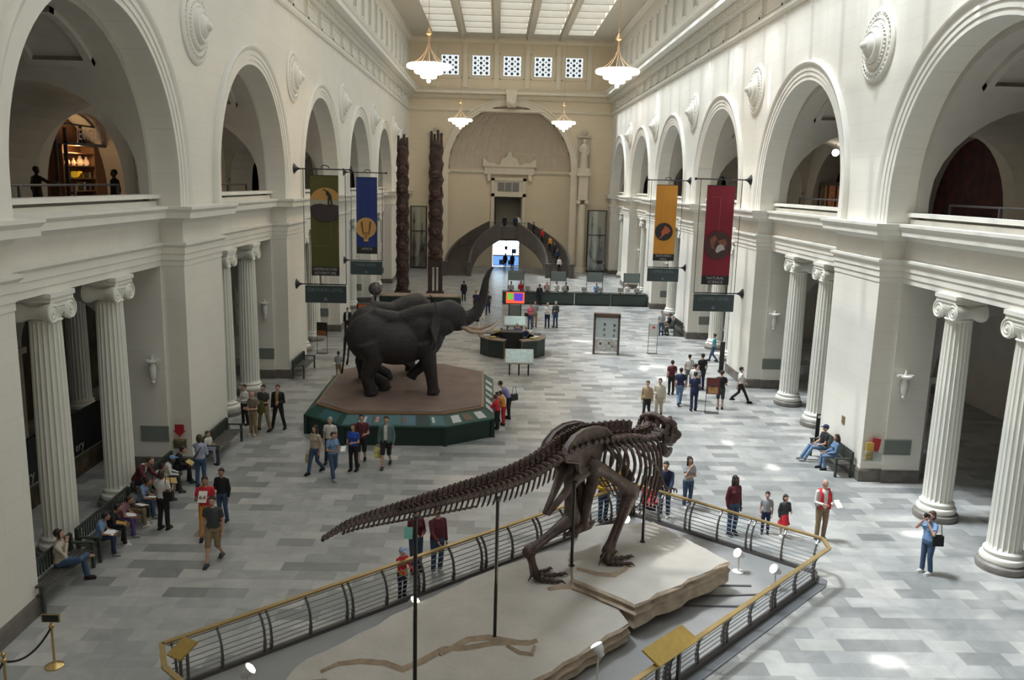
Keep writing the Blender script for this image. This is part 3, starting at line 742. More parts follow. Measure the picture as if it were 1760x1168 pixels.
b=MB(); b.box(-.2,-.01,-.07,-.02,-.17,.14); b.box(.01,.2,-.07,-.02,-.17,.13); b.build('booklets',mat('booklet_brown',(.32,.2,.09),.6),r)
r=root('leaflet_holder','clear leaflet holder with red and yellow booklets on the first right pier','leaflet holder',(12.32,yq,1.14))
b=MB(); b.box(-.3,.3,-.1,-.09,-.38,-.05); b.box(-.3,.3,-.1,0,-.39,-.38); b.build('holder',MATS['clear_plastic'],r)
b=MB(); b.box(-.22,.02,-.06,-.02,-.36,.22); b.build('booklet',mat('booklet_yellow',(.62,.38,.07),.5),r)
b=MB(); b.obox((.08,-.03,.12),(.14,.012,.24),Matrix.Rotation(.15,3,'Y')); b.build('poster',mat('booklet_red',(.45,.03,.04),.5),r)
b=MB(); b.box(0,.03,-.11,.11,-.13,.13); o=b.build('wall_plaque',mat('brass_plaque',(.25,.17,.08),.4,.5)); o.location=(XR-.03,27.49,1.62); tag(o,'small brass plaque above the bench on the right pier','plaque')
# ---- chandeliers
M_lamp=mat('lamp_glass',(1,.86,.62),.4,emit=9,ecol=(1,.80,.52))
M_gilt=mat('warm_gilt',(.5,.32,.16),.4,.6)
def make_chandelier():
    r=root('chandelier','','chandelier')
    b=MB(); b.tube([(0,0,ZT+.05),(0,0,16.1)],.014,6); b.build('chain',M_gilt,r)
    b=MB(); b.lathe([(.02,16.5),(.06,16.4),(.03,16.3),(.13,16.1),(.15,16.02),(.05,15.95),(.04,15.8),(.02,15.7)],10); b.build('collar',M_gilt,r,smooth=40)
    b=MB()
    for i in range(8):
        a=2*PI*i/8; q=[]
        for t in (0,.25,.5,.75,1): q.append(((.04+.80*t**2.6)*math.cos(a),(.04+.80*t**2.6)*math.sin(a),15.8-1.15*t))
        b.tube(q,.006,4)
    b.build('strands',mat('pale_gilt',(.40,.28,.19),.6),r)
    for nm,R,z,tr,n in (('upper_lamp_ring',.93,14.58,.11,26),('middle_lamp_ring',.58,14.34,.10,18),('lower_lamp_ring',.30,14.13,.09,12)):
        b=MB()
        for i in range(n):
            a=2*PI*i/n; b.ell((R*math.cos(a),R*math.sin(a),z),(tr,tr,tr),8,6)
        b.lathe([(R*.35,z+.02),(R,z+.06),(R,z+.10),(R*.35,z+.06)],24); b.build(nm,M_lamp,r,smooth=True)
    b=MB(); b.ell((0,0,13.93),.10,12,8); b.lathe([(.28,14.25),(.12,14.05),(.02,14.0)],12); b.build('bottom_bowl',M_lamp,r,smooth=True)
    return r
ch=make_chandelier(); ch.location=(-3.36,40.74,0); ch['label']='tiered glass chandelier with lit rings, near one on the left'; ch['group']='lit chandeliers'
dup(ch,(5.48,40.74,0),label='tiered glass chandelier with lit rings, near one on the right')
dup(ch,(-3.36,73.74,-.05),label='tiered glass chandelier with lit rings, far one left of the apse')
dup(ch,(5.5,73.74,-.05),label='tiered glass chandelier with lit rings, far one right of the apse')
# ---- banners and hanging signs
M_sign=mat('slate_sign',(.035,.055,.06),.45); M_signtx=mat('sign_lettering',(.16,.2,.2),.5)
def banner(x0,x1,y,wallx,label,col,pic,words,disc):
    s=1 if wallx>0 else -1; w=x1-x0; cx=(x0+x1)/2
    r=root('banner',label,'banner',(cx,y,0),group='exhibition banners')
    b=MB(); b.grid(lambda u,v:(-w/2+w*u,.02*math.sin(3*PI*u)*(1-v)+.0,5.15+4.3*v),12,6); b.build('cloth',col,r,smooth=True)
    b=MB(); b.box(-w/2,w/2,-.01,.01,4.72,5.15); st=b.build('name_strip',mat('banner_black',(.012,.012,.014),.6),r)
    n=len(words)
    for i,q in enumerate(words): text(q,.19 if n>1 else .2,mat('banner_lettering',(.42,.40,.38),.6),(0,-.02,5.03-.19*i),(PI/2,0,0),r,sx=min(1,(w*.88)/(len(q)*.135)),name='lettering')
    pic(r,w)
    b=MB()
    lx=-w/2-.32; rx=w/2+.32
    for q in (lx,rx): b.tube([(q,.03,9.75),(q,.03,4.3)],.016,6)
    b.tube([(-w/2,0,9.46),(w/2,0,9.46)],.02,6); b.build('side_rods',M_black,r)
    b=MB(); wx=wallx-cx
    b.tube([(wx,.03,9.75),(-s*(w/2+.55),.03,9.75)],.03,8)
    b.tube([(-.12,.03,9.75),(-.12,.03,9.86),(-.05,.03,9.92),(.08,.03,9.93),(.2,.03,9.88),(.26,.03,9.8)],.025,6); b.ell((-s*(w/2+.57),.03,9.75),.07,8,6)
    b.build('top_bracket',M_black,r,smooth=40)
    b=MB(); b.lathe([(.02,0),(.05,.08),(.08,.16),(.24,.30),(.26,.32),(0,.32)],10,(wx-s*.32,.03,9.75),Matrix.Rotation(s*PI/2,3,'Y')); b.build('wall_flange',M_black,r)
    return r
def disc_mesh(r,cx,cz,R,mt,name,y=-.035,n=36,clip=None):
    P=[]
    for i in range(n):
        a=2*PI*i/n; x=cx+R*math.cos(a); 
        if clip: x=max(clip[0],min(clip[1],x))
        P.append((x,cz+R*math.sin(a)))
    b=MB(); b.prism(P,y,y+.004,'y'); return b.build(name,mt,r)
def flat(r,P,mt,name,y=-.045):
    b=MB(); b.prism(P,y,y+.004,'y'); return b.build(name,mt,r)
def pic_green(r,w):
    c=(-w/2,w/2); cl=(c[0],c[1]); R=.78; cx,cz=.06,8.12
    disc_mesh(r,cx,cz,R,mat('dusk_orange',(.46,.25,.075),.6),'roundel',clip=cl)
    flat(r,[(max(c[0],cx-.77),cz-.14),(min(c[1],cx+.77),cz-.14),(min(c[1],cx+.76),cz+.20),(max(c[0],cx-.76),cz+.20)],mat('dusk_haze',(.36,.33,.25),.6),'haze',-.041)
    P=[]
    for i in range(21):
        a=PI+PI*i/20*1; x=cx+R*math.cos(a); P.append((max(c[0],min(c[1],x)),cz-.1+R*.90*math.sin(a)-.02))
    P+= [(c[1],cz-.05),(.3,cz+.02),(.1,cz-.02),(-.2,cz+.03),(-.5,cz-.02)]
    flat(r,P,mat('dusk_ground',(.045,.03,.035),.7),'ground',-.048)
    k=mat('silhouette_dark',(.02,.02,.018),.7)
    flat(r,[(.15,cz-.03),(.23,cz-.03),(.27,cz+.25),(.33,cz-.03),(.41,cz-.03),(.34,cz+.42),(.20,cz+.62),(.08,cz+.62),(.10,cz+.42),(.18,cz+.40)],k,'figure',-.052)
    flat(r,[(-.05,cz+.66),(.16,cz+.58),(.16,cz+.62),(-.03,cz+.72)],k,'tool',-.052)
    m=mat('olive_line',(.17,.17,.06),.6); b=MB(); b.box(.27,.29,-.03,-.026,6.15,cz-.75); b.box(-.5,.29,-.03,-.026,6.13,6.15); b.build('line_pattern',m,r)
def pic_blue(r,w):
    cx,cz=-.05,6.35; m=mat('elephant_gold',(.50,.28,.09),.6); d=mat('elephant_brown',(.12,.06,.03),.7)
    disc_mesh(r,cx,cz,.64,m,'roundel',clip=(-w/2,w/2))
    for s in (-1,1): flat(r,[(cx+s*.22,cz+.45),(cx+s*.34,cz+.30),(cx+s*.27,cz-.1),(cx+s*.18,cz-.45),(cx+s*.13,cz-.45),(cx+s*.18,cz)],d,'ear_shadow',-.045)
    flat(r,[(cx-.16,cz-.4),(cx+.16,cz-.4),(cx+.14,cz-.85),(cx-.14,cz-.85)],m,'legs',-.04); flat(r,[(cx-.13,cz-.25),(cx+.13,cz-.25),(cx+.05,cz-.7),(cx-.05,cz-.7)],mat('elephant_mid',(.3,.15,.06),.7),'trunk',-.05)
    q=mat('blue_line',(.05,.08,.26),.6); b=MB(); b.box(-.2,-.185,-.03,-.026,7.0,8.9); b.box(-.2,.5,-.03,-.026,8.9,8.915); b.build('line_pattern',q,r)
def pic_orange(r,w):
    disc_mesh(r,-.06,6.55,.56,mat('banner_black'if 0 else 'roundel_dark',(.025,.02,.022),.6),'roundel',clip=(-w/2,w/2))
    flat(r,[(-.35,6.15),(-.2,6.3),(-.22,6.6),(-.1,6.72),(0,6.95),(.1,6.85),(.22,6.82),(.34,6.6),(.2,6.45),(.05,6.42),(-.1,6.3),(-.25,6.12)],mat('landmass_red',(.42,.10,.035),.6),'shape')
    b=MB(); b.box(-.16,-.15,-.03,-.026,7.2,9.1); b.build('line_pattern',mat('orange_line',(.75,.45,.2),.6),r)
def pic_red(r,w):
    disc_mesh(r,.02,6.62,.68,mat('roundel_brown',(.06,.022,.022),.6),'roundel',clip=(-w/2,w/2))
    flat(r,[(-.4,6.9),(-.15,7.1),(-.05,6.95),(-.2,6.6),(-.1,6.4),(-.3,6.5)],mat('warm_brown',(.22,.08,.05),.6),'shape'); flat(r,[(0,6.85),(.35,6.95),(.45,6.7),(.3,6.5),(.1,6.6)],mat('warm_brown',(.22,.08,.05)),'shape')
    flat(r,[(-.1,6.35),(-.02,6.6),(.15,6.68),(.3,6.6),(.36,6.42),(.2,6.38),(0,6.25)],mat('pale_shape',(.45,.42,.38),.6),'pale_shape',-.05)
    b=MB(); b.box(0,.012,-.03,-.026,7.3,8.9); b.box(-.45,.0,-.03,-.026,8.9,8.912); b.build('line_pattern',mat('red_line',(.5,.15,.15),.6),r)
banner(-8.90,-7.56,40.3,XL,'olive green banner with a dusk digging scene roundel, nearer on the left',mat('cloth_olive',(.085,.08,.018),.8),pic_green,['UNDERGROUND','ADVENTURE'],0)
banner(-8.84,-7.54,53.0,XL,'royal blue banner with a golden elephant, farther on the left',mat('cloth_blue',(.014,.032,.16),.8),pic_blue,['AFRICA'],0)
banner(9.92,11.26,53.0,XR,'orange banner with a red landmass roundel, farther on the right',mat('cloth_orange',(.56,.25,.035),.8),pic_orange,['SOUTH AMERICA','HALL'],0)
banner(9.97,11.31,40.3,XR,'crimson banner with a brown picture roundel, nearer on the right',mat('cloth_crimson',(.21,.014,.03),.8),pic_red,['NATURAL','SCIENCE'],0)
def hsign(x0,x1,y,wallx,label,l1,l2):
    s=1 if wallx>0 else -1; cx=(x0+x1)/2; w=x1-x0
    r=root('hanging_sign',label,'hanging sign',(cx,y,0),group='slate direction signs')
    b=MB(); b.box(-w/2,w/2,-.03,.03,3.40,4.24); b.build('board',M_sign,r)
    text(l1,.24,M_signtx,(0,-.035,4.02),(PI/2,0,0),r); 
    if l2: text(l2,.13,M_signtx,(0,-.035,3.72),(PI/2,0,0),r)
    b=MB(); b.prism([(-.1,3.52),(.1,3.52),(.02,3.62),(.06,3.66),(-.04,3.66)],-.035,-.031,'y'); b.build('arrow_mark',mat('sign_mark',(.17,.17,.25),.5),r)
    b=MB(); wx=wallx-cx
    b.tube([(wx,0,4.3),(-s*w/2,0,4.3)],.03,8); b.build('bracket_arm',M_black,r)
    b=MB(); b.lathe([(.02,0),(.05,.08),(.08,.16),(.24,.30),(.26,.32),(0,.32)],10,(wx-s*.32,0,4.3),Matrix.Rotation(s*PI/2,3,'Y')); b.build('wall_flange',M_black,r)
hsign(-9.22,-7.24,40.3,XL,'dark slate sign reading GROUND LEVEL under the olive banner','GROUND LEVEL','')
hsign(-9.24,-7.24,53.0,XL,'dark slate sign under the blue banner','MAIN LEVEL','')
hsign(9.62,11.62,53.0,XR,'dark slate sign under the orange banner','UPPER LEVEL','')
hsign(9.65,11.63,40.3,XR,'dark slate sign reading LOWER LEVEL under the crimson banner','LOWER LEVEL','')
# ---- end wall: piers with statues, tall display cases
def endpier(x,side_):
    r=root('arch_pier','tall cream pier with scrolled capital carrying a statue, %s of the apse'%side_,'pier',(x,YE,0),group='statue piers beside the apse')
    b=MB(); b.lathe([(.62,0),(.62,.15),(.58,.2),(.60,.3),(.52,.45),(.46,.5)],24,(0,-.55,0)); b.box(-.75,.75,-.25,0,0,.5); b.build('base',M_trimend,r,smooth=40)
    b=MB(); b.lathe([(.45,.5),(.45,2.5),(.42,5.5),(.38,7.3)],24,(0,-.55,0)); b.build('shaft',M_trimend,r,smooth=40)
    b=MB(); b.box(-.5,.5,-1.05,0,7.75,8.0); 
    for q in (-1,1): b.lathe([(.2,-.45),(.24,-.4),(.15,0),(.24,.4),(.2,.45)],14,(q*.42,-.55,7.55),Matrix.Rotation(PI/2,3,'X'))
    b.build('capital',M_trimend,r,smooth=40)
    b=MB(); b.box(-.5,.5,-1.0,0,8.0,10.3); b.box(-.75,.75,-1.2,0,10.3,10.65); b.box(-.62,.62,-1.1,0,10.65,11.1); b.build('entablature_block',M_trimend,r)
    b=MB(); b.box(-.72,-.5,-.12,0,11.1,14.3); b.box(.5,.72,-.12,0,11.1,14.3); b.box(-.6,.6,-.06,0,11.1,14.3); b.box(-.8,.8,-.3,0,14.3,14.55); b.ell((0,-.15,14.8),(.3,.12,.25),10,8); b.build('niche',mat('niche_plaster',(.56,.49,.38),.6),r)
    return r
def statue(x,side_):
    b=MB()
    b.lathe([(.40,0),(.42,.15),(.36,.5),(.33,1.0),(.36,1.5),(.34,1.75),(.40,2.1),(.36,2.4),(.14,2.55),(.10,2.62)],18)
    b.ell((0,0,2.82),(.17,.19,.22),12,8); b.tube([(-.36,0,2.3),(-.46,-.1,1.85),(-.25,-.3,1.6)],[.11,.09,.07],8); b.tube([(.36,0,2.3),(.45,-.05,1.8),(.35,-.25,1.35)],[.11,.09,.07],8)
    for i in range(14):
        a=2*PI*i/14; b.tube([(.40*math.cos(a),.40*math.sin(a),.02),(.35*math.cos(a+.15),.35*math.sin(a+.15),1.2),(.33*math.cos(a),.33*math.sin(a),1.9)],.035,5)
    o=b.build('statue',M_trimend,smooth=50); o.location=(x,YE-.58,11.1); tag(o,'draped cream stone statue standing on the pier %s of the apse'%side_,'statue','draped statues above the piers'); return o
for x,sd in ((9.1,'right'),(-6.7,'left')): endpier(x,sd); statue(x,sd)
def case(x0,x1,lab):
    r=root('display_case',lab,'display case',((x0+x1)/2,YE-.05,0),group='tall framed cases on the end wall'); w=(x1-x0)/2
    b=MB(); 
    for q in (-w,w-.07): b.box(q,q+.07,-.9,-.83,.1,6.7); b.box(q,q+.07,-.07,0,.1,6.7)
    for z in (.1,4.0,6.63): b.box(-w,w,-.9,-.83,z,z+.07); b.box(-w,w,-.07,0,z,z+.07); b.box(-w,-w+.07,-.9,0,z,z+.07); b.box(w-.07,w,-.9,0,z,z+.07)
    b.build('frame',M_black,r)
    b=MB(); b.box(-w+.05,w-.05,-.86,-.85,.15,6.65); b.build('glass',glassmat('case_glass',(.85,.88,.88),.12),r)
    b=MB(); b.box(-w,w,-.8,0,0,.1); b.build('plinth',M_base,r)
    for i,(px,h,ww) in enumerate(((-.5,6.0,.16),(.35,4.9,.22),(.62,3.4,.14))):
        b=MB(); k=10
        b.tube([(px,-.45,.1+(h-.1)*j/k) for j in range(k+1)],[ww*(1+.35*math.sin(j*2.1+i)) if j<6 else .05 for j in range(k+1)],8); b.ell((px,-.45,h-.9),(.14,.12,.3),8,6)
        p_=b.build('house_post',mat('carved_wood',(.10,.055,.04),.7,noise_s=4,noise_a=.3),smooth=40); p_.parent=None; p_.location=((x0+x1)/2,YE-.05,0)
        tag(p_,['tall slender carved post','stout carved post','short carved post'][i]+' inside the glass case %s of the apse'%('right' if x0>0 else 'left'),'carved post','carved posts in the end cases')
case(9.79,11.8,'tall black-framed glass case right of the apse'); case(-9.37,-7.64,'tall black-framed glass case behind the totem poles')
# ---- totem poles
def totem(x,y,H,W_,lab,seed,legs):
    random.seed(seed); r=root('totem_pole',lab,'totem pole',(x,y,0),group='carved totem poles')
    m=mat('totem_wood',(.055,.028,.022),.7,noise_s=1.6,noise_a=.55,bump=.4,bump_s=6)
    b=MB(); zb=3.0 if legs else .2
    z=zb; n=14; zt=H-1.3; prof=[]
    vs=[];rows=int((zt-zb)/.14)
    for i in range(rows+1):
        zz=zb+(zt-zb)*i/rows
        for j in range(n):
            a=2*PI*j/n; fr=(zz*0.75)%1
            R=W_/2*(1-.1*(zz/H))*(1+.10*math.sin(zz*5.3+seed)*math.cos(a*3)+.07*(1 if fr<.18 else 0)*math.cos(a)**2)
            vs.append((R*math.cos(a),R*.9*math.sin(a),zz))
    b.add(vs,[(i*n+j,i*n+(j+1)%n,(i+1)*n+(j+1)%n,(i+1)*n+j) for i in range(rows) for j in range(n)]+[tuple(range(n)),tuple(rows*n+j for j in range(n))])
    b.build('trunk',m,r,smooth=60)
    k=0; z=zb+.7
    while z<zt-.8:
        b=MB(); s_=W_/2
        b.ell((0,-s_*.75,z),(s_*.62,.22,.36),12,8); 
        for q in (-1,1): b.ell((q*s_*.3,-s_*.75-.18,z+.1),(.1,.07,.1),8,6); b.ell((q*s_*.75,-s_*.45,z+.42),(.12,.12,.22),8,6); b.tube([(q*s_*.85,-s_*.3,z-.2),(q*s_*.7,-s_*.8,z-.5),(q*s_*.25,-s_*.95,z-.45)],.09,6)
        if k%2: b.tube([(0,-s_*.9,z),(0,-s_*.9-.35,z-.1),(0,-s_*.9-.42,z-.28)],[.13,.09,.03],8)
        else: b.box(-s_*.4,s_*.4,-s_-.12,-s_+.1,z-.22,z-.1)
        b.build('carved_face',mat('totem_carving',(.075,.035,.026),.7,noise_s=3,noise_a=.5),r,smooth=40); z+=1.55; k+=1
    b=MB()
    for q,hh in ((-.8,1.25),(-.27,1.0),(.27,1.35),(.8,1.1)): b.tube([(q*W_/2.4,0,zt-.1),(q*W_/2.4,0,zt+hh)],[.13,.10],8); 
    b.ell((0,0,zt+.1),(W_*.42,W_*.35,.4),10,8); b.build('watchman_crown',m,r,smooth=40)
    b=MB()
    if legs:
        for q in (-1,1): b.box(q*W_*.36-.16,q*W_*.36+.16,-.3,.3,.2,3.05)
        b.tube([(0,0,.2),(0,0,3)],.07,8); b.box(-W_/2,W_/2,-.35,.35,2.3,3.05)
    b.box(-W_*.6,W_*.6,-.5,.5,0,.22); b.build('stand',mat('totem_stand',(.05,.026,.02),.7),r)
totem(-7.89,70.3,13.0,1.05,'dark carved totem pole, the left and shorter of the two',3,False)
totem(-5.12,70.0,13.4,1.2,'dark carved totem pole standing on open legs, right of the two',8,True)
# ================================================================ ELEPHANTS
def fuse(mb,name,mt,parent=None,voxel=.02,smooth=3,loc=None):
    me=bpy.data.meshes.new(name); me.from_pydata(mb.v,[],mb.f); me.update()
    o=bpy.data.objects.new(name,me); COL.objects.link(o)
    md=o.modifiers.new('r','REMESH'); md.mode='VOXEL'; md.voxel_size=voxel
    if smooth: s_=o.modifiers.new('s','SMOOTH'); s_.iterations=smooth; s_.factor=.6
    bpy.context.view_layer.update()
    m2=bpy.data.meshes.new_from_object(o.evaluated_get(bpy.context.evaluated_depsgraph_get()))
    o.modifiers.clear(); o.data=m2; bpy.data.meshes.remove(me); m2.name=name
    m2.materials.clear(); m2.materials.append(mt); m2.polygons.foreach_set('use_smooth',[True]*len(m2.polygons)); m2.update()
    if parent: o.parent=parent
    if loc: o.location=loc
    return o
M_eleph=mat('elephant_hide',(.023,.018,.018),.65,noise_s=2.5,noise_a=.25,bump=.5,bump_s=14)
M_ear=mat('elephant_ear_hide',(.04,.036,.038),.7,noise_s=3,noise_a=.25,bump=.4,bump_s=14)
M_ivory=mat('tusk_ivory',(.42,.30,.21),.4)
def elephant(name_label,loc,rz,trunk,headz,lift,sc,grp):
    r=root('elephant',name_label,'elephant',loc,rz,grp)
    b=MB(); hz=headz
    b.ell((-1.15,0,2.35),(1.0,.86,1.02),18,12); b.ell((-.1,0,2.12),(1.45,.93,.93),18,12); b.ell((.95,0,2.42),(.92,.76,1.0),18,12)
    b.tube([(-1.75,0,2.85),(-.9,0,3.22),(0,0,3.05),(.8,0,3.25),(1.35,0,3.25),(2.0,0,3.35+hz)],[.22,.34,.36,.42,.52,.5],14)
    b.tube([(1.1,0,2.7),(1.6,0,2.9+hz*.5),(2.1,0,3.0+hz)],[.7,.62,.5],16)
    b.ell((2.15,0,3.22+hz),(.62,.52,.62),16,12); b.ell((2.05,0,3.62+hz),(.42,.36,.28),12,10); b.ell((2.4,0,2.80+hz),(.42,.30,.22),12,8)
    for s in (-1,1): b.ell((2.30,s*.34,3.08+hz),(.30,.18,.24),10,8); b.tube([(2.35,s*.25,2.95+hz),(2.72,s*.3,2.78+hz)],[.17,.11],10)
    b.tube([(p[0],p[1],p[2]+hz) for p in trunk],[.36,.31,.27,.22,.18,.14,.10,.07][:len(trunk)],14)
    for s in (-1,1):
        b.tube([(-1.25,s*.42,2.2),(-1.05,s*.48,1.45),(-1.32,s*.48,.75),(-1.18+ (.55 if s==lift else 0),s*.46,.30),(-1.12+(.55 if s==lift else 0),s*.46,.03)],[.58,.40,.27,.27,.31],16)
        if s==lift: b.tube([(1.0,s*.42,2.2),(1.12,s*.45,1.45),(1.10,s*.45,1.10),(.62,s*.45,.72),(.50,s*.45,.50)],[.48,.33,.25,.22,.25],16)
        else: b.tube([(1.0,s*.42,2.2),(1.2,s*.45,1.4),(1.32,s*.45,.75),(1.38,s*.45,.28),(1.42,s*.45,.03)],[.48,.33,.25,.24,.30],16)
    fuse(b,'body',M_eleph,r,.055,4)
    for s in (-1,1):
        b=MB()   # the ear spread out sideways from the head
        out=[]
        nE=14
        def er(u,v):
            a=-1.15+2.3*v; R=(.35+.85*math.cos(a*.8))*u
            x=1.72-.55*u*(1-.3*u)+.10*math.sin(v*9)*u; y=s*(.46+R*.52+.10*u); z=3.2+hz+ math.sin(a)*(.25+.85*u)-.25*u
            return (x,y,z)
        b.grid(er,8,nE)
        n_=len(b.v); back=[(x-.05,y,z) for x,y,z in b.v]; b.v+=back; b.f+=[tuple(reversed([i+n_ for i in q])) for q in b.f[:]]; b.m+=b.m[:]
        eb=[j*9+8 for j in range(nE+1)]
        for i in range(nE): b.f.append((eb[i],eb[i+1],eb[i+1]+n_,eb[i]+n_)); b.m.append(0)
        b.build('ear',M_ear,r,smooth=True)
        b=MB(); b.tube([(2.55,s*.30,2.84+hz),(2.95,s*.38,2.62+hz),(3.4,s*.42,2.58+hz),(3.85,s*.34,2.75+hz),(4.15,s*.2,3.0+hz)],[.10,.095,.08,.055,.02],10); b.build('tusk',M_ivory,r,smooth=True)
        b=MB(); b.ell((2.52,s*.43,3.2+hz),(.05,.03,.045),8,6); b.build('eye',mat('eye_dark',(.01,.01,.01),.2),r,smooth=True)
    b=MB(); b.tube([(-2.0,0,2.75),(-2.18,0,2.3),(-2.22,0,1.7),(-2.28,0,1.15),(-2.34,0,.85)],[.10,.065,.045,.035,.05],8); b.build('tail',M_eleph,r,smooth=True)
    r.scale=(sc,)*3; return r
PZ=1.15
tr1=[(2.45,0,3.15),(2.85,0,3.12),(3.2,0,3.35),(3.42,0,3.8),(3.52,0,4.3),(3.58,0,4.75),(3.72,0,5.1),(3.86,0,5.28)]
tr2=[(2.5,0,3.1),(2.75,0,2.8),(2.85,0,2.4),(2.8,0,2.05),(2.6,0,1.85),(2.35,0,1.9)]
elephant('dark mounted elephant with raised trunk, nearer of the two on the platform',(-3.72,31.9,PZ),ang(9),tr1,0,1,.94,None)
elephant('dark mounted elephant behind, partly hidden by the one with raised trunk',(-4.35,34.6,PZ),ang(42),tr2,-.55,-1,.93,None)
# platform
r=root('elephant_platform','green panelled eight-sided platform with brown top under the elephants','platform')
top=[(-6.45,30.05),(-5.18,29.05),(-1.85,29.2),(-.46,30.2),(-.58,35.9),(-2.38,37.2),(-5.45,36.7),(-6.6,35.5)]
top=[(-6.5,30.2),(-5.2,29.1),(-1.85,29.2),(-.45,30.2),(-.55,35.9),(-2.38,37.3),(-5.4,37.0),(-6.6,35.8)]
def outw(poly,o):
    n=len(poly); R=[]
    for i in range(n):
        a,p,c=V(poly[i-1]),V(poly[i]),V(poly[(i+1)%n]); d0=(p-a).normalized(); d1=(c-p).normalized()
        n0=V((d0.y,-d0.x)); n1=V((d1.y,-d1.x)); m=(n0+n1)/(1+n0.dot(n1)); R.append(tuple(p+m*o))
    return R
b=MB(); b.prism(top,1.0,PZ); b.build('platform_top',mat('platform_brown',(.17,.115,.09),.7,noise_s=1.3,noise_a=.18),r)
b=MB(); o1=outw(top,.09); b.prism(o1,1.05,1.12); b.build('edge_trim',mat('edge_wood',(.24,.15,.08),.5),r)
G=mat('dark_green_panel',(.008,.028,.022),.5)
b=MB(); o2=outw(top,.50); n=8
for i in range(n):
    j=(i+1)%n; b.add([(*o1[i],1.04),(*o1[j],1.04),(*o2[j],.74),(*o2[i],.74),(*o2[i],.68),(*o2[j],.68)],[(0,1,2,3),(3,2,5,4)])
b.build('sloping_panels',mat('panel_green',(.02,.07,.055),.4),r)
b=MB(); b.prism(outw(top,.42),.0,.70); 
for p_ in outw(top,.44): b.box(p_[0]-.07,p_[0]+.07,p_[1]-.07,p_[1]+.07,0,.72)
b.build('base_panels',G,r)
def pcard(i,w,hw,v0,v1,m,lift=.015,name='information_card'):
    a,c_=V(o1[i]),V(o1[(i+1)%8]); a2,c2=V(o2[i]),V(o2[(i+1)%8])
    def q(t,v):
        p_=a.lerp(c_,t).lerp(a2.lerp(c2,t),v); return (p_.x,p_.y,1.04-.30*v+lift)
    b=MB(); b.add([q(w-hw,v0),q(w+hw,v0),q(w+hw,v1),q(w-hw,v1)],[(0,1,2,3)]); return b.build(name,m,r)
teal_=mat('panel_card_teal',(.035,.12,.13),.4); blue_=mat('panel_card_blue',(.05,.13,.17),.4); wht=mat('panel_card_white',(.5,.52,.5),.5); brn=mat('panel_card_brown',(.12,.08,.05),.5); rdd=mat('panel_card_pink',(.5,.2,.18),.5)
for k in range(7):
    w=(k+.5)/7; pcard(1,w,.066,.06,.94,[teal_,blue_,teal_,teal_,blue_,G,teal_][k])
for w,hw,m in ((.17,.016,wht),(.21,.012,wht),(.33,.016,rdd),(.60,.018,brn),(.89,.014,wht)): pcard(1,w,hw,.25,.75,m,.03,'picture')
for w,m in ((.25,wht),(.5,brn),(.78,wht)): pcard(2,w,.09,.2,.85,m)
for w,hw in ((.12,.045),(.27,.05),(.45,.03),(.62,.05),(.8,.04)): pcard(3,w,hw,.2,.85,wht)
pcard(0,.6,.25,.1,.9,teal_)
# ================================================================ THE GREAT SKELETON
def catmull(P,n):
    P=[V(p) for p in P]; P=[P[0]*2-P[1]]+P+[P[-1]*2-P[-2]]; out=[]
    segs=len(P)-3
    for i in range(n+1):
        t=i/n*segs; k=min(int(t),segs-1); u=t-k; a,b,c,d=P[k:k+4]
        out.append(.5*((2*b)+(c-a)*u+(2*a-5*b+4*c-d)*u*u+(3*b-a-3*c+d)*u**3))
    return out
def resample(C,ds):           # points at given arc distances
    L=[0]
    for i in range(1,len(C)): L.append(L[-1]+(C[i]-C[i-1]).length)
    R=[]
    for s_ in ds:
        s_=max(0,min(L[-1]-1e-5,s_)); k=max(i for i in range(len(L)) if L[i]<=s_); k=min(k,len(C)-2)
        R.append(C[k].lerp(C[k+1],(s_-L[k])/max(1e-6,L[k+1]-L[k])))
    return R,L[-1]
M_bone=mat('dark_fossil_bone',(.055,.030,.023),.42,noise_s=5,noise_a=.45,bump=.5,bump_s=25)
M_bone2=mat('grey_fossil_bone',(.088,.062,.05),.45,noise_s=4,noise_a=.35,bump=.4,bump_s=25)
SP=[(-2.30,10.85,4.42),(-2.07,11.5,4.35),(-1.74,12.2,4.2),(-1.28,13.1,3.99),(-.68,14.2,3.75),(.08,15.4,3.52),(.65,16.3,3.42),(1.1,17.0,3.42),(1.53,17.7,3.45),(2.05,18.4,3.42),(2.6,19.0,3.32),(3.09,19.5,3.22),(3.55,19.95,3.08),(3.9,20.35,3.05),(4.1,20.75,3.1)]
CV=catmull(SP,280)
_,LEN=resample(CV,[0])
R_=root('dinosaur_skeleton','mounted dark brown tyrannosaur skeleton standing on the rock slabs','skeleton')
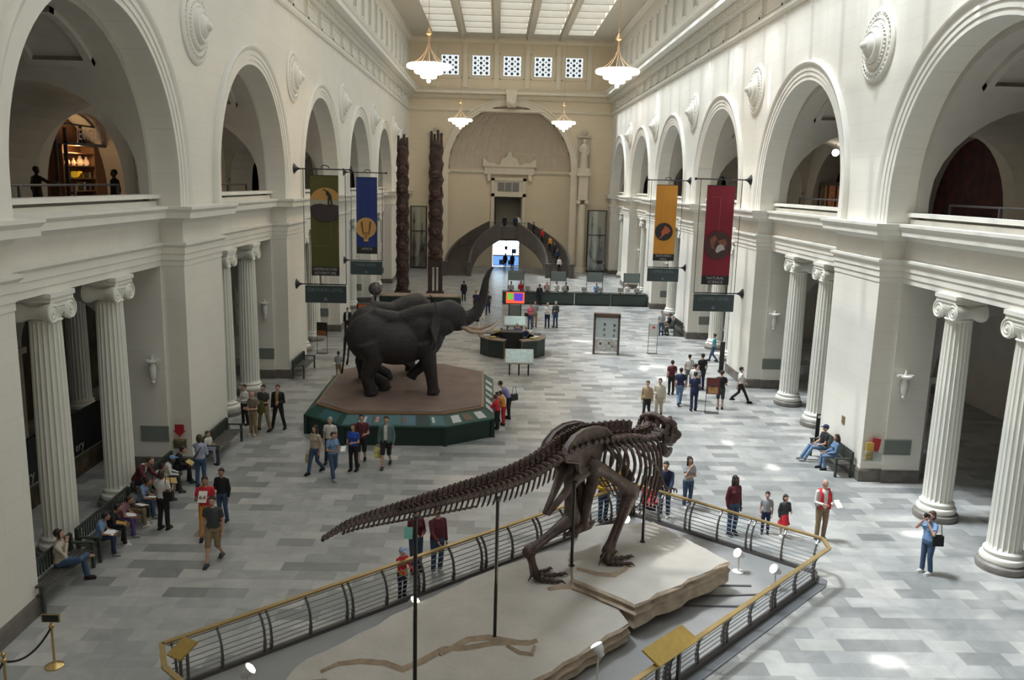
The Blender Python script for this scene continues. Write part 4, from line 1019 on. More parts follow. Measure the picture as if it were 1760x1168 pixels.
# vertebra positions, tip to neck
hipS=0
best=1e9; acc=0
for i in range(1,len(CV)):
    acc+=(CV[i]-CV[i-1]).length
    if (CV[i]-V((2.05,18.4,3.42))).length<best: best=(CV[i]-V((2.05,18.4,3.42))).length; hipS=acc
ds=[]; s_=0.02
while s_<LEN:
    f_=s_/hipS
    step=.12+.14*min(1,f_) if f_<1 else .235
    ds.append((s_,step)); s_+=step
pts,_=resample(CV,[d for d,_ in ds])
def frame(i,P=None):
    P=P or pts
    a=P[max(0,i-1)]; b=P[min(len(P)-1,i+1)]; t=(b-a).normalized(); lat=t.cross(V((0,0,1))).normalized(); up=lat.cross(t); return t,lat,up
def vert(i):
    s_,st=ds[i]; f_=min(1,s_/hipS); p=pts[i]; t,lat,up=frame(i); neck=(s_>hipS+1.9)
    r=.026+.165*f_**.9 if not neck else .13
    M=Matrix((lat,up,t)).transposed()
    b=MB()
    b.lathe([(0,-st*.46),(r*1.0,-st*.45),(r*1.02,-st*.36),(r*.78,-st*.1),(r*.76,st*.1),(r*1.0,st*.36),(r*1.0,st*.45),(0,st*.46)],10,p,M)
    h=(.03+.28*f_**1.1); h=h if not neck else .22
    if s_>hipS: h=.30 if not neck else .17
    # neural spine
    w=st*.38
    for (dz0,dz1,wx0,wx1,lx0,lx1) in ((r*.6,r+h*.5,.045,.028,w*1.3,w),(r+h*.45,r+h,.026,.04,w,w*1.1)):
        k=(.3+.7*f_)
        P8=[]
        for dz,wx,lx in ((dz0,wx0*k,lx0),(dz1,wx1*k,lx1)):
            sh=-dz*.25
            for a_,c_ in ((-1,-1),(1,-1),(1,1),(-1,1)): P8.append(p+lat*(wx*a_)+up*dz+t*(lx*c_+sh))
        b.add(P8,[(0,3,2,1),(4,5,6,7),(0,1,5,4),(1,2,6,5),(2,3,7,6),(3,0,4,7)])
    b.ell(p+up*(r+h)-t*(r+h)*.25,(.045*(.3+.7*f_),)*3,6,4)
    if f_>.22 or s_>hipS:      # transverse processes and joints
        tl=(.01+.20*f_ if s_<hipS else .24)
        for q in (-1,1):
            b.tube([p+up*r*.7,p+lat*q*(r+tl*.5)+up*(r*.95)-t*st*.15,p+lat*q*(r+tl)+up*(r*.9)-t*st*.35],[.06*f_+.014,.05*f_+.012,.055*f_+.01],6)
    for q in (-1,1): b.tube([p+lat*q*r*.35+up*r*1.15+t*st*.2,p+lat*q*r*.3+up*r*1.45+t*st*.62],[.022*(.4+f_),.018*(.4+f_)],5)
    return b.build('vertebra',M_bone,R_,smooth=50)
for i in range(len(ds)): vert(i)
# chevrons under the tail
i0=[i for i,(s,_) in enumerate(ds) if s<hipS-1.0]
for i in i0[4:]:
    s_,st=ds[i]; f_=s_/hipS; p=pts[i]; t,lat,up=frame(i); r=.026+.165*f_**.9; L=.04+.34*f_**1.1
    a=p-up*r*.85+t*st*.5; b=MB()
    b.tube([a,a-up*L*.45-t*L*.12,a-up*L*.85-t*L*.32,a-up*L*1.05-t*L*.50],[.016+.02*f_,.014+.016*f_,.015+.016*f_,.008+.008*f_],6)
    if f_<.5: b.tube([a-up*L*.9-t*L*.8,a-up*L*.9+t*L*.35],.02,5)
    b.build('chevron',M_bone,R_,smooth=True)
# pelvis
ih=min(range(len(pts)),key=lambda i:(pts[i]-V((2.05,18.4,3.42))).length)
T,LA,UP=frame(ih); HP=V((2.05,18.4,3.42))
def loc(a,l,z): return HP+T*a+LA*l+V((0,0,z))
for q in (1,-1):
    b=MB()
    out=[(-.98,.02),(-.9,.20),(-.62,.40),(-.25,.50),(.2,.50),(.55,.42),(.80,.22),(.84,.0),(.72,-.14),(.55,-.08),(.38,-.10),(.32,-.30),(.18,-.46),(.02,-.36),(-.12,-.36),(-.25,-.52),(-.42,-.42),(-.50,-.20),(-.75,-.14),(-.93,-.10)]
    out=[(a*1.08-.08,z*1.04) for a,z in out]; inner=[loc(a,q*(.20+.03*(1 if z<0 else 0)),z-.02) for a,z in out]; outer=[loc(a,q*(.29+.05*(1-abs(z))),z-.02) for a,z in out]
    n=len(out); c0=loc(-.05,q*.21,.05); c1=loc(-.05,q*.27,.05)
    b.add([c0]+inner,[(0,1+i,1+(i+1)%n) for i in range(n)]); b.add([c1]+outer,[(0,1+(i+1)%n,1+i) for i in range(n)])
    b.add(inner+outer,[(i,(i+1)%n,n+(i+1)%n,n+i) for i in range(n)])
    b.tube(outer+[outer[0]],.032,6)
    b.build('ilium',M_bone2,R_,smooth=50)
    b=MB(); b.tube([loc(-.28,q*.26,-.45),loc(-.55,q*.20,-.72),loc(-.9,q*.12,-1.02),loc(-1.32,q*.04,-1.36)],[.19,.12,.085,.06],8); b.build('ischium',M_bone2,R_,smooth=True)
b=MB()
for q in (1,-1): b.tube([loc(.12,q*.24,-.45),loc(.22,q*.20,-.85),loc(.20,q*.10,-1.25),loc(.12,q*.05,-1.75),loc(.10,q*.04,-2.0)],[.20,.15,.14,.14,.14],10)
b.tube([loc(-.48,0,-2.06),loc(-.2,0,-2.04),loc(.1,0,-2.0),loc(.45,0,-2.05),loc(.72,0,-2.0)],[.04,.10,.14,.10,.03],10)
fuse(b,'pubis',M_bone,R_,.022,2)
# legs
def limb(P,R,name,m=M_bone,parent=R_): 
    b=MB(); C=catmull(P,14); n=len(R)-1
    rad=[]
    for i in range(15):
        u=i/14*n; k=min(int(u),n-1); rad.append(R[k]+(R[k+1]-R[k])*(u-k))
    b.tube(C,rad,12); b.ell(C[0],R[0]*1.08,10,8); b.ell(C[-1],R[-1]*1.08,10,8); return b.build(name,m,parent,smooth=True)
def leg(hip,knee,ank,mt,foot,fd,knee_out):
    fd=V(fd).normalized(); sd=V((fd.y,-fd.x,0)); hip,knee,ank,mt,foot=map(V,(hip,knee,ank,mt,foot))
    fm=limb([hip,hip.lerp(knee,.3)+V((0,0,.05)),hip.lerp(knee,.7)+V((0,0,.04)),knee],[.19,.15,.135,.15,.20],'femur',M_bone2)
    b=MB(); k=knee; 
    for q in (-1,1): b.ell(knee+sd*q*.08-V((0,0,.05)),(.11,.13,.14),10,8)
    b.build('knee_joint',M_bone2,R_,smooth=True)
    limb([knee-V((0,0,.06)),knee.lerp(ank,.35)+fd*.03,knee.lerp(ank,.75),ank],[.20,.15,.11,.11,.15],'tibia')
    limb([knee-fd*.06+sd*.12-V((0,0,.08)),knee.lerp(ank,.5)+sd*.11,ank+sd*.09],[.085,.05,.05],'fibula')
    b=MB()
    for q in (-1,0,1): b.tube([ank+sd*q*.05,ank.lerp(mt,.5)+sd*q*.055,mt+sd*q*.10],[.095,.072,.09],8)
    b.ell(ank,(.16,.16,.13),10,8); b.build('metatarsus',M_bone,R_,smooth=True)
    z0=foot.z
    for q,L in ((-.75,.52),(0,.68),(.75,.50)):
        d=(fd*math.cos(q*.62)+sd*math.sin(q*.62)).normalized(); p0=mt+sd*q*.12; b=MB(); p0.z=mt.z
        ps=[p0]; k=4
        for i in range(1,k+1): ps.append(V((p0.x,p0.y,0))+d*L*i/k*.9+V((0,0,max(z0+.045,(mt.z)*(1-i/k)**1.2+(z0+.06)*(1-(1-i/k)**1.2)))))
        for i in range(k): 
            rr=.080-.010*i; b.tube([ps[i],ps[i].lerp(ps[i+1],.5),ps[i+1]],[rr,rr*.72,rr*.95],8); b.ell(ps[i+1],rr*.98,8,6)
        e=ps[-1]; b.tube([e,e+d*.10+V((0,0,.015)),e+d*.19-V((0,0,.04))],[.05,.035,.008],8); b.build('toe',M_bone,R_,smooth=True)
    b=MB(); d=-fd+sd*.4; b.tube([mt+V((0,0,.18)),mt+d*.14+V((0,0,.05)),mt+d*.22-V((0,0,.05))],[.035,.03,.008],6); b.build('dewclaw',M_bone,R_,smooth=True)
S1,S2=.55,.80      # tops of the two slabs
leg(loc(-.02,.36,-.40),(3.27,18.62,2.27),(2.72,17.98,1.05),(2.62,17.80,.80+.10),(2.62,17.8,S2+.01),(.93,.42,0),1)
leg(loc(-.05,-.36,-.38),(1.88,18.35,1.72),(.87,17.52,1.20),(1.03,17.42,S1+.12),(1.03,17.4,S1+.01),(.95,.35,0),-1)
# ribs and belly ribs
dor=[i for i,(s,_) in enumerate(ds) if hipS+.42<s<hipS+2.65]
nd=len(dor)
for k,i in enumerate(dor):
    p=pts[i]; t,lat,up=frame(i); u=k/(nd-1); W_=.42+.30*math.sin(PI*min(1,u*.75+.15)); D=.62+1.10*u**.75
    for q in (-1,1):
        b=MB(); P=[p+lat*q*.12+V((0,0,.06)),p+lat*q*W_*.75+V((0,0,.0)),p+lat*q*W_*1.02-V((0,0,.35*D)),p+lat*q*W_*.95-V((0,0,.72*D))-t*.06,p+lat*q*W_*.62-V((0,0,1.02*D))-t*.02+t*.1*u]
        C=catmull(P,12); b.tube(C,[.048,.046,.044,.042,.042,.042,.040,.038,.036,.033,.030,.026,.018],6); b.build('rib',M_bone,R_,smooth=True)
for k in range(9):
    u=k/8; i=dor[int(u*(nd-1))]; p=pts[i]; t,lat,up=frame(i); D=(.62+1.02*u**.8); b=MB(); w=.38
    b.tube([p+lat*-w-V((0,0,D*.93)),p+lat*-w*.5-V((0,0,D*1.10)),p-V((0,0,D*1.16))-t*.05,p+lat*w*.5-V((0,0,D*1.10)),p+lat*w-V((0,0,D*.93))],.014,5); b.build('belly_rib',M_bone,R_,smooth=True)
# shoulder blades and arms
js=dor[-2]; PS=pts[js]; tS,lS,uS=frame(js)
for q in (-1,1):
    b=MB(); A=[PS-tS*.75+lS*q*.50-V((0,0,.12)),PS-tS*.25+lS*q*.60-V((0,0,.42)),PS+tS*.15+lS*q*.52-V((0,0,.85)),PS+tS*.22+lS*q*.30-V((0,0,1.22))]
    b.tube(catmull(A,8),[(.13,.04),(.09,.04),(.07,.04),(.07,.045),(.08,.05),(.11,.05),(.16,.06),(.22,.06),(.14,.05)],8); b.build('shoulder_blade',M_bone,R_,smooth=True)
    sh=A[2]+lS*q*.08; el=sh+tS*.18-V((0,0,.30))+lS*q*.05; wr=el+tS*.32-V((0,0,.06)); 
    limb([sh,sh.lerp(el,.5),el],[.055,.035,.045],'upper_arm'); limb([el,el.lerp(wr,.5),wr],[.04,.026,.03],'forearm')
    b=MB()
    for g in (-1,1): b.tube([wr+lS*g*.02,wr+tS*.12+lS*g*.04-V((0,0,.03)),wr+tS*.18+lS*g*.04-V((0,0,.10)),wr+tS*.17+lS*g*.04-V((0,0,.17))],[.024,.02,.022,.006],6)
    b.build('claws',M_bone,R_,smooth=True)
# skull
SK=V((4.12,20.85,3.10)); fd=V((.62,.72,-.30)).normalized(); ls=fd.cross(V((0,0,1))).normalized(); us=ls.cross(fd)
def sk(x,y,z): return SK+fd*x+ls*y+us*z
def skull():
    b=MB(); u=MB()
    for q in (-1,1):
        def t(P,r): b.tube([sk(x,q*y,z) for x,y,z in P],r,8)
        t([(0,.10,.30),(.15,.36,.33),(.35,.40,.28),(.62,.22,.30),(1.0,.14,.20),(1.28,.06,.02)],[.08,.085,.09,.07,.065,.06])
        t([(.05,.40,.22),(.02,.42,-.05),(.05,.40,-.28)],[.07,.055,.07]); t([(.05,.41,-.26),(.4,.38,-.24),(.7,.24,-.22),(1.05,.15,-.16),(1.3,.05,-.12)],[.06,.055,.08,.085,.06])
        t([(.33,.41,.28),(.30,.42,.05),(.36,.39,-.22)],[.06,.05,.05]); t([(.02,.42,.0),(.18,.42,.02)],[.05,.03]); t([(.58,.26,.28),(.56,.30,.02),(.60,.29,-.22)],[.055,.05,.06])
        t([(.95,.17,.20),(.93,.19,.0),(.9,.2,-.17)],[.06,.07,.08]); t([(.12,.38,.32),(.28,.30,.42),(.42,.26,.36)],[.05,.06,.05])
        b.ell(sk(1.1,q*.12,0),(.20,.1,.16),8,6); b.ell(sk(.78,q*.22,-.12),(.16,.07,.14),8,6); b.ell(sk(.48,q*.34,-.16),(.14,.05,.10),8,6); b.ell(sk(.2,q*.40,-.14),(.12,.05,.10),8,6); b.ell(sk(.45,q*.30,.26),(.16,.10,.08),8,6)
    b.tube([sk(0,-.38,.25),sk(-.06,-.2,.36),sk(-.08,0,.40),sk(-.06,.2,.36),sk(0,.38,.25)],[.07,.08,.09,.08,.07],8)
    b.tube([sk(-.05,-.36,-.02),sk(-.10,0,.10),sk(-.05,.36,-.02)],[.05,.13,.05],8); b.ell(sk(-.08,0,.0),(.10,.09,.09),8,6)
    b.tube([sk(0,0,.36),sk(.4,0,.33),(sk(.9,0,.26)),sk(1.25,0,.08)],[.12,.11,.09,.07],10); b.tube([sk(-.05,-.15,.3),sk(0,-.16,-.1)],[.08,.06],8); b.tube([sk(-.05,.15,.3),sk(0,.16,-.1)],[.08,.06],8)
    s_=fuse(b,'skull',M_bone,R_,.020,2)
    b=MB()
    for q in (-1,1): b.tube([sk(0,q*.39,-.26),sk(.12,q*.39,-.46),sk(.5,q*.30,-.52),(sk(.85,q*.18,-.46)),sk(1.15,q*.06,-.40)],[.08,.13,.11,.09,.07],8)
    j=fuse(b,'lower_jaw',M_bone,R_,.022,2)
    for pr_,z,dz in ((s_,-.26,-.06),(j,-.42,.04)):
        for q in (-1,1):
            for k in range(9):
                x=.5+.085*k; y=.30-.028*k; b=MB(); b.tube([sk(x,q*y,z),sk(x,q*y,z+dz*.6),sk(x-.02,q*y,z+dz)],[.022,.017,.003],5); b.build('tooth',mat('tooth_brown',(.06,.036,.025),.5),pr_,smooth=True)
skull()
for i in range(4):      # last neck joints up to the skull
    p=V((4.1,20.75,3.1)).lerp(SK,(i)/4)
# ---- steel props
M_prop=mat('black_prop',(.010,.009,.009),.4)
for i,(x,y,z0,z1) in enumerate(((-1.22,12.75,S1,3.95),(.12,15.0,S1,3.40),(1.85,17.7,S2,2.75),(3.70,19.05,S2,2.65))):
    b=MB(); b.tube([(x,y,z0),(x,y,z1)],.035,10); b.tube([(x,y,z1-.02),(x,y,z1+.06)],[.035,.06],10); b.lathe([(.07,z0),(.07,z0+.02),(.04,z0+.03)],12,(x,y,0))
    b.build('support_rod',M_prop,R_,smooth=40)
# ================================================================ ROCK SLABS AND RAILING
M_rock=mat('pale_rock',(.44,.41,.365),.85,noise_s=1.1,noise_a=.10,bump=.55,bump_s=7,detail=6)
M_rockside=mat('tan_rock_edge',(.36,.29,.22),.9,noise_s=3,noise_a=.22,bump=1,bump_s=5,detail=6)
def jag(P,step,amp,seed):
    random.seed(seed); out=[]
    for i in range(len(P)):
        a=V(P[i]); b_=V(P[(i+1)%len(P)]); L=(b_-a).length; n=max(1,int(L/step)); nn=(b_-a).normalized(); nn=V((nn.y,-nn.x))
        for k in range(n): out.append(a.lerp(b_,k/n)+nn*(random.uniform(-amp,amp) if k else 0))
    return out
def slab(P,z0,z1,name,label,seed):
    r=root(name,label,'rock slab',(0,0,0),group=None)
    Q=jag(P,.33,.05,seed); n=len(Q); random.seed(seed+1)
    cx=sum(p.x for p in Q)/n; cy=sum(p.y for p in Q)/n
    b=MB()
    layers=[(z1,0),(z1-.05,.03),(z1-.13,-.02),(z1-.20,.05),(z1-.30,.0),(z0+.05,.04),(z0,-.05)]
    vs=[]
    for z,o in layers:
        for i in range(n):
            p=Q[i]; d=(Q[(i+1)%n]-Q[i-1]).normalized(); nn=V((d.y,-d.x)); j=o+random.uniform(-.03,.03) if o or z<z1 else 0
            vs.append((p.x+nn.x*j,p.y+nn.y*j,z+(random.uniform(-.012,.012) if z<z1 else 0)))
    b.add(vs,[(k*n+i,k*n+(i+1)%n,(k+1)*n+(i+1)%n,(k+1)*n+i) for k in range(len(layers)-1) for i in range(n)]+[tuple(range(n))])
    # loose blocky ledges on the sides
    b.build('rock_edge',M_rockside,r)
    b=MB(); b.prism([(p.x,p.y) for p in Q],z1-.02,z1+.004); b.build('rock_top',M_rock,r)
    return r
lowP=[(-3.7,13.2),(-3.35,14.2),(-2.55,15.1),(-1.7,16.1),(-.2,17.7),(1.4,19.0),(2.3,19.2),(2.0,16.9),(2.72,16.2),(2.85,15.65),(.9,13.7),(-1.2,11.7),(-2.6,11.9)]
lowP=lowP[::-1]
r1=slab(lowP,.12,S1,'rock_slab','large pale cracked rock slab under the tail and left foot of the skeleton',3)
upP=[(1.85,17.05),(3.02,15.95),(5.55,18.05),(4.2,20.3),(2.35,19.9),(1.9,18.4)]
r2=slab(upP,.25,S2,'rock_slab','pale thick rock slab under the right foot of the skeleton',9)
# cracks in the big slab: raised strata steps
M_crack=mat('crack_tan',(.29,.22,.155),.9,noise_s=6,noise_a=.2)
def ridge(P,w,parent,z):
    b=MB(); vs=[]; n=len(P); random.seed(len(P))
    for i,(x,y) in enumerate(P):
        a=V(P[max(0,i-1)]); c=V(P[min(n-1,i+1)]); d=(c-a).normalized(); nn=V((d.y,-d.x)); ww=w*(.25+.75*math.sin(PI*min(1,max(0,(i+.4)/n))))*random.uniform(.8,1.2)
        vs+=[(x-nn.x*ww,y-nn.y*ww,z),(x-nn.x*ww*.9,y-nn.y*ww*.9,z+.05),(x+nn.x*ww,y+nn.y*ww,z+.004)]
    b.add(vs,[(i*3+j,(i+1)*3+j,(i+1)*3+j+1,i*3+j+1) for i in range(n-1) for j in range(2)]); return b.build('crack_ledge',M_crack,parent)
ridge([(-3.0,13.75),(-2.75,14.0),(-2.35,14.1),(-1.9,14.05),(-1.55,13.85),(-1.2,14.15),(-.85,14.55),(-.4,14.6),(.1,14.78),(.55,14.8),(.78,14.85)],.07,r1,S1+.003)
ridge([(-.9,14.35),(-.4,14.9),(0,14.98),(.5,14.82),(.75,14.78),(.95,14.9)],.08,r1,S1+.003)
ridge([(.35,14.7),(.6,14.45),(.82,14.4),(.9,14.72)],.05,r1,S1+.003)
ridge([(-3.2,13.4),(-2.9,13.45),(-2.6,13.25),(-2.4,13.0)],.08,r1,S1+.003)
ridge([(1.3,17.0),(1.6,17.15),(1.95,17.1)],.09,r1,S1+.003)
ridge([(1.95,17.5),(2.4,17.25),(2.75,17.2),(3.0,17.5),(3.2,17.75)],.06,r2,S2+.003)
# dark core under the slabs
M_core=mat('grey_plinth',(.10,.10,.105),.7)
b=MB(); b.prism([(-2.9,13.4),(-1.6,15.6),(1.3,18.5),(2.0,16.3),(2.3,15.7),(.4,13.9),(-1.2,12.3)][::-1],.06,.3); b.build('plinth',M_core,r1)
b=MB(); b.prism([(2.2,17.1),(3.0,16.6),(4.9,18.15),(3.9,19.7),(2.6,19.4)],.06,.4); b.build('plinth',M_core,r2)
# exhibit floor
BASE=[(-5.45,13.42),(-5.75,13.95),(4.03,22.53),(8.0,19.0),(7.83,18.62),(0.4,11.2),(-1.6,9.8)]
M_pf=mat('exhibit_floor_grey',(.27,.27,.265),.5,noise_s=1,noise_a=.08)
b=MB(); b.prism(BASE,0,.06); o=b.build('exhibit_floor',M_pf); tag(o,'low grey floor plate inside the railing round the skeleton','platform')
b=MB()
for a_,c_ in (((4.7,18.3),(6.2,18.3)),((3.9,17.3),(6.0,17.3)),((4.3,17.7),(6.5,17.9))): b.bar((*a_,.075),(*c_,.075),.05,.03)
b.build('cable_channels',M_core,o)
# railing
M_steel=mat('dark_steel',(.13,.12,.115),.4,.6); M_brass=mat('brass_handrail',(.42,.30,.13),.35,.5,noise_s=3,noise_a=.08)
M_bar=mat('thin_grey_bar',(.24,.245,.25),.4,.5)
TZ_=.93; RT=root('railing','curved steel railing with a golden handrail enclosing the skeleton','railing')
def railrun(P0,P1,outn,skip0=.1):
    P0,P1=V(P0),V(P1); d=(P1-P0); L=d.length; d.normalize(); on=V(outn).normalized()
    nmod=max(1,round(L/2.0)); m=L/nmod
    prof=[(0.0,.0),(.0,.12),(-.03,.35),(.0,.6),(.09,.78),(.2,TZ_-.05)]
    def post(s_,w=.05):
        b=MB(); base=P0+d*s_
        for i in range(len(prof)-1):
            (o0,z0),(o1,z1)=prof[i],prof[i+1]; b.bar((*(base+on*o0),z0),(*(base+on*o1),z1),.03,.09 if i<2 else .06,up=(on.x,on.y,0))
        b.build('post',M_steel,RT)
    for k in range(nmod+1):
        if k>0: post(k*m-.07)
        if k<nmod: post(k*m+.07); post((k+.5)*m)
    bar=MB()
    for z in (.17,.27,.37,.47,.57,.67,.77,.85):
        for i in range(len(prof)-1):
            (o0,z0),(o1,z1)=prof[i],prof[i+1]
            if z0<=z<z1: o=o0+(o1-o0)*(z-z0)/(z1-z0)
        a=P0+on*o; c=P1+on*o; bar.tube([(a.x,a.y,z),(c.x,c.y,z)],.0115,5)
    bar.build('bars',M_bar,RT)
    k=MB(); a=P0-d*0; c=P1; k.bar((a.x,a.y,.07),(c.x,c.y,.07),.10,.14); k.build('kerb',M_steel,RT)
    return P0+on*.2,P1+on*.2
nL=(-.668,.744); nB=(.659,.752); nR=(.704,-.71)
segs=[((-5.75,13.95),(4.03,22.53),nL),((4.03,22.53),(8.0,19.0),nB),((7.83,18.62),(0.4,11.2),nR),((-5.45,13.42),(-1.6,9.8),(-.68,-.73))]
tops=[]
for a,c,nn in segs: tops.append(railrun(a,c,nn))
hp=[(-1.7,9.6),tops[3][0]-V((.02,.0)),tops[0][0]+V((-.05,-.1)),tops[0][1]+V((.12,.1)),tops[1][1]+V((.03,-.02)),tops[2][0]+V((.12,.1)),tops[2][1]]
b=MB()
for i in range(len(hp)-1): b.bar((*hp[i],TZ_),(*hp[i+1],TZ_),.10,.045)
b.build('handrail',M_brass,RT)
b=MB(); a=V((7.83,18.62)); c=V((8.0,19.0)); b.bar((*a,.07),(*c,.07),.1,.14); b.bar((-5.45,13.42,.07),(-5.75,13.95,.07),.1,.14); b.build('kerb',M_steel,RT)
# outer grey rim on the floor
b=MB(); b.prism([(8.2,18.75),(8.05,18.45),(.6,11.0),(.35,11.25),(7.8,18.7),(8.0,19.1)],0,.02); b.build('floor_rim',mat('rim_grey',(.15,.16,.17),.5),RT)
# reading boards
def board(loc_,rz,w,lab):
    r=root('reading_board',lab,'reading board',loc_,rz)
    b=MB(); b.obox((0,-.02,0),(w/2,.21,.02),Matrix.Rotation(ang(22),3,'X')); b.build('board',mat('gold_board',(.36,.24,.06),.4,.2,noise_s=8,noise_a=.1),r)
    b=MB(); b.box(-w*.3,-w*.25,-.03,.03,-.9,0); b.build('bracket',M_steel,r); b=MB(); b.box(w*.25,w*.3,-.03,.03,-.9,0); b.build('bracket',M_steel,r); return r
board((3.33,13.98,1.06),ang(45),1.28,'golden sloping reading board on the right railing of the skeleton')
board((-5.45,13.75,1.0),ang(-30),.35,'small golden reading board at the left corner of the railing')
# spotlights
M_spot=mat('spot_white',(.6,.6,.58),.4); M_lens=mat('spot_lens',(1,.95,.8),.3,emit=14,ecol=(1,.93,.75))
def spot(x,y,zf,h,aim,lab,grp='floor spotlights round the skeleton'):
    r=root('spotlight',lab,'spotlight',(x,y,zf),group=grp); aim=V(aim).normalized()
    b=MB(); b.lathe([(.15,0),(.15,.02),(.03,.04)],16); b.tube([(0,0,.02),(0,0,h)],.018,8); b.build('stand',M_spot,r,smooth=40)
    q=aim.to_track_quat('Z','Y').to_matrix()
    b=MB(); b.lathe([(.0,-.14),(.05,-.14),(.07,-.08),(.105,-.02),(.115,.08)],16,(0,0,h+.05),q); b.build('head',M_spot,r,smooth=40)
    b=MB(); b.ell(V((0,0,h+.05))+aim*.085,(.112,.112,.035),16,8,q); b.build('lens',M_lens,r,smooth=True)
    l=bpy.data.lights.new('beam','SPOT'); l.energy=60; l.spot_size=ang(70); l.color=(1,.85,.62); l.shadow_soft_size=.08
    lo=bpy.data.objects.new('beam',l); COL.objects.link(lo); lo.parent=r; lo.location=V((0,0,h+.05))+aim*.2; lo.rotation_euler=aim.to_track_quat('-Z','Y').to_euler()
    return r
spot(.62,18.35,.06,.25,(.3,-.75,.62),'lit floor spotlight beside the left foot of the skeleton, nearest the long railing')
spot(2.26,19.78,.06,.25,(.1,-.85,.6),'lit floor spotlight behind the second black support rod')
spot(3.68,21.5,.06,.25,(-.1,-.9,.5),'lit floor spotlight by the back corner of the railing')
spot(6.1,19.05,.06,.42,(-.85,-.35,.6),'white stand spotlight at the right corner, the farther of two')
spot(6.72,18.2,.06,.42,(-.85,-.2,.6),'white stand spotlight at the right corner, the nearer of two')
spot(2.03,14.05,.06,.80,(-.5,.5,.8),'white spotlight on a tall stand beside the golden reading board')
spot(-1.62,16.45,.06,.38,(.6,-.1,.8),'white spotlight half hidden behind the first black rod')
spot(-4.33,13.75,.06,.45,(.7,.2,.7),'white spotlight at the near left end of the slab')
# ================================================================ FURNITURE OF THE HALL
M_bench=mat('bench_green_wood',(.045,.055,.045),.6,noise_s=6,noise_a=.2)
M_bseat=mat('bench_seat_wood',(.085,.08,.07),.5,noise_s=6,noise_a=.2)
def bench(x,y,rz,L,lab):
    r=root('bench',lab,'bench',(x,y,0),rz,'slatted benches along the walls')
    b=MB()
    for i in range(5): b.box(-L/2,L/2,-.25+.1*i,-.17+.1*i,.42,.45)
    b.build('seat',M_bseat,r)
    b=MB(); b.box(-L/2,L/2,.27,.31,.80,.88)
    n=int(L/.12)
    for i in range(n+1): q=-L/2+L*i/n; b.box(q-.025,q+.025,.28,.305,.46,.82)
    b.build('backrest',M_bench,r)
    for sx in (-1,1):
        for yy in (-.24,.26):
            b=MB(); b.box(sx*(L/2-.04)-.04,sx*(L/2-.04)+.04,yy-.035,yy+.035,0,.62 if yy<0 else .86); b.build('leg',M_bench,r)
        b=MB(); b.box(sx*(L/2-.04)-.045,sx*(L/2-.04)+.045,-.30,.28,.62,.66); b.build('armrest',M_bench,r)
    return r
bench(-9.75,17.75,ang(90),2.3,'dark green bench nearest the camera on the left, one man sitting at its far end')
bench(-9.72,20.55,ang(90),2.9,'dark green bench in front of the left columns, filled with children writing')
bench(-9.72,23.65,ang(90),2.9,'dark green bench below the red arrow sign, crowded with children')
bench(-9.22,27.6,ang(90),2.6,'dark green bench against the first left pier, mostly empty')
bench(11.62,27.35,ang(-90),2.3,'dark green bench with two people against the first right pier')
bench(-9.22,39.75,ang(90),2.4,'dark bench far back against the second left pier')
bench(11.62,53.2,ang(-90),2.2,'dark bench far back against the third right pier')
# stanchions and rope
M_br=mat('polished_brass',(.55,.40,.16),.25,.9)
def stanchion(x,y,lab,sign):
    r=root('stanchion',lab,'stanchion',(x,y,0),group='brass rope stanchions')
    b=MB(); b.lathe([(.17,0),(.17,.02),(.12,.05),(.04,.08),(.025,.12)],20); b.build('base',M_br,r,smooth=40)
    b=MB(); b.tube([(0,0,.1),(0,0,.92)],.022,10); b.lathe([(.02,.78),(.045,.80),(.045,.86),(.02,.88)],12); 
    if not sign: b.ell((0,0,.95),.045,10,8)
    b.build('post',M_br,r,smooth=40)
    if sign:
        b=MB(); b.box(-.17,.17,-.015,.015,.92,1.08); b.build('sign_frame',M_br,r); b=MB(); b.box(-.15,.15,-.02,-.014,.935,1.065); b.build('sign_face',M_black,r)
    return r
stanchion(-8.30,14.72,'brass stanchion topped by a small black sign',True)
stanchion(-8.52,13.55,'brass stanchion with a plain post at the lower left edge',False)
def rope(a,c,lab):
    b=MB(); P=[]
    for i in range(15):
        t=i/14; p=V(a).lerp(V(c),t); p.z-=.22*4*t*(1-t); P.append(p)
    b.tube(P,.02,8); o=b.build('rope',mat('black_velvet',(.01,.01,.012),.9),smooth=True); tag(o,lab,'rope','black stanchion ropes')
rope((-8.30,14.72,.82),(-8.52,13.55,.82),'black rope hanging between the two brass stanchions')
rope((-8.52,13.55,.82),(-8.7,12.3,.82),'black rope running out of the picture from the nearer stanchion')
# information desk
DK=mat('desk_green',(.022,.034,.03),.5); DT=mat('desk_top_wood',(.16,.11,.07),.4)
r=root('information_desk','round dark green information desk with brown rim in the middle of the hall','desk',(.98,45.75,0))
P=[]
for i in range(12):
    a=2*PI*(i+.5)/12; P.append((1.85*math.cos(a),1.75*math.sin(a)))
def ring(b,Po,Pi,z0,z1,skip):
    n=len(Po)
    for i in range(n):
        if i in skip: continue
        j=(i+1)%n; q=[Po[i],Po[j],Pi[j],Pi[i]]; b.prism(q,z0,z1)
Pi=[(x*.72,y*.72) for x,y in P]
b=MB(); ring(b,P,Pi,.05,.95,(8,)); b.build('counter_panels',DK,r)
b=MB(); ring(b,[(x*1.04,y*1.04) for x,y in P],[(x*.68,y*.68) for x,y in P],.95,1.0,(8,)); b.build('counter_top',DT,r)
for i in (8,9): b=MB(); b.box(P[i][0]-.03,P[i][0]+.03,P[i][1]-.03,P[i][1]+.03,0,1.0); b.build('end_post',DT,r)
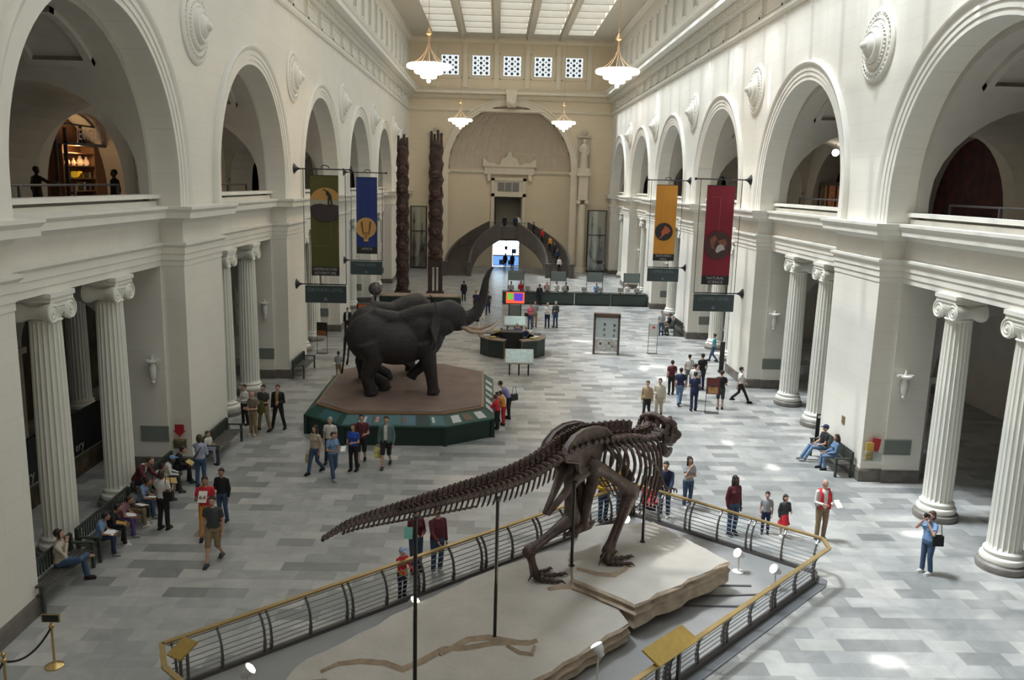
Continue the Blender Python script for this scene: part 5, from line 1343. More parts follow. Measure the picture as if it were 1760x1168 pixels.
b=MB(); b.box(-.55,.55,-.45,.5,0,1.25); b.box(-1.1,1.1,-.1,.5,0,.75); b.build('inner_cabinet',M_black,r)
random.seed(2)
for k,(x,y) in enumerate(((-1.45,-.2),(-1.1,-.9),(-1.35,.45),(1.3,-.4),(1.1,-.95),(1.4,.4),(1.0,1.1),(-.9,1.1))):
    b=MB(); b.box(-.17,.17,-.12,.12,0,.05+.03*(k%3)); o=b.build('leaflet_stack',mat(['paper_white','paper_yellow','paper_blue'][k%3],[(.55,.55,.52),(.4,.33,.12),(.2,.26,.33)][k%3],.7)); o.location=(.98+x,45.75+y,1.001); o.rotation_euler=(0,0,k*.7)
    tag(o,'%s stack of leaflets on the %s of the round desk, %s'%(['white','yellowish','bluish'][k%3],'left' if x<0 else 'right',['far left','near left','beside the left rim','near the right rim','near right','right edge','back right','back left'][k]),'leaflets','leaflet stacks on the round desk')
def maptable(x,y,z,w,d,lab,legs=True):
    r=root('map_table',lab,'map table',(x,y,0),group='sloping glass map tables')
    Mx=Matrix.Rotation(ang(38),3,'X')
    b=MB(); b.obox((0,0,z),(w/2,d/2,.03),Mx); b.build('frame',mat('pale_wood_frame',(.36,.31,.24),.5),r)
    b=MB(); c=V((0,0,z))+Mx@V((0,0,.035)); b.obox(c,(w/2-.06,d/2-.05,.006),Mx); b.build('map',mat('map_blue_green',(.42,.55,.54),.08,noise_s=6,noise_a=.12),r)
    for sx in (-.33,0,.33):
        b=MB(); b.tube([(sx*w,-.12,0),(sx*w,-.05,z-.1)],.035,8); b.tube([(sx*w,.22,0),(sx*w,.15,z-.05)],.035,8); b.build('leg',M_black,r)
    return r
maptable(1.22,40.4,.92,1.42,.95,'sloping glass map table in front of the round desk')
maptable(1.18,50.0,1.12,1.35,.8,'sloping glass map table behind the round desk')
r=root('screen_stand','colourful red green and purple screen on a grey stand behind the round desk','screen',(1.27,54.2,0))
b=MB(); b.box(-.6,.6,-.05,.05,1.62,2.33); b.build('screen_frame',mat('screen_red',(.9,.09,.03),.4,emit=.9,ecol=(.95,.12,.05)),r)
b=MB(); b.box(-.52,-.12,-.06,-.05,1.85,2.28); b.build('green_field',mat('screen_green',(.15,.6,.08),.4,emit=.55,ecol=(.2,.6,.1)),r)
b=MB(); b.box(-.08,.5,-.06,-.05,1.78,2.28); b.build('purple_field',mat('screen_purple',(.1,.04,.55),.4,emit=.7,ecol=(.12,.05,.6)),r)
b=MB(); b.box(-.42,-.36,-.05,.3,0,1.62); b.box(.36,.42,-.05,.3,0,1.62); b.build('legs',M_black,r)
b=MB(); b.box(-.36,.36,-.02,.0,.7,1.5); b.build('lower_panel',mat('panel_grey',(.16,.18,.17),.5),r)
# notice kiosk
r=root('notice_kiosk','free-standing brown framed notice board with white panel of small pictures','notice board',(6.25,46.0,0),ang(-8))
KB=mat('kiosk_brown',(.085,.055,.04),.5)
for sx in (-1,1): b=MB(); b.box(sx*.68-.06,sx*.68+.06,-.22,.22,0,2.3); b.build('side_post',KB,r)
b=MB(); b.box(-.74,.74,-.22,.22,2.08,2.32); b.build('header',KB,r)
b=MB(); b.box(-.62,.62,-.16,-.12,.95,2.05); b.build('upper_panel',mat('kiosk_pale_blue',(.45,.53,.55),.5),r)
b=MB(); b.box(-.62,.62,-.16,-.12,.18,.90); b.build('lower_panel',mat('kiosk_white',(.5,.5,.48),.5,noise_s=5,noise_a=.3),r)
k=0
for x,z in ((-.12,1.72),(-.14,1.42),(-.12,1.12),(.42,1.68),(.42,1.4),(.4,1.1),(-.32,.62),(.15,.66),(.35,.48)):
    b=MB(); b.box(x-.06,x+.06,-.17,-.16,z-.07,z+.07); b.build('picture',mat(['pic_dark','pic_olive','pic_grey'][k%3],[(.07,.07,.08),(.18,.17,.06),(.2,.22,.22)][k%3],.5),r); k+=1
# ticket counter
for i in range(4):
    x0=.5+2.88*i
    r=root('ticket_counter','dark green ticket counter section, %s from the left in the back row'%['first','second','third','fourth'][i],'ticket counter',(x0+1.4,65.6,0),group='ticket counter sections')
    b=MB(); b.box(-1.38,1.38,-.45,.35,.06,.92); b.build('front_panels',DK,r); b=MB(); b.box(-1.42,1.42,-.50,.40,.92,.97); b.build('top',mat('counter_top_dark',(.03,.035,.033),.3),r)
    b=MB(); b.box(-1.3,1.3,-.4,.3,0,.06); b.build('toe_kick',M_black,r)
    b=MB(); b.box(-1.30,1.30,-.465,-.45,.14,.84); b.build('inset_panel',mat('desk_green_light',(.035,.055,.048),.5),r)
    r=root('overhead_sign','blank grey green sign board on posts over the %s ticket counter section'%['first','second','third','fourth'][i],'sign',([1.57,4.95,7.86,10.8][i],66.2,0),group='signs over the ticket counter')
    b=MB(); b.box(-.60,.60,-.03,.03,1.75,2.52); b.build('board',mat('sign_grey_green',(.17,.20,.19),.6),r)
    for sx in (-1,1): b=MB(); b.tube([(sx*.63,0,0),(sx*.63,0,2.55)],.025,6); b.build('post',M_black,r)
    for j in range(2):
        x=x0+.7+1.3*j
        r=root('computer_monitor','%s monitor on the %s ticket counter section'%(['left','right'][j],['first','second','third','fourth'][i]),'monitor',(x,65.5,.97),0,'monitors on the ticket counter')
        b=MB(); b.box(-.2,.2,-.04,.12,.12,.44); b.build('housing',mat('monitor_putty',(.33,.32,.29),.5),r); b=MB(); b.box(-.1,.1,-.1,.1,0,.03); b.box(-.03,.03,-.02,.05,.03,.14); b.build('foot',M_black,r)
        b=MB(); b.box(-.15,.15,-.12,.12,0,.11); o=b.build('receipt_printer',mat('putty_white',(.5,.5,.47),.5)); o.location=(x+.55,65.5,.97); tag(o,'small pale printer right of the %s monitor, %s counter section'%(['left','right'][j],['first','second','third','fourth'][i]),'printer','printers on the ticket counter')
# long low display behind the elephants
r=root('display_plinth','long low green display counter below the totem poles','display counter',(-5.6,61.8,0))
b=MB(); b.box(-3.0,3.0,-.5,.5,0,.9); b.build('base',G,r); b=MB(); b.box(-3.05,3.05,-.55,.55,.9,.96); b.build('top',DT,r)
b=MB(); b.add([(-2.8,-.5,.97),(-.1,-.5,.97),(-.1,.4,1.08),(-2.8,.4,1.08)],[(0,1,2,3)]); b.add([(.2,-.5,.97),(2.7,-.5,.97),(2.7,.4,1.08),(.2,.4,1.08)],[(0,1,2,3)]); b.build('label_panels',mat('label_tan',(.3,.22,.15),.5,noise_s=3,noise_a=.3),r)
r=root('globe','large mottled globe on a round foot at the left of the low green display','globe',(-9.0,62.0,0))
b=MB(); b.ell((0,0,1.35),.5,20,14); b.build('ball',mat('globe_mottled',(.09,.08,.08),.4,noise_s=4,noise_a=.8),r,smooth=True); b=MB(); b.lathe([(.4,0),(.4,.05),(.08,.1),(.06,.85)],16); b.build('foot',M_black,r)
# sign stands
def poster(x,y,rz,z0,z1,w,lab,col,cols2=None):
    r=root('poster_stand',lab,'poster stand',(x,y,0),rz,'free-standing poster stands')
    b=MB(); b.box(-w/2,w/2,-.015,.015,z0,z1); b.build('poster',col,r)
    for sx in (-1,1): b=MB(); b.tube([(sx*(w/2+.01),0,0),(sx*(w/2+.01),0,z1)],.014,6); b.build('upright',M_black,r)
    b=MB(); b.box(-w/2-.03,w/2+.03,-.16,.16,0,.025); b.build('foot',M_steel,r)
    if cols2:
        for (a,c,d,e,m) in cols2: b=MB(); b.box(a,c,-.022,-.016,d,e); b.build('printed_area',m,r)
    return r
poster(9.2,33.95,ang(-5),.82,1.52,.52,'poster stand with a dark red animal poster, among the group on the right',mat('poster_darkred',(.13,.025,.02),.5),[(-.2,.2,.86,1.12,mat('poster_tan',(.45,.24,.09),.5)),(-.1,.06,.98,1.2,mat('poster_dark',(.05,.03,.02),.5))])
poster(8.95,46.4,ang(5),1.0,1.75,.5,'white poster stand with a red spot, far right of the hall',mat('poster_white',(.6,.6,.58),.5),[(-.06,.08,1.45,1.58,mat('spot_red',(.5,.03,.03),.5))])
poster(-9.35,44.6,ang(-10),.9,1.7,.55,'poster stand with a black and orange poster, far left by the pier',mat('poster_black',(.02,.015,.015),.5),[(-.24,.24,1.0,1.25,mat('poster_orange',(.35,.1,.03),.5)),(-.27,.27,.88,.98,mat('poster_white',(.6,.6,.58),.5))])
poster(-7.9,50.6,0,1.1,1.9,1.1,'wide orange and white poster board left of the elephants',mat('poster_grey',(.4,.4,.38),.5),[(-.5,.5,1.6,1.85,mat('poster_brightorange',(.5,.12,.05),.5)),(-.55,-.48,1.1,1.9,M_black),(.48,.55,1.1,1.9,M_black),(-.55,.55,1.86,1.9,M_black)])
r=root('flag_stand','narrow black upright banner stand at the edge of the second right pier','banner stand',(11.7,41.9,0)); b=MB(); b.box(-.12,.12,-.02,.02,.1,1.6); b.build('panel',M_black,r); b=MB(); b.box(-.15,.15,-.15,.15,0,.1); b.build('foot',M_black,r)
r=root('flag_stand','narrow black upright board beside the far end of the right bench','banner stand',(12.2,29.9,0)); b=MB(); b.box(-.14,.14,-.02,.02,.1,1.15); b.build('panel',M_black,r); b=MB(); b.box(-.17,.17,-.12,.12,0,.1); b.build('foot',M_black,r); b=MB(); b.box(-.1,.1,-.03,-.02,1.0,1.1); b.build('label',M_white,r)
# ---- things seen through the left gallery arch: bronze figure, shop
r=root('shop_front','dark framed shop front with lit shelves seen deep in the left gallery','shop front',(XL-7.06,34.6,7.7),ang(90))
# local x runs towards the back of the hall, local y away from the hall
FR=mat('shop_frame',(.07,.075,.085),.4,.4)
b=MB(); 
for q in (-2.1,-1.35): b.box(q,q+.06,-.06,.06,0,3.3)
b.box(-1.35,2.9,-.06,.06,2.66,2.78); b.box(-1.35,2.9,-.06,.06,3.42,3.48); b.box(-2.1,-1.3,-.05,.05,2.66,2.7); b.box(-.1,-.04,-.05,.05,2.78,3.42); b.build('frame',FR,r)
b=MB(); b.box(-2.9,3.0,.8,.85,0,4.4); b.box(1.6,3.0,.3,.35,0,2.6); b.build('back_panel',mat('shop_brown',(.16,.07,.03),.6),r)
text('JEWELRY',.62,mat('shop_letters',(.5,.33,.26),.4,emit=.12),(.62,-.08,3.08),(PI/2,0,0),r,sx=.95)
b=MB()
for z in (.35,.85,1.35,1.85,2.35): b.box(-1.05,1.5,.25,.75,z,z+.04)
b.box(-1.1,-1.05,.25,.8,0,2.7); b.box(1.5,1.58,.25,.8,0,2.7); b.box(-1.1,1.55,.25,.8,2.65,2.7); b.build('shelves',mat('shop_shelf',(.22,.11,.05),.5),r)
lp=bpy.data.lights.new('shelf_light','POINT'); lp.energy=55; lp.color=(1,.62,.3); lp.shadow_soft_size=.1
lo=bpy.data.objects.new('shelf_light',lp); COL.objects.link(lo); lo.parent=r; lo.location=(-.1,.1,2.5)
random.seed(11)
ky=['left end','left of centre','centre','right of centre','right end']
for i,z in enumerate((.39,.89,1.39,1.89)):
    for j in range(5):
        b=MB(); h=random.uniform(.16,.34); w=random.uniform(.07,.14)
        col=[(.45,.08,.06),(.5,.42,.3),(.15,.06,.05),(.55,.35,.05),(.25,.16,.2)][(i*2+j*3)%5]
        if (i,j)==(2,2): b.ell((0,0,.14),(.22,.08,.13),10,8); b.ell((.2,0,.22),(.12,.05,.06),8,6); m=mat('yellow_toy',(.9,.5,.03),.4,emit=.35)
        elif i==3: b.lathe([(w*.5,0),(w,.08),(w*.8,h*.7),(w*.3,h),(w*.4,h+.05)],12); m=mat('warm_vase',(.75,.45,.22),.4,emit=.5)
        else: b.box(-w,w,-.08,.08,0,h); m=mat('ware_%d'%((i*2+j*3)%5),col,.5)
        o=b.build(['gift_box','gift_box','toy','vase'][i] if (i,j)!=(2,2) else 'toy',m); 
        lx=-.8+.52*j; o.location=(XL-7.06-.5,34.6+lx,7.7+z); tag(o,'%s on the %s shelf of the gallery shop, %s'%(['dark box','small box','shop toy','glowing vase'][i] if (i,j)!=(2,2) else 'bright yellow toy',['lowest','second','third','top'][i],ky[j]),['box','box','toy','vase'][i],'goods on the gallery shop shelves')
# right gallery: lit lamp and lit exhibit windows
r=root('exhibit_case','long warmly lit exhibit case deep in the right gallery, seen through the second arch','exhibit case',(XR+6.9,47.4,7.7),ang(-90))
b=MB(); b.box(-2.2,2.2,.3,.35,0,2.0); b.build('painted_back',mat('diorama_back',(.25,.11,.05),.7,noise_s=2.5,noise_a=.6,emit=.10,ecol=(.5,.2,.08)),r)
b=MB(); b.box(-2.3,2.3,-.05,.4,1.95,2.15); b.box(-2.3,2.3,-.05,.4,0,.5); 
for q in (-2.3,-1.0,.2,1.3,2.2): b.box(q,q+.08,-.05,.02,.5,1.95)
b.build('case_frame',mat('case_brown',(.05,.03,.025),.5),r)
r=root('gallery_lamp','bright round lamp hanging in the right gallery behind the second arch','lamp',(XR+4.6,42.0,11.2))
b=MB(); b.ell((0,0,0),.17,14,10); b.build('globe',M_lens,r,smooth=True); b=MB(); b.tube([(0,0,.15),(0,0,2.0)],.012,6); b.build('cord',M_black,r)
r=root('exhibit_backdrop','dark red lit backdrop deep in the right gallery, seen through the nearest arch','backdrop',(XR+7.3,34.05,7.7),ang(-90))
b=MB(); b.box(-3.2,3.2,0,.05,0,4.3); b.build('cloth',mat('dark_red_cloth',(.045,.006,.008),.7,noise_s=2,noise_a=.8),r)
r=root('exhibit_backdrop','tall orange lit panel deep in the left gallery, seen through the second arch','backdrop',(XL-6.3,49.0,7.7),ang(90))
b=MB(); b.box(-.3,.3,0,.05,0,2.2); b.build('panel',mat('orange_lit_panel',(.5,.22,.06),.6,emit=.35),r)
# gallery rails
for s in (-1,1):
    for k in range(1,6):
        X=(XR if s>0 else XL)+s*1.55; c_=bayc(k); x0,x1=sorted((X-.02,X+.02))
        r=root('gallery_rail','thin dark gallery rail in the %s arch of the %s wall'%(ORD[k-1],'right' if s>0 else 'left'),'rail',(X,c_,0),group='gallery rails behind the arches')
        b=MB(); b.tube([(0,-3.9,8.98),(0,3.9,8.98)],.03,8); b.build('top_rail',M_steel,r)
        for q in (-3.85,-1.3,1.3,3.85): b=MB(); b.box(-.03,.03,q-.03,q+.03,7.7,8.98); b.build('post',M_steel,r)
# dark exhibit walls with lettering in the left aisle
r=root('exhibit_partition','low black partition with pale letters behind the front left columns','partition',(-12.85,23.4,0),ang(90))
b=MB(); b.box(-3.2,3.3,0,.12,.70,2.0); b.build('sign_band',M_black,r)
b=MB(); b.box(-3.2,3.3,.0,.12,0,.66); b.build('mural',mat('mural_dark',(.07,.05,.03),.7,noise_s=1.6,noise_a=.8),r)
b=MB(); b.box(-3.2,3.3,-.02,.0,.66,.70); b.build('edge_strip',mat('strip_grey',(.2,.2,.18),.5),r)
for x_ in (-1.1,1.75): text('ery',.42,mat('pale_letters',(.36,.36,.34),.6),(x_,-.01,.95),(PI/2,0,0),r)
r=root('exhibit_partition','tall dark mural wall deep in the left aisle behind the inner column','partition',(-17.6,33.5,0),ang(90))
b=MB(); b.box(-7,7,0,.12,0,4.6); b.build('mural',mat('mural_brown',(.05,.035,.02),.7,noise_s=.8,noise_a=.9),r)
b=MB(); b.box(-7,7,-.02,0,4.6,4.7); b.build('edge_strip',mat('strip_grey',(.2,.2,.18),.5),r)
# ================================================================ PEOPLE
SKIN={'l':mat('skin_light',(.50,.29,.21),.55),'m':mat('skin_tan',(.34,.18,.12),.55),'d':mat('skin_dark',(.10,.055,.04),.55)}
HAIR={'black':mat('hair_black',(.015,.012,.011),.6),'brown':mat('hair_brown',(.055,.03,.018),.6),'dbrown':mat('hair_dark_brown',(.025,.015,.01),.6),'grey':mat('hair_grey',(.35,.33,.31),.7),'blond':mat('hair_blond',(.22,.14,.07),.6)}
M_eye=mat('eye_ink',(.02,.015,.015),.4)
CL={}
def cl(n,c,r=.85):
    return mat('cloth_'+n,c,r,noise_s=9,noise_a=.10)
white=cl('white',(.62,.61,.58)); cream_=cl('cream',(.50,.45,.36)); navy=cl('navy',(.018,.026,.07)); black=cl('black',(.013,.013,.015)); jeans=cl('jeans',(.045,.085,.16)); ljeans=cl('light_jeans',(.13,.21,.33))
khaki=cl('khaki',(.24,.17,.10)); tan=cl('tan',(.36,.25,.14)); maroon=cl('maroon',(.10,.018,.025)); red=cl('red',(.50,.02,.03)); grey=cl('grey',(.14,.145,.15)); dgrey=cl('charcoal',(.045,.05,.05)); royal=cl('royal',(.02,.07,.40)); sky=cl('skyblue',(.16,.27,.45))
teal=cl('turquoise',(.12,.42,.50)); yellow=cl('yellow',(.65,.38,.03)); purple=cl('purple',(.10,.06,.20)); olive=cl('olive',(.13,.13,.07)); lav=cl('lavender',(.36,.38,.50)); pink=cl('pink',(.60,.12,.18)); green=cl('greygreen',(.10,.16,.15)); lgrey=cl('lightgrey',(.30,.31,.32)); orange=cl('orange',(.60,.12,.03)); beige=cl('beige',(.42,.36,.27)); denim=cl('denim',(.12,.20,.33))
ARM={'down':((.05,-.03,-.29),(.05,.04,-.54)),'swf':((.04,.07,-.28),(.03,.26,-.44)),'swb':((.05,-.13,-.26),(.05,-.17,-.50)),'hold':((.05,.03,-.29),(-.05,.28,-.26)),
'fold':((.04,.06,-.28),(-.22,.22,-.25)),'face':((.04,.17,-.22),(-.12,.17,.04)),'cam':((.12,.18,-.17),(-.11,.21,.12)),'point':((.04,.24,-.14),(.02,.50,-.16)),'rail':((.03,.15,-.24),(0,.38,-.36)),
'hip':((.20,-.09,-.22),(.02,.02,-.42)),'back':((.09,-.10,-.27),(-.12,-.15,-.45)),'lap':((.05,.07,-.28),(-.06,.32,-.36)),'wide':((.22,-.02,-.18),(.42,.10,-.26)),'read':((.06,.05,-.28),(-.07,.30,-.14)),'up':((.10,.16,.10),(.0,.26,.34))}
def fingers(b,w,d,side,s,M):
    # palm, four fingers and a thumb at wrist w, pointing along d
    d=d.normalized(); x=M@V((1,0,0)); sd=d.cross(x)
    if sd.length<.2: sd=d.cross(M@V((0,1,0)))
    sd.normalize(); nn=sd.cross(d).normalized()
    b.ell(w+d*.05*s,(.040*s,.020*s,.052*s),10,6,Matrix((sd,nn,d)).transposed())
    for i,(o,L) in enumerate(((-.029,.062),(-.0095,.073),(.0105,.068),(.029,.052))):
        p=w+d*.088*s+sd*o*s; c=nn*(.010+.006*i)*s*(-side)
        b.tube([p,p+d*L*.5*s+c*.4,p+d*L*.95*s+c*1.6],[.0092*s,.0085*s,.007*s],6)
    p=w+d*.03*s-sd*.035*s; b.tube([p,p-sd*.026*s+d*.022*s,p-sd*.034*s+d*.052*s],[.011*s,.010*s,.008*s],6)
def person(x,y,rz,H,label,legs='stand',arms=('down','down'),shirt=white,pants=jeans,hair='brown',skin='l',sleeve='short',leglen='long',hairlen='short',lean=0,female=False,jacket=None,shoes=black,hat=None,skirt=None,look=0,group=None,z=0,voxel=None,fat=1.0,turn=0,bald=False,twist=0):
    s=H/1.75; hs=s*(1.75/H)**.45
    r=root('person',label,'person',(x,y,z),ang(rz),group)
    vx=voxel or (.017 if y<32 else .026)
    # joints
    sit=legs.startswith('sit'); pz=.52/s if sit else .93
    if legs=='walk' or legs=='stride': pz=.90
    Pv=V((0,0,pz)); L=ang(lean)
    def up(p):   # torso frame: rotate forward about the pelvis
        p=V(p); y_,z_=p.y,p.z-.95; return V((p.x,Pv.y+y_*math.cos(L)+z_*math.sin(L),Pv.z-y_*math.sin(L)+z_*math.cos(L)))
    shw=.165 if female else .185
    SH={q:up((q*(shw-.008),0,1.385)) for q in(-1,1)}
    EL={};WR={}
    for q,a in ((-1,arms[0]),(1,arms[1])):
        e,w=ARM[a]; 
        EL[q]=SH[q]+V((q*e[0],e[1],e[2])); WR[q]=SH[q]+V((q*w[0],w[1],w[2]))
        if lean>15 and a in('down','hold','rail'): pass
    HJ={q:Pv+V((q*.09,0,-.02)) for q in(-1,1)}
    if legs=='stand': KN={q:V((q*.10,.02,.50)) for q in(-1,1)}; AN={q:V((q*.105,-.02+q*.03,.09)) for q in(-1,1)}
    elif legs=='wide': KN={q:V((q*.16,.02,.50)) for q in(-1,1)}; AN={q:V((q*.24,-.02,.09)) for q in(-1,1)}
    elif legs=='walk': KN={1:V((.09,.16,.50)),-1:V((-.09,.03,.47))}; AN={1:V((.09,.26,.10)),-1:V((-.09,-.26,.15))}
    elif legs=='stride': KN={1:V((.09,.22,.50)),-1:V((-.09,-.02,.47))}; AN={1:V((.09,.40,.10)),-1:V((-.09,-.36,.17))}
    elif legs=='sit': KN={q:V((q*.11,.42,.50/s)) for q in(-1,1)}; AN={q:V((q*.12,.40+.05*q,.09)) for q in(-1,1)}
    elif legs=='sitout': KN={q:V((q*.12,.44,.52/s)) for q in(-1,1)}; AN={q:V((q*.13,.70,.09)) for q in(-1,1)}
    elif legs=='sitcross': KN={1:V((.16,.44,.62/s)),-1:V((-.10,.44,.50/s))}; AN={1:V((-.16,.52,.60/s)),-1:V((-.11,.50,.09))}
    NK=up((0,.0,1.46)); HD=up((0,.015+.02*(lean>0),1.62))+V((0,.03*look,-.015*look)); 
    if lean>25: HD=HD+V((0,.04,.05))
    S=lambda p:V(p)*s
    def torso(b,g):
        P=[up((0,0,.88)),up((0,.0,.98)),up((0,.01,1.10)),up((0,.0,1.27)),up((0,0,1.38)),up((0,0,1.45))]
        wd=.92 if female else 1
        R=[(.150*wd*fat**.5,.115*fat),(.160*fat**.5,.118*fat),(.136*wd*fat,.108*fat),(.160*wd*fat**.5,.118*fat**.7),(.165*wd,.10),(.09,.07)]
        b.tube([S(p) for p in P],[((a+g)*s,(c+g)*s) for a,c in R],16,up=(0,1,0))
        b.ell(S(up((0,0,1.385))),((.16*wd+g)*s,(.075+g)*s,(.050+g)*s),12,8); b.tube([S(up((-.13,0,1.395))),S(up((0,0,1.44))),S(up((.13,0,1.395)))],(.045+g*.8)*s,8)
        if female:
            for q in (-1,1): b.ell(S(up((q*.075,.095,1.27))),(.06+g)*s,8,6)
    def arm(b,g,upto):
        for q in (-1,1):
            a,e,w=S(SH[q]),S(EL[q]),S(WR[q])
            if upto=='short': b.tube([a,a.lerp(e,.62)],[(.048+g)*s,(.050+g)*s],10); b.ell(a,(.047+g)*s,8,6)
            else: b.tube([a,e,w if upto=='full' else w.lerp(e,.06)],[(.047+g)*s,(.042+g)*s,(.029+g)*s],10); b.ell(a,(.046+g)*s,8,6); b.ell(e,(.043+g)*s,8,6)
    def legm(b,g,frac=1.0):
        for q in (-1,1):
            h,k,a=S(HJ[q]),S(KN[q]),S(AN[q])
            if frac<1: k2=k.lerp(a,frac-.5 if frac>.5 else 0); b.tube([h,h.lerp(k,.5),k,k2],[(.088+g)*s,(.075+g)*s,(.062+g)*s,(.06+g)*s],12)
            else: b.tube([h,h.lerp(k,.5),k,k.lerp(a,.35),a],[(.088+g)*s,(.074+g)*s,(.054+g)*s,(.052+g)*s,(.036+g)*s],12)
            b.ell(h,(.088+g)*s,8,6); b.ell(k,(.056+g)*s,8,6)
    # body: trunk, limbs and head grown into one skin
    b=MB(); torso(b,0); arm(b,0,'full'); legm(b,0); hd=S(HD)
    b.tube([S(NK)-V((0,0,.04*s)),hd-V((0,0,.06*hs))],[.058*s,.050*s],10)
    b.ell(hd,(.075*hs,.092*hs,.108*hs),16,12); b.ell(hd+V((0,.055,-.055))*hs,(.048*hs,.040*hs,.050*hs),10,8); b.ell(hd+V((0,.095,-.015))*hs,(.016*hs,.020*hs,.026*hs),8,6)
    for q in (-1,1):
        b.ell(hd+V((q*.076,0,-.01))*hs,(.014*hs,.020*hs,.030*hs),8,6)
        a=S(AN[q]); b.ell(a+V((0,.055*s,-.045*s)),(.042*s,.11*s,.040*s),10,6)
    me=bpy.data.meshes.new('t'); me.from_pydata(b.v,[],b.f); t=bpy.data.objects.new('t',me); COL.objects.link(t)
    md=t.modifiers.new('r','REMESH'); md.mode='VOXEL'; md.voxel_size=vx; sm=t.modifiers.new('s','SMOOTH'); sm.iterations=2
    bpy.context.view_layer.update(); m2=t.evaluated_get(bpy.context.evaluated_depsgraph_get()).to_mesh()
    bb=MB(); bb.v=[tuple(v.co) for v in m2.vertices]; bb.f=[tuple(p.vertices) for p in m2.polygons]; bb.m=[0]*len(bb.f)
    bpy.data.objects.remove(t); bpy.data.meshes.remove(me)
    I=Matrix.Identity(3)
    for q in (-1,1):
        fingers(bb,S(WR[q]),(S(WR[q])-S(EL[q])),q,s,I)
        bb.ell(hd+V((q*.030,.086,.012))*hs,(.012*hs,.008*hs,.008*hs),6,4,m=1)
    bb.ell(hd+V((0,.094,-.055))*hs,(.022*hs,.006*hs,.006*hs),6,4,m=2)
    bb.build('body',[SKIN[skin],M_eye,mat('lip',(.30,.10,.08),.5)],r,smooth=True)
    def cloth(fn,name,m,lab=None):
        c=MB(); fn(c); o=fuse(c,name,m,r,vx*.95,1); 
        if lab: o['label']=lab
        return o
    g=.013
    def shirtf(c): torso(c,g); arm(c,g,'full' if sleeve=='long' else 'short')
    if jacket:
        cloth(shirtf,'shirt',shirt)
        def jk(c): torso(c,g+.014); arm(c,g+.010,'full')
        # an open jacket: cut the front wedge
        o=cloth(jk,'jacket',jacket)
        import bmesh
        bm=bmesh.new(); bm.from_mesh(o.data); c0=S(up((0,0,1.2)))
        dl=[f for f in bm.faces if abs(f.calc_center_median().x)<.055*s and f.calc_center_median().y>c0.y+.03*s and f.calc_center_median().z>S(Pv).z-.1]
        bmesh.ops.delete(bm,geom=dl,context='FACES'); bm.to_mesh(o.data); bm.free()
    else: cloth(shirtf,'shirt',shirt)
    if skirt:
        c=MB(); 
        zt=S(up((0,0,1.0))).z
        if sit: c.tube([S(Pv),S(Pv)+V((0,.25*s,.01)),S((0,.42,.50/s))],[(.19*s,.12*s),(.20*s,.10*s),(.21*s,.10*s)],14); c.tube([S((0,.44,.52/s)),S((0,.46,.25/s))],[(.2*s,.09*s),(.22*s,.10*s)],12)
        else: c.lathe([(.13*s,zt),(.17*s,zt-.12*s),(.20*s,.65*s),(.24*s,skirt*s),(.22*s,skirt*s)],20)
        c.build('skirt',pants,r,smooth=40)
    else:
        def pf(c):
            P=[up((0,0,.86)),up((0,0,1.0))]; c.tube([S(p) for p in P],[((.158+g)*s*fat**.5,(.12+g)*s*fat),((.15+g)*s*fat**.5,(.118+g)*s*fat)],14,up=(0,1,0))
            legm(c,g*1.1,1.0 if leglen=='long' else .62)
            if leglen=='long':
                for q in (-1,1): c.tube([S(KN[q]).lerp(S(AN[q]),.3),S(AN[q])],[.068*s,.062*s],10)
        cloth(pf,'trousers' if leglen=='long' else 'shorts',pants)
    for q in (-1,1):
        a=S(AN[q]); c=MB(); 
        if legs=='sitcross' and q==1: c.ell(a+V((-.06*s,.02*s,-.0)),(.12*s,.05*s,.05*s),12,8)
        else: c.ell(a+V((0,.055*s,-.040*s)),(.050*s,.135*s,.050*s),12,8); c.box(a.x-.045*s,a.x+.045*s,a.y-.065*s,a.y+.18*s,a.z-.089*s,a.z-.065*s)
        c.build('shoe',shoes,r,smooth=50)
    if not bald:
        c=MB(); c.ell(hd+V((0,-.030,.026))*hs,(.084*hs,.090*hs,.102*hs),14,10)
        # leave the face free
        vs=c.v; c2=MB(); 
        c.tube([hd+V((-.068,.02,.055))*hs,hd+V((0,.060,.092))*hs,hd+V((.068,.02,.055))*hs],.020*hs,8)
        if hairlen=='long': c.tube([hd+V((0,-.05,.02))*hs,hd+V((0,-.075,-.10))*hs,hd+V((0,-.085,-.26))*hs],[(.085*hs,.05*hs),(.09*hs,.05*hs),(.07*hs,.03*hs)],12); [c.tube([hd+V((q*.065,.02,.04))*hs,hd+V((q*.082,.01,-.08))*hs,hd+V((q*.08,.0,-.22))*hs],.026*hs,8) for q in (-1,1)]
        if hairlen=='bob': c.ell(hd+V((0,-.035,-.03))*hs,(.095*hs,.085*hs,.11*hs),12,8); 
        if hairlen=='tail': c.tube([hd+V((0,-.09,.02))*hs,hd+V((0,-.14,-.05))*hs,hd+V((0,-.13,-.2))*hs],[.03*hs,.032*hs,.012*hs],8)
        c.build('hair',HAIR[hair],r,smooth=True)
    if hat:
        c=MB(); c.ell(hd+V((0,-.005,.05))*hs,(.092*hs,.106*hs,.085*hs),14,10); c.ell(hd+V((0,.11,.045))*hs,(.07*hs,.085*hs,.012*hs),12,6); c.build('cap',hat,r,smooth=True)
    r['_']=0; del r['_']
    r.rotation_euler=(0,0,ang(rz))
    Mz=Matrix.Rotation(ang(rz),3,'Z')
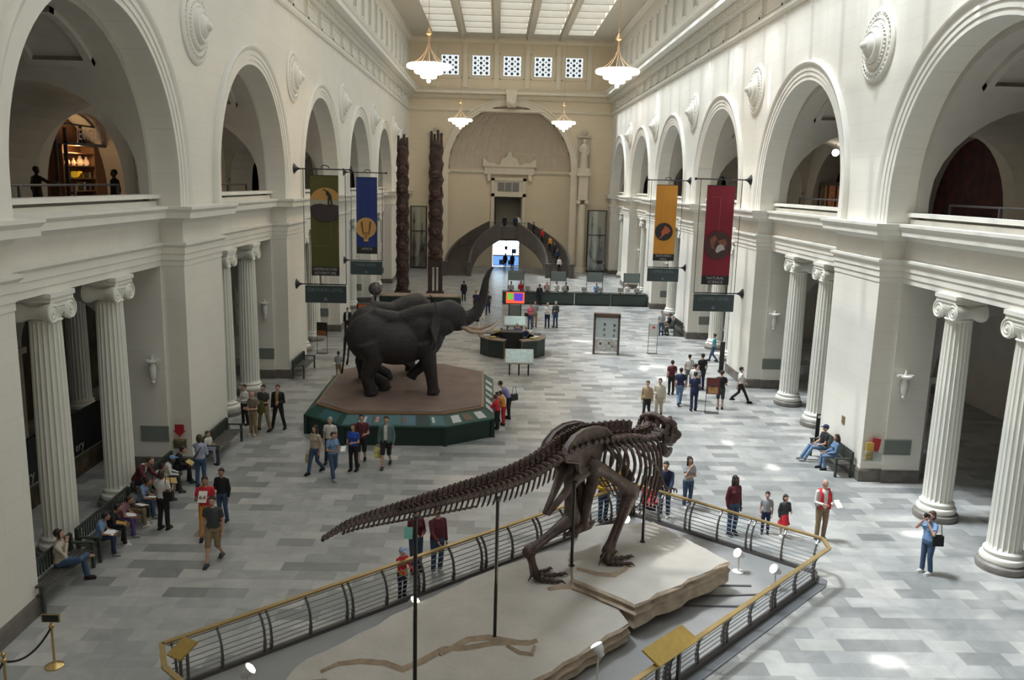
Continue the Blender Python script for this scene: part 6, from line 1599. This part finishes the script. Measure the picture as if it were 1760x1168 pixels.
    return {'root':r,'L':V((x,y,z))+Mz@S(WR[-1]),'R':V((x,y,z))+Mz@S(WR[1]),'head':V((x,y,z))+Mz@hd,'M':Mz,'s':s,'hip':V((x,y,z))+Mz@S(Pv),'knee':V((x,y,z))+Mz@((S(KN[1])+S(KN[-1]))*.5)}
def item(name,label,cat,mb,m,locv,rot=(0,0,0),group=None,smooth=False):
    o=mb.build(name,m,smooth=smooth); o.location=locv; o.rotation_euler=rot; tag(o,label,cat,group); return o
def bagmb(w=.26,h=.26,d=.09,strap=.25):
    b=MB(); b.prism([(-w/2,-h),(w/2,-h),(w/2*.9,0),(-w/2*.9,0)],-d/2,d/2,'y'); b.tube([(-w*.35,0,0),(-w*.2,0,strap),(w*.2,0,strap),(w*.35,0,0)],.010,6); return b
def sheet(w=.21,h=.28): b=MB(); b.box(-w/2,w/2,-h/2,h/2,0,.006); return b
# --- front left: bench sitters (facing +X, i.e. turned -90)
p=person(-9.85,18.05,-78,1.80,'person sitting cross-legged on the nearest left bench, cream jacket and jeans, hand to ear','sitcross',('down','face'),cream_,jeans,'dbrown','l','long',shoes=cl('shoe_brown',(.03,.015,.012)))
b=MB(); b.box(-.02,.02,-.012,.012,-.07,.07); item('mobile_phone','small dark phone held to the ear of the man on the nearest left bench','phone',b,M_black,p['head']+p['M']@V((.09,.02,-.02)))
kid=[(19.50,-80,1.42,'child in a sky blue T-shirt writing on the bench, nearest of the bench row','sit',sky,navy,'black','m'),
(20.05,-75,1.45,'child in dark clothes with an orange folder behind the sky blue T-shirt','sit',black,black,'black','m'),
(20.65,-85,1.45,'child in a pink grey top and purple trousers writing on the left bench','sit',cl('mauve',(.25,.12,.15)),purple,'dbrown','m'),
(21.3,-80,1.45,'child in a brown grey top and khaki trousers bending over a sheet','sit',grey,khaki,'black','d'),
(21.9,-85,1.50,'child in a pale blue shirt with dark collar reading a white sheet','sit',sky,jeans,'dbrown','m')]
cols=[white,tan,white,white,white]
for i,(yy,rz,H,lab,lg,sh,pa,ha,sk_) in enumerate(kid):
    p=person(-9.66,yy,rz,H,lab,lg,('lap','lap'),sh,pa,ha,sk_,'short' if i!=1 else 'long',lean=14+4*(i%3),look=2,shoes=white if i%2 else cl('shoe_grey',(.25,.25,.24)),group='children sitting on the left benches')
    item('paper_sheet','%s on the knees of %s'%(['white sheet','orange folder','white sheet','white sheet','white sheet'][i],['the child in sky blue','the child dressed in black','the child in purple trousers','the child in khaki trousers','the child in the pale blue shirt'][i]),'paper',sheet(.24,.30),[M_white,mat('folder_orange',(.5,.28,.06),.6)][1 if i==1 else 0],p['knee']+V((-.06,0,.10)),(0,ang(12),ang(20*i)),'papers held by the children')
person(-10.0,22.6,-100,1.66,'person in a dark maroon jacket leaning forward over the children from behind the bench','stand',('rail','rail'),white,black,'brown','l','short',lean=30,jacket=maroon,look=2)
kid2=[(23.05,-60,1.45,'child with white top and dark vest reading a tan map on the left bench','sit',white,black,'black','m'),
(23.75,-70,1.48,'child with a light blue cap and white top on the left bench','sit',white,dgrey,'black','d'),
(24.6,-75,1.52,'child in a black sweater with white collar on the left bench','sit',black,black,'dbrown','l')]
for i,(yy,rz,H,lab,lg,sh,pa,ha,sk_) in enumerate(kid2):
    p=person(-9.66,yy,rz,H,lab,lg,('lap','lap'),sh,pa,ha,sk_,'long',lean=12,look=2,hat=sky if i==1 else None,shoes=dgrey,group='children sitting on the left benches')
    if i==0: item('paper_map','large tan map spread over the knees of the child with dark vest','map',sheet(.45,.5),mat('map_tan',(.50,.33,.12),.6),p['knee']+V((.0,-.05,.12)),(0,ang(10),ang(25)))
    if i==2: item('paper_folder','yellow folder held by the child in the black sweater','folder',sheet(.22,.3),mat('folder_yellow',(.55,.42,.12),.6),p['knee']+V((.0,.05,.13)),(0,ang(30),0))
person(-9.35,26.5,-110,1.25,'small child in a white T-shirt perched on the near end of the pier bench','sit',('hold','hold'),white,lav,'brown','l',group='children sitting on the left benches')
p=person(-8.85,24.35,5,1.68,'person in a lavender shirt and jeans with a dark shoulder strap, seen from behind','stand',('point','hold'),lav,jeans,'brown','l','long',hairlen='bob',female=True)
def strap(p,lab,col=M_black):
    s=p['s']; b=MB(); C=[V((.13,.0,1.43)),V((.05,-.125,1.30)),V((-.06,-.135,1.12)),V((-.17,-.05,.98)),V((-.13,.10,1.06)),V((.0,.135,1.22)),V((.11,.10,1.38)),V((.13,.0,1.45))]
    b.tube([c*s for c in C],[(.018,.006)]*8,6); o=b.build('shoulder_strap',col,smooth=True); o.location=p['root'].location; o.rotation_euler=p['root'].rotation_euler; tag(o,lab,'strap')
strap(p,'dark diagonal strap across the lavender shirt')
p=person(-8.72,21.15,-15,1.70,'person in a white T-shirt and black trousers with a dark bag, seen from behind','stand',('hold','hold'),white,black,'brown','l',hairlen='bob',female=True)
item('shoulder_bag','dark shoulder bag hanging at the right side of the white T-shirt','bag',bagmb(.30,.24,.10,.42),M_black,p['hip']+p['M']@V((.22,-.05,.20)),(0,0,ang(-15)))
person(-6.75,19.25,178,1.78,'person in a charcoal T-shirt and khaki shorts walking toward the camera','walk',('down','down'),dgrey,khaki,'dbrown','l','short','short',shoes=dgrey)
p=person(-7.45,20.75,190,1.72,'person in red behind the charcoal T-shirt walker, holding papers','walk',('read','read'),red,orange,'black','m','short')
item('paper_sheet','white and green leaflet held by the person in red','paper',sheet(.22,.3),M_white,(p['L']+p['R'])/2+V((0,-.05,.05)),(ang(60),0,0),'papers held by visitors')
person(-7.35,21.75,170,1.55,'child with dark hair just behind the person in red','stand',('down','hold'),black,jeans,'black','m','long')
# --- middle left walkers
person(-9.45,30.9,150,1.62,'person in a white jacket and black trousers, left of the talking group','stand',('hold','hold'),white,black,'brown','l','long',female=True)
p=person(-8.75,29.55,150,1.72,'balding person in a grey brown shirt and khaki trousers, middle of the group','stand',('hold','hold'),cl('taupe',(.15,.125,.10)),khaki,'grey','l','short',bald=True,shoes=beige)
p=person(-8.55,30.25,160,1.80,'person in a dark shirt and khaki trousers carrying a dark jacket','wide',('hold','hold'),dgrey,khaki,'dbrown','l','short')
b=MB(); b.ell((0,0,-.2),(.14,.07,.26),12,8); b.ell((.06,0,-.3),(.12,.06,.2),10,8); item('folded_jacket','dark jacket draped over the arm in the left group','jacket',b,olive,p['L']+V((.0,-.03,.05)),(0,ang(15),0),smooth=True)
person(-8.08,30.5,175,1.74,'person in a black suit and yellow tie standing with legs apart','wide',('hold','down'),cl('tie_yellow',(.35,.24,.08)),black,'brown','l','long',jacket=black)
person(-7.4,38.9,10,1.35,'child in a grey blue shirt left of the elephant platform, seen from behind','walk',('hold','hold'),lgrey,khaki,'black','m')
# --- group in front of the elephants
p=person(-5.66,25.7,150,1.66,'person with long dark hair, tan top and a cream bag, left of the front group','walk',('down','down'),beige,jeans,'dbrown','l',hairlen='long',female=True)
item('shopping_bag','cream shopping bag carried by the person with long dark hair','bag',bagmb(.22,.28,.08,.12),mat('bag_cream',(.45,.38,.22),.7),p['R']+V((-.04,-.02,-.12)),(0,0,.5))
person(-5.42,26.85,175,1.60,'person in a white T-shirt with grey hair, behind the blue T-shirt','walk',('down','down'),white,black,'grey','l')
p=person(-5.02,25.2,215,1.64,'person in a sky blue T-shirt and cropped jeans looking at a leaflet','walk',('hold','hold'),sky,jeans,'dbrown','l',leglen='long',female=True,look=2,shoes=lgrey)
item('paper_sheet','pale leaflet held out by the person in sky blue','paper',sheet(.15,.22),M_white,p['L']+V((.14,-.05,.06)),(ang(30),0,0),'papers held by visitors')
person(-4.5,26.0,165,1.62,'person in a royal blue top and dark trousers, hands near the chest','stand',('hold','hold'),royal,black,'brown','l',hairlen='long',female=True)
person(-4.36,26.75,185,1.76,'person in a maroon shirt and dark shorts behind the royal blue top','walk',('hold','down'),maroon,black,'dbrown','l',leglen='short')
p=person(-3.5,26.45,178,1.80,'person in an open grey green shirt over white, dark shorts, carrying a bag','walk',('down','down'),white,black,'dbrown','l','short',leglen='short',jacket=green,shoes=dgrey)
item('shopping_bag','white and yellow shopping bag carried beside the dark shorts','bag',bagmb(.30,.36,.08,.10),mat('bag_white_yellow',(.55,.50,.18),.5,noise_s=6,noise_a=.6),p['R']+V((-.02,-.02,-.14)),(0,0,.1))
# --- by the right end of the elephant platform
person(.16,31.0,60,1.38,'child in a bright red jacket leaning on the platform panels','stand',('rail','rail'),red,black,'brown','l','long',lean=12)
person(.40,31.6,70,1.40,'child in red trousers and orange top behind the red jacket','stand',('rail','rail'),orange,red,'brown','l','long',lean=15)
p=person(.62,32.5,75,1.62,'person in a lilac top bending over the children by the platform','stand',('rail','rail'),cl('lilac',(.22,.2,.38)),black,'dbrown','l','short',lean=32,female=True)
item('shoulder_bag','black shoulder bag hanging from the person in the lilac top','bag',bagmb(.32,.26,.12,.3),M_black,p['hip']+V((.2,.05,.15)),(0,0,.6))
person(.22,32.15,80,1.20,'small child in a pink and white top close to the platform edge','stand',('rail','rail'),pink,grey,'dbrown','l','long',lean=10)
# --- mid distance, left and centre
person(-9.0,50.4,175,1.72,'person in a black jacket over white, far left by the blue banner','walk',('down','down'),white,black,'black','l','long',jacket=black)
person(-8.55,50.9,180,1.30,'child in red walking beside the black jacket','walk',('down','down'),red,navy,'dbrown','l','long')
person(-2.55,66.0,0,1.68,'dark dressed person alone on the far floor behind the raised trunk','stand',('down','down'),black,black,'black','m','long',voxel=.03)
person(-.55,59.6,175,1.72,'person in dark clothes walking left of the coloured screen, right of two','walk',('down','down'),dgrey,navy,'dbrown','l',voxel=.03)
person(-1.45,60.2,175,1.68,'person in navy walking behind the elephant trunk, left of two','walk',('down','down'),navy,black,'brown','l',voxel=.03)
p=person(-.92,51.3,185,1.72,'person in white with a black shoulder bag left of the round desk','walk',('hold','down'),white,white,'black','m','long',voxel=.026)
item('shoulder_bag','black bag at the side of the white clothed person','bag',bagmb(.3,.4,.14,.3),M_black,p['hip']+V((-.22,-.05,.35)))
person(.35,46.0,150,1.30,'person in black seated inside the round desk, left','sit',('lap','lap'),black,black,'brown','l','long',z=.25,voxel=.026)
person(1.25,46.3,180,1.62,'person in dark purple standing inside the round desk','stand',('hold','hold'),purple,black,'grey','l','long',voxel=.026)
person(1.75,46.5,160,1.30,'person in navy seated inside the round desk, right','sit',('lap','lap'),navy,black,'blond','l','long',z=.25,voxel=.026)
p=person(2.28,53.9,170,1.68,'person in a pink top and jeans, left of the four by the desk','stand',('hold','hold'),pink,jeans,'brown','l','short',female=True,voxel=.026)
item('shoulder_bag','black bag hanging beside the pink top','bag',bagmb(.3,.25,.1,.25),M_black,p['hip']+V((-.25,0,.15)))
person(2.60,54.6,185,1.78,'person in a grey checked shirt behind the pink top','stand',('hold','down'),lgrey,tan,'brown','l','short',voxel=.026)
person(3.42,54.3,170,1.72,'person in a white blouse holding a leaflet by the desk','stand',('hold','hold'),white,navy,'grey','l','long',voxel=.026,fat=1.1)
person(3.98,54.6,150,1.78,'person in a dark jacket and jeans, right of the four by the desk','stand',('hold','down'),dgrey,jeans,'grey','l','long',voxel=.026)
for i,(xx,yy,rz,sh,lab) in enumerate(((1.2,66.5,180,lgrey,'clerk in pale blue behind the first ticket counter'),(2.0,66.9,180,red,'clerk with a red sleeve behind the first ticket counter'),(4.1,66.9,180,cl('brick',(.25,.06,.04)),'clerk in brick red behind the second ticket counter'),(4.9,67.2,180,white,'clerk in white behind the second ticket counter'),(5.6,66.6,180,black,'clerk in black behind the second ticket counter'),(8.1,66.9,170,sky,'clerk in blue behind the third ticket counter'),(10.6,66.8,180,white,'clerk in white behind the fourth ticket counter'))):
    person(xx,yy,rz,1.66,lab,'stand',('hold','hold'),sh,black,['black','brown','grey'][i%3],['l','m'][i%2],'long',voxel=.03,group='clerks behind the ticket counter')
person(3.40,64.6,0,1.72,'customer in black with back to the camera at the second ticket counter','stand',('hold','hold'),black,black,'black','m','long',voxel=.03)
# --- right group
person(8.10,37.0,5,1.64,'person in a maroon and grey top, left of the standing group on the right','stand',('down','hold'),maroon,black,'black','l','short')
person(8.08,35.1,0,1.74,'person in a navy shirt and jeans, back turned, left front of the right group','walk',('down','down'),navy,ljeans,'black','l','short')
person(8.50,34.25,5,1.74,'person in navy shirt and navy trousers, back turned, beside the red poster','stand',('hold','hold'),navy,navy,'black','l','short')
person(9.25,38.6,0,1.60,'person in a white shirt at the back of the right group','stand',('down','down'),white,grey,'black','l')
person(8.92,36.0,-20,1.72,'person in a white T-shirt, centre of the right group','stand',('hold','hold'),white,navy,'black','l',fat=1.15)
person(9.72,38.0,20,1.78,'tall person in a black shirt at the back right of the group','stand',('down','down'),black,navy,'black','l','short')
person(9.72,34.6,-10,1.74,'person in a black T-shirt and dark shorts right of the red poster','stand',('hold','hold'),black,dgrey,'brown','l','short',leglen='short')
person(10.90,35.8,-95,1.68,'person in a white shirt and black trousers striding right, alone','stride',('swf','swb'),white,black,'black','l','short')
person(11.95,44.5,60,1.62,'person in a turquoise shirt and jeans near the column bases','walk',('hold','down'),teal,jeans,'dbrown','l','short')
person(6.27,33.0,160,1.62,'person in a tan coat above the skeleton skull','walk',('down','down'),tan,black,'brown','l','long')
p=person(6.80,33.15,165,1.70,'person in cream clothes with a hand bag above the skeleton skull','walk',('down','hold'),cream_,beige,'brown','l','long')
person(11.40,52.6,95,1.66,'person in grey seated on the far right bench','sit',('lap','lap'),dgrey,dgrey,'grey','l','long',voxel=.026)
person(11.40,53.7,95,1.66,'person in black seated on the far right bench','sit',('face','lap'),black,olive,'black','m','long',voxel=.026)
person(10.6,52.4,170,1.60,'person in a striped light top before the far right bench','stand',('down','down'),lgrey,jeans,'brown','l','short',voxel=.026)
# --- right bench
person(11.60,27.95,92,1.74,'person in a black cap and black shirt over jeans on the right bench','sitout',('lap','lap'),black,ljeans,'dbrown','l','short',hat=navy,lean=-4,shoes=lgrey)
person(11.62,27.00,88,1.62,'person with long brown hair in denim jacket and jeans on the right bench','sit',('lap','lap'),denim,ljeans,'dbrown','l','long',hairlen='long',female=True,lean=-2)
# --- right front
person(5.78,23.3,195,1.62,'person with long dark hair and grey T-shirt, hand to the face','stand',('fold','face'),lgrey,jeans,'dbrown','l','short',hairlen='long',female=True,shoes=white)
person(6.60,21.45,200,1.72,'person in a long dark red coat walking behind the railing','stand',('down','down'),maroon,jeans,'black','d','long',hairlen='long',female=True,fat=1.15)
person(7.55,21.55,160,1.22,'child in a pale grey T-shirt behind the railing','stand',('down','down'),lgrey,navy,'black','l','short')
person(7.98,21.35,190,1.22,'child in a dark sweater and red skirt looking back by the railing','stand',('hold','down'),dgrey,red,'dbrown','l','long',hairlen='bob',skirt=.55,shoes=white)
p=person(8.95,21.2,185,1.76,'balding person in a red vest over a white shirt and khaki trousers','stand',('hold','hold'),white,khaki,'grey','l','long',bald=True,jacket=None)
c=MB(); s=p['s']
for q in (-1,1): c.tube([V((q*.10,.0,1.45))*s,V((q*.11,.115,1.32))*s,V((q*.115,.135,1.1))*s,V((q*.11,.13,.92))*s],[(.055*s,.022*s)]*4,8,up=(0,1,.0))
c.tube([V((0,-.06,1.42))*s,V((0,-.105,1.2))*s,V((0,-.11,.92))*s],[(.16*s,.03*s),(.165*s,.03*s),(.16*s,.03*s)],12,up=(0,1,0))
v=c.build('vest',red,p['root'],smooth=True); v['label']='bright red open vest'
item('paper_sheet','white sheet held by the person in the red vest','paper',sheet(.18,.24),M_white,p['L']+V((.1,-.08,.05)),(ang(40),0,.3),'papers held by visitors')
p=person(10.86,19.25,110,1.68,'person in a pale blue shirt and jeans taking a photograph, white shoes','stand',('cam','cam'),sky,jeans,'brown','l','short',hairlen='bob',female=True,shoes=white,fat=1.15)
b=MB(); b.box(-.06,.06,-.035,.035,-.04,.04); b.lathe([(.03,.03),(.035,.08),(.03,.09)],12,(0,0,0),Matrix.Rotation(-PI/2,3,'X')); item('camera','black camera held up to the eyes by the person in pale blue','camera',b,M_black,p['head']+p['M']@V((0,.15,.02)),(0,0,ang(110)))
item('shoulder_bag','dark bag at the hip of the photographing person','bag',bagmb(.28,.26,.12,.3),black,p['hip']+V((.12,-.15,.18)))
# --- along the long side of the railing
person(-1.80,18.95,200,1.66,'person in a maroon top facing the railing below the tail','stand',('hold','hold'),maroon,jeans,'brown','l','long',look=2,female=True)
person(-1.28,18.85,-150,1.72,'person in a plain maroon sweatshirt and jeans under the tail, turned right','stand',('down','rail'),maroon,jeans,'brown','l','long',fat=1.2,shoes=white)
p=person(-1.98,17.62,-140,1.22,'child with a blue and white cap and a red and yellow jacket at the railing','stand',('rail','rail'),red,navy,'brown','l','long',hat=cl('cap_blue_white',(.30,.38,.55)),shoes=black)
c=MB(); s=p['s']; c.tube([V((0,0,.86))*s,V((0,0,1.02))*s],[(.185*s,.15*s),(.175*s,.142*s)],16,up=(0,1,0)); v=c.build('jacket_hem',yellow,p['root'],smooth=40); v['label']='yellow lower half of the jacket'
item('paper_sheet','turquoise booklet in the hands of the person in maroon','paper',sheet(.2,.28),mat('booklet_turquoise',(.15,.42,.36),.5),(-1.95,18.62,1.12),(ang(60),0,0),'papers held by visitors')
person(3.15,22.2,205,1.72,'person in a yellow jacket behind the skeleton legs, left of two','stand',('rail','hold'),yellow,jeans,'brown','l','long')
person(3.75,22.75,190,1.70,'person in a yellow jacket seen through the ribs, right of two','stand',('hold','rail'),yellow,jeans,'black','l','long')
person(4.95,22.55,160,1.76,'person in a navy jacket and jeans behind the rib cage','stand',('rail','rail'),navy,jeans,'dbrown','l','long',shoes=white,lean=8)
# pushchair
r=root('pushchair','red and grey folding pushchair seen through the rib cage','pushchair',(4.55,22.75,0),ang(170))
b=MB(); b.prism([(-.22,.35),(.22,.35),(.22,.45),(-.22,.45)],-.2,.2,'y'); b.obox((0,-.22,.72),(.22,.03,.32),Matrix.Rotation(ang(12),3,'X')); b.build('seat',red,r)
b=MB()
for q in (-1,1): b.tube([(q*.24,.32,.1),(q*.24,-.05,.5),(q*.24,-.38,1.02)],.014,6); b.tube([(q*.24,-.30,.1),(q*.24,.12,.55)],.014,6)
b.tube([(-.24,-.38,1.02),(.24,-.38,1.02)],.016,6); b.build('frame',M_steel,r)
for q in (-1,1):
    for yy in (.34,-.32): b=MB(); b.lathe([(.0,-.02),(.08,-.02),(.09,0),(.08,.02),(0,.02)],14,(q*.26,yy,.09),Matrix.Rotation(PI/2,3,'Y')); b.build('wheel',M_black,r)
b=MB(); b.box(-.2,.2,-.3,.1,.16,.28); b.build('basket',dgrey,r)
# --- stairs and landing
def stz(t): return 4.35*t
def st(t,side=1): return (AX+side*(1.5+3.7*(1-t**2.4)),84.6+4.6*t,4.35*t)
for t,sh,pa,lab,rz in ((.10,white,black,'person in white at the foot of the right stair',150),(.28,navy,black,'person in dark blue with a white bag low on the right stair',160),(.42,black,black,'person in black halfway down the right stair',150),(.55,orange,black,'person in orange brown on the right stair',140),(.72,red,black,'person in bright red high on the right stair',130),(.86,black,black,'person in black near the top of the right stair',120)):
    X,Y_,Z=st(t); person(X,Y_,rz,1.68,lab,'stand',('down','down'),sh,pa,'black','m','long',z=Z+.02,voxel=.035)
for xx,yy,sh,lab,rz in ((.75,89.2,black,'dark person standing in the doorway above the bridge, left',180),(1.9,89.3,navy,'person in dark clothes on the landing, right of the doorway centre',170),(2.2,89.5,white,'person in a white top on the landing beside the dark clothes',190)):
    person(xx,yy,rz,1.7,lab,'stand',('down','down'),sh,black,'black','m','long',z=4.36,voxel=.035)
for xx,sh,lab in ((.95,black,'dark person silhouetted in the bright doorway, left of two'),(1.75,navy,'dark person silhouetted in the bright doorway, right of two')):
    person(xx,93.4,180,1.7,lab,'walk',('down','down'),sh,black,'black','m','long',voxel=.035)
# --- galleries
person(XL-2.5,27.1,140,1.75,'dark person standing inside the nearest left gallery arch','stand',('down','down'),black,black,'black','d','long',z=7.71)
person(XL-5.2,39.4,150,1.70,'person in a red brown top in the second left gallery arch','stand',('down','down'),cl('redbrown',(.14,.03,.025)),black,'black','d','long',z=7.71)
BZ=mat('bronze_dark',(.03,.018,.012),.35,.6)
p=person(XL-5.4,27.95,-30,1.80,'dark bronze figure pointing, in the nearest left gallery arch','wide',('down','point'),BZ,BZ,'black','d','long',z=7.71)
for q in kids(p['root']):
    for i in range(len(q.data.materials)): q.data.materials[i]=BZ
p['root'].name='bronze_figure'; p['root']['category']='bronze sculpture'
# --- people behind the left columns
person(-11.9,17.9,-60,1.6,'person with a grey green book in the shade at the far left edge','sit',('lap','lap'),black,black,'brown','m','long')
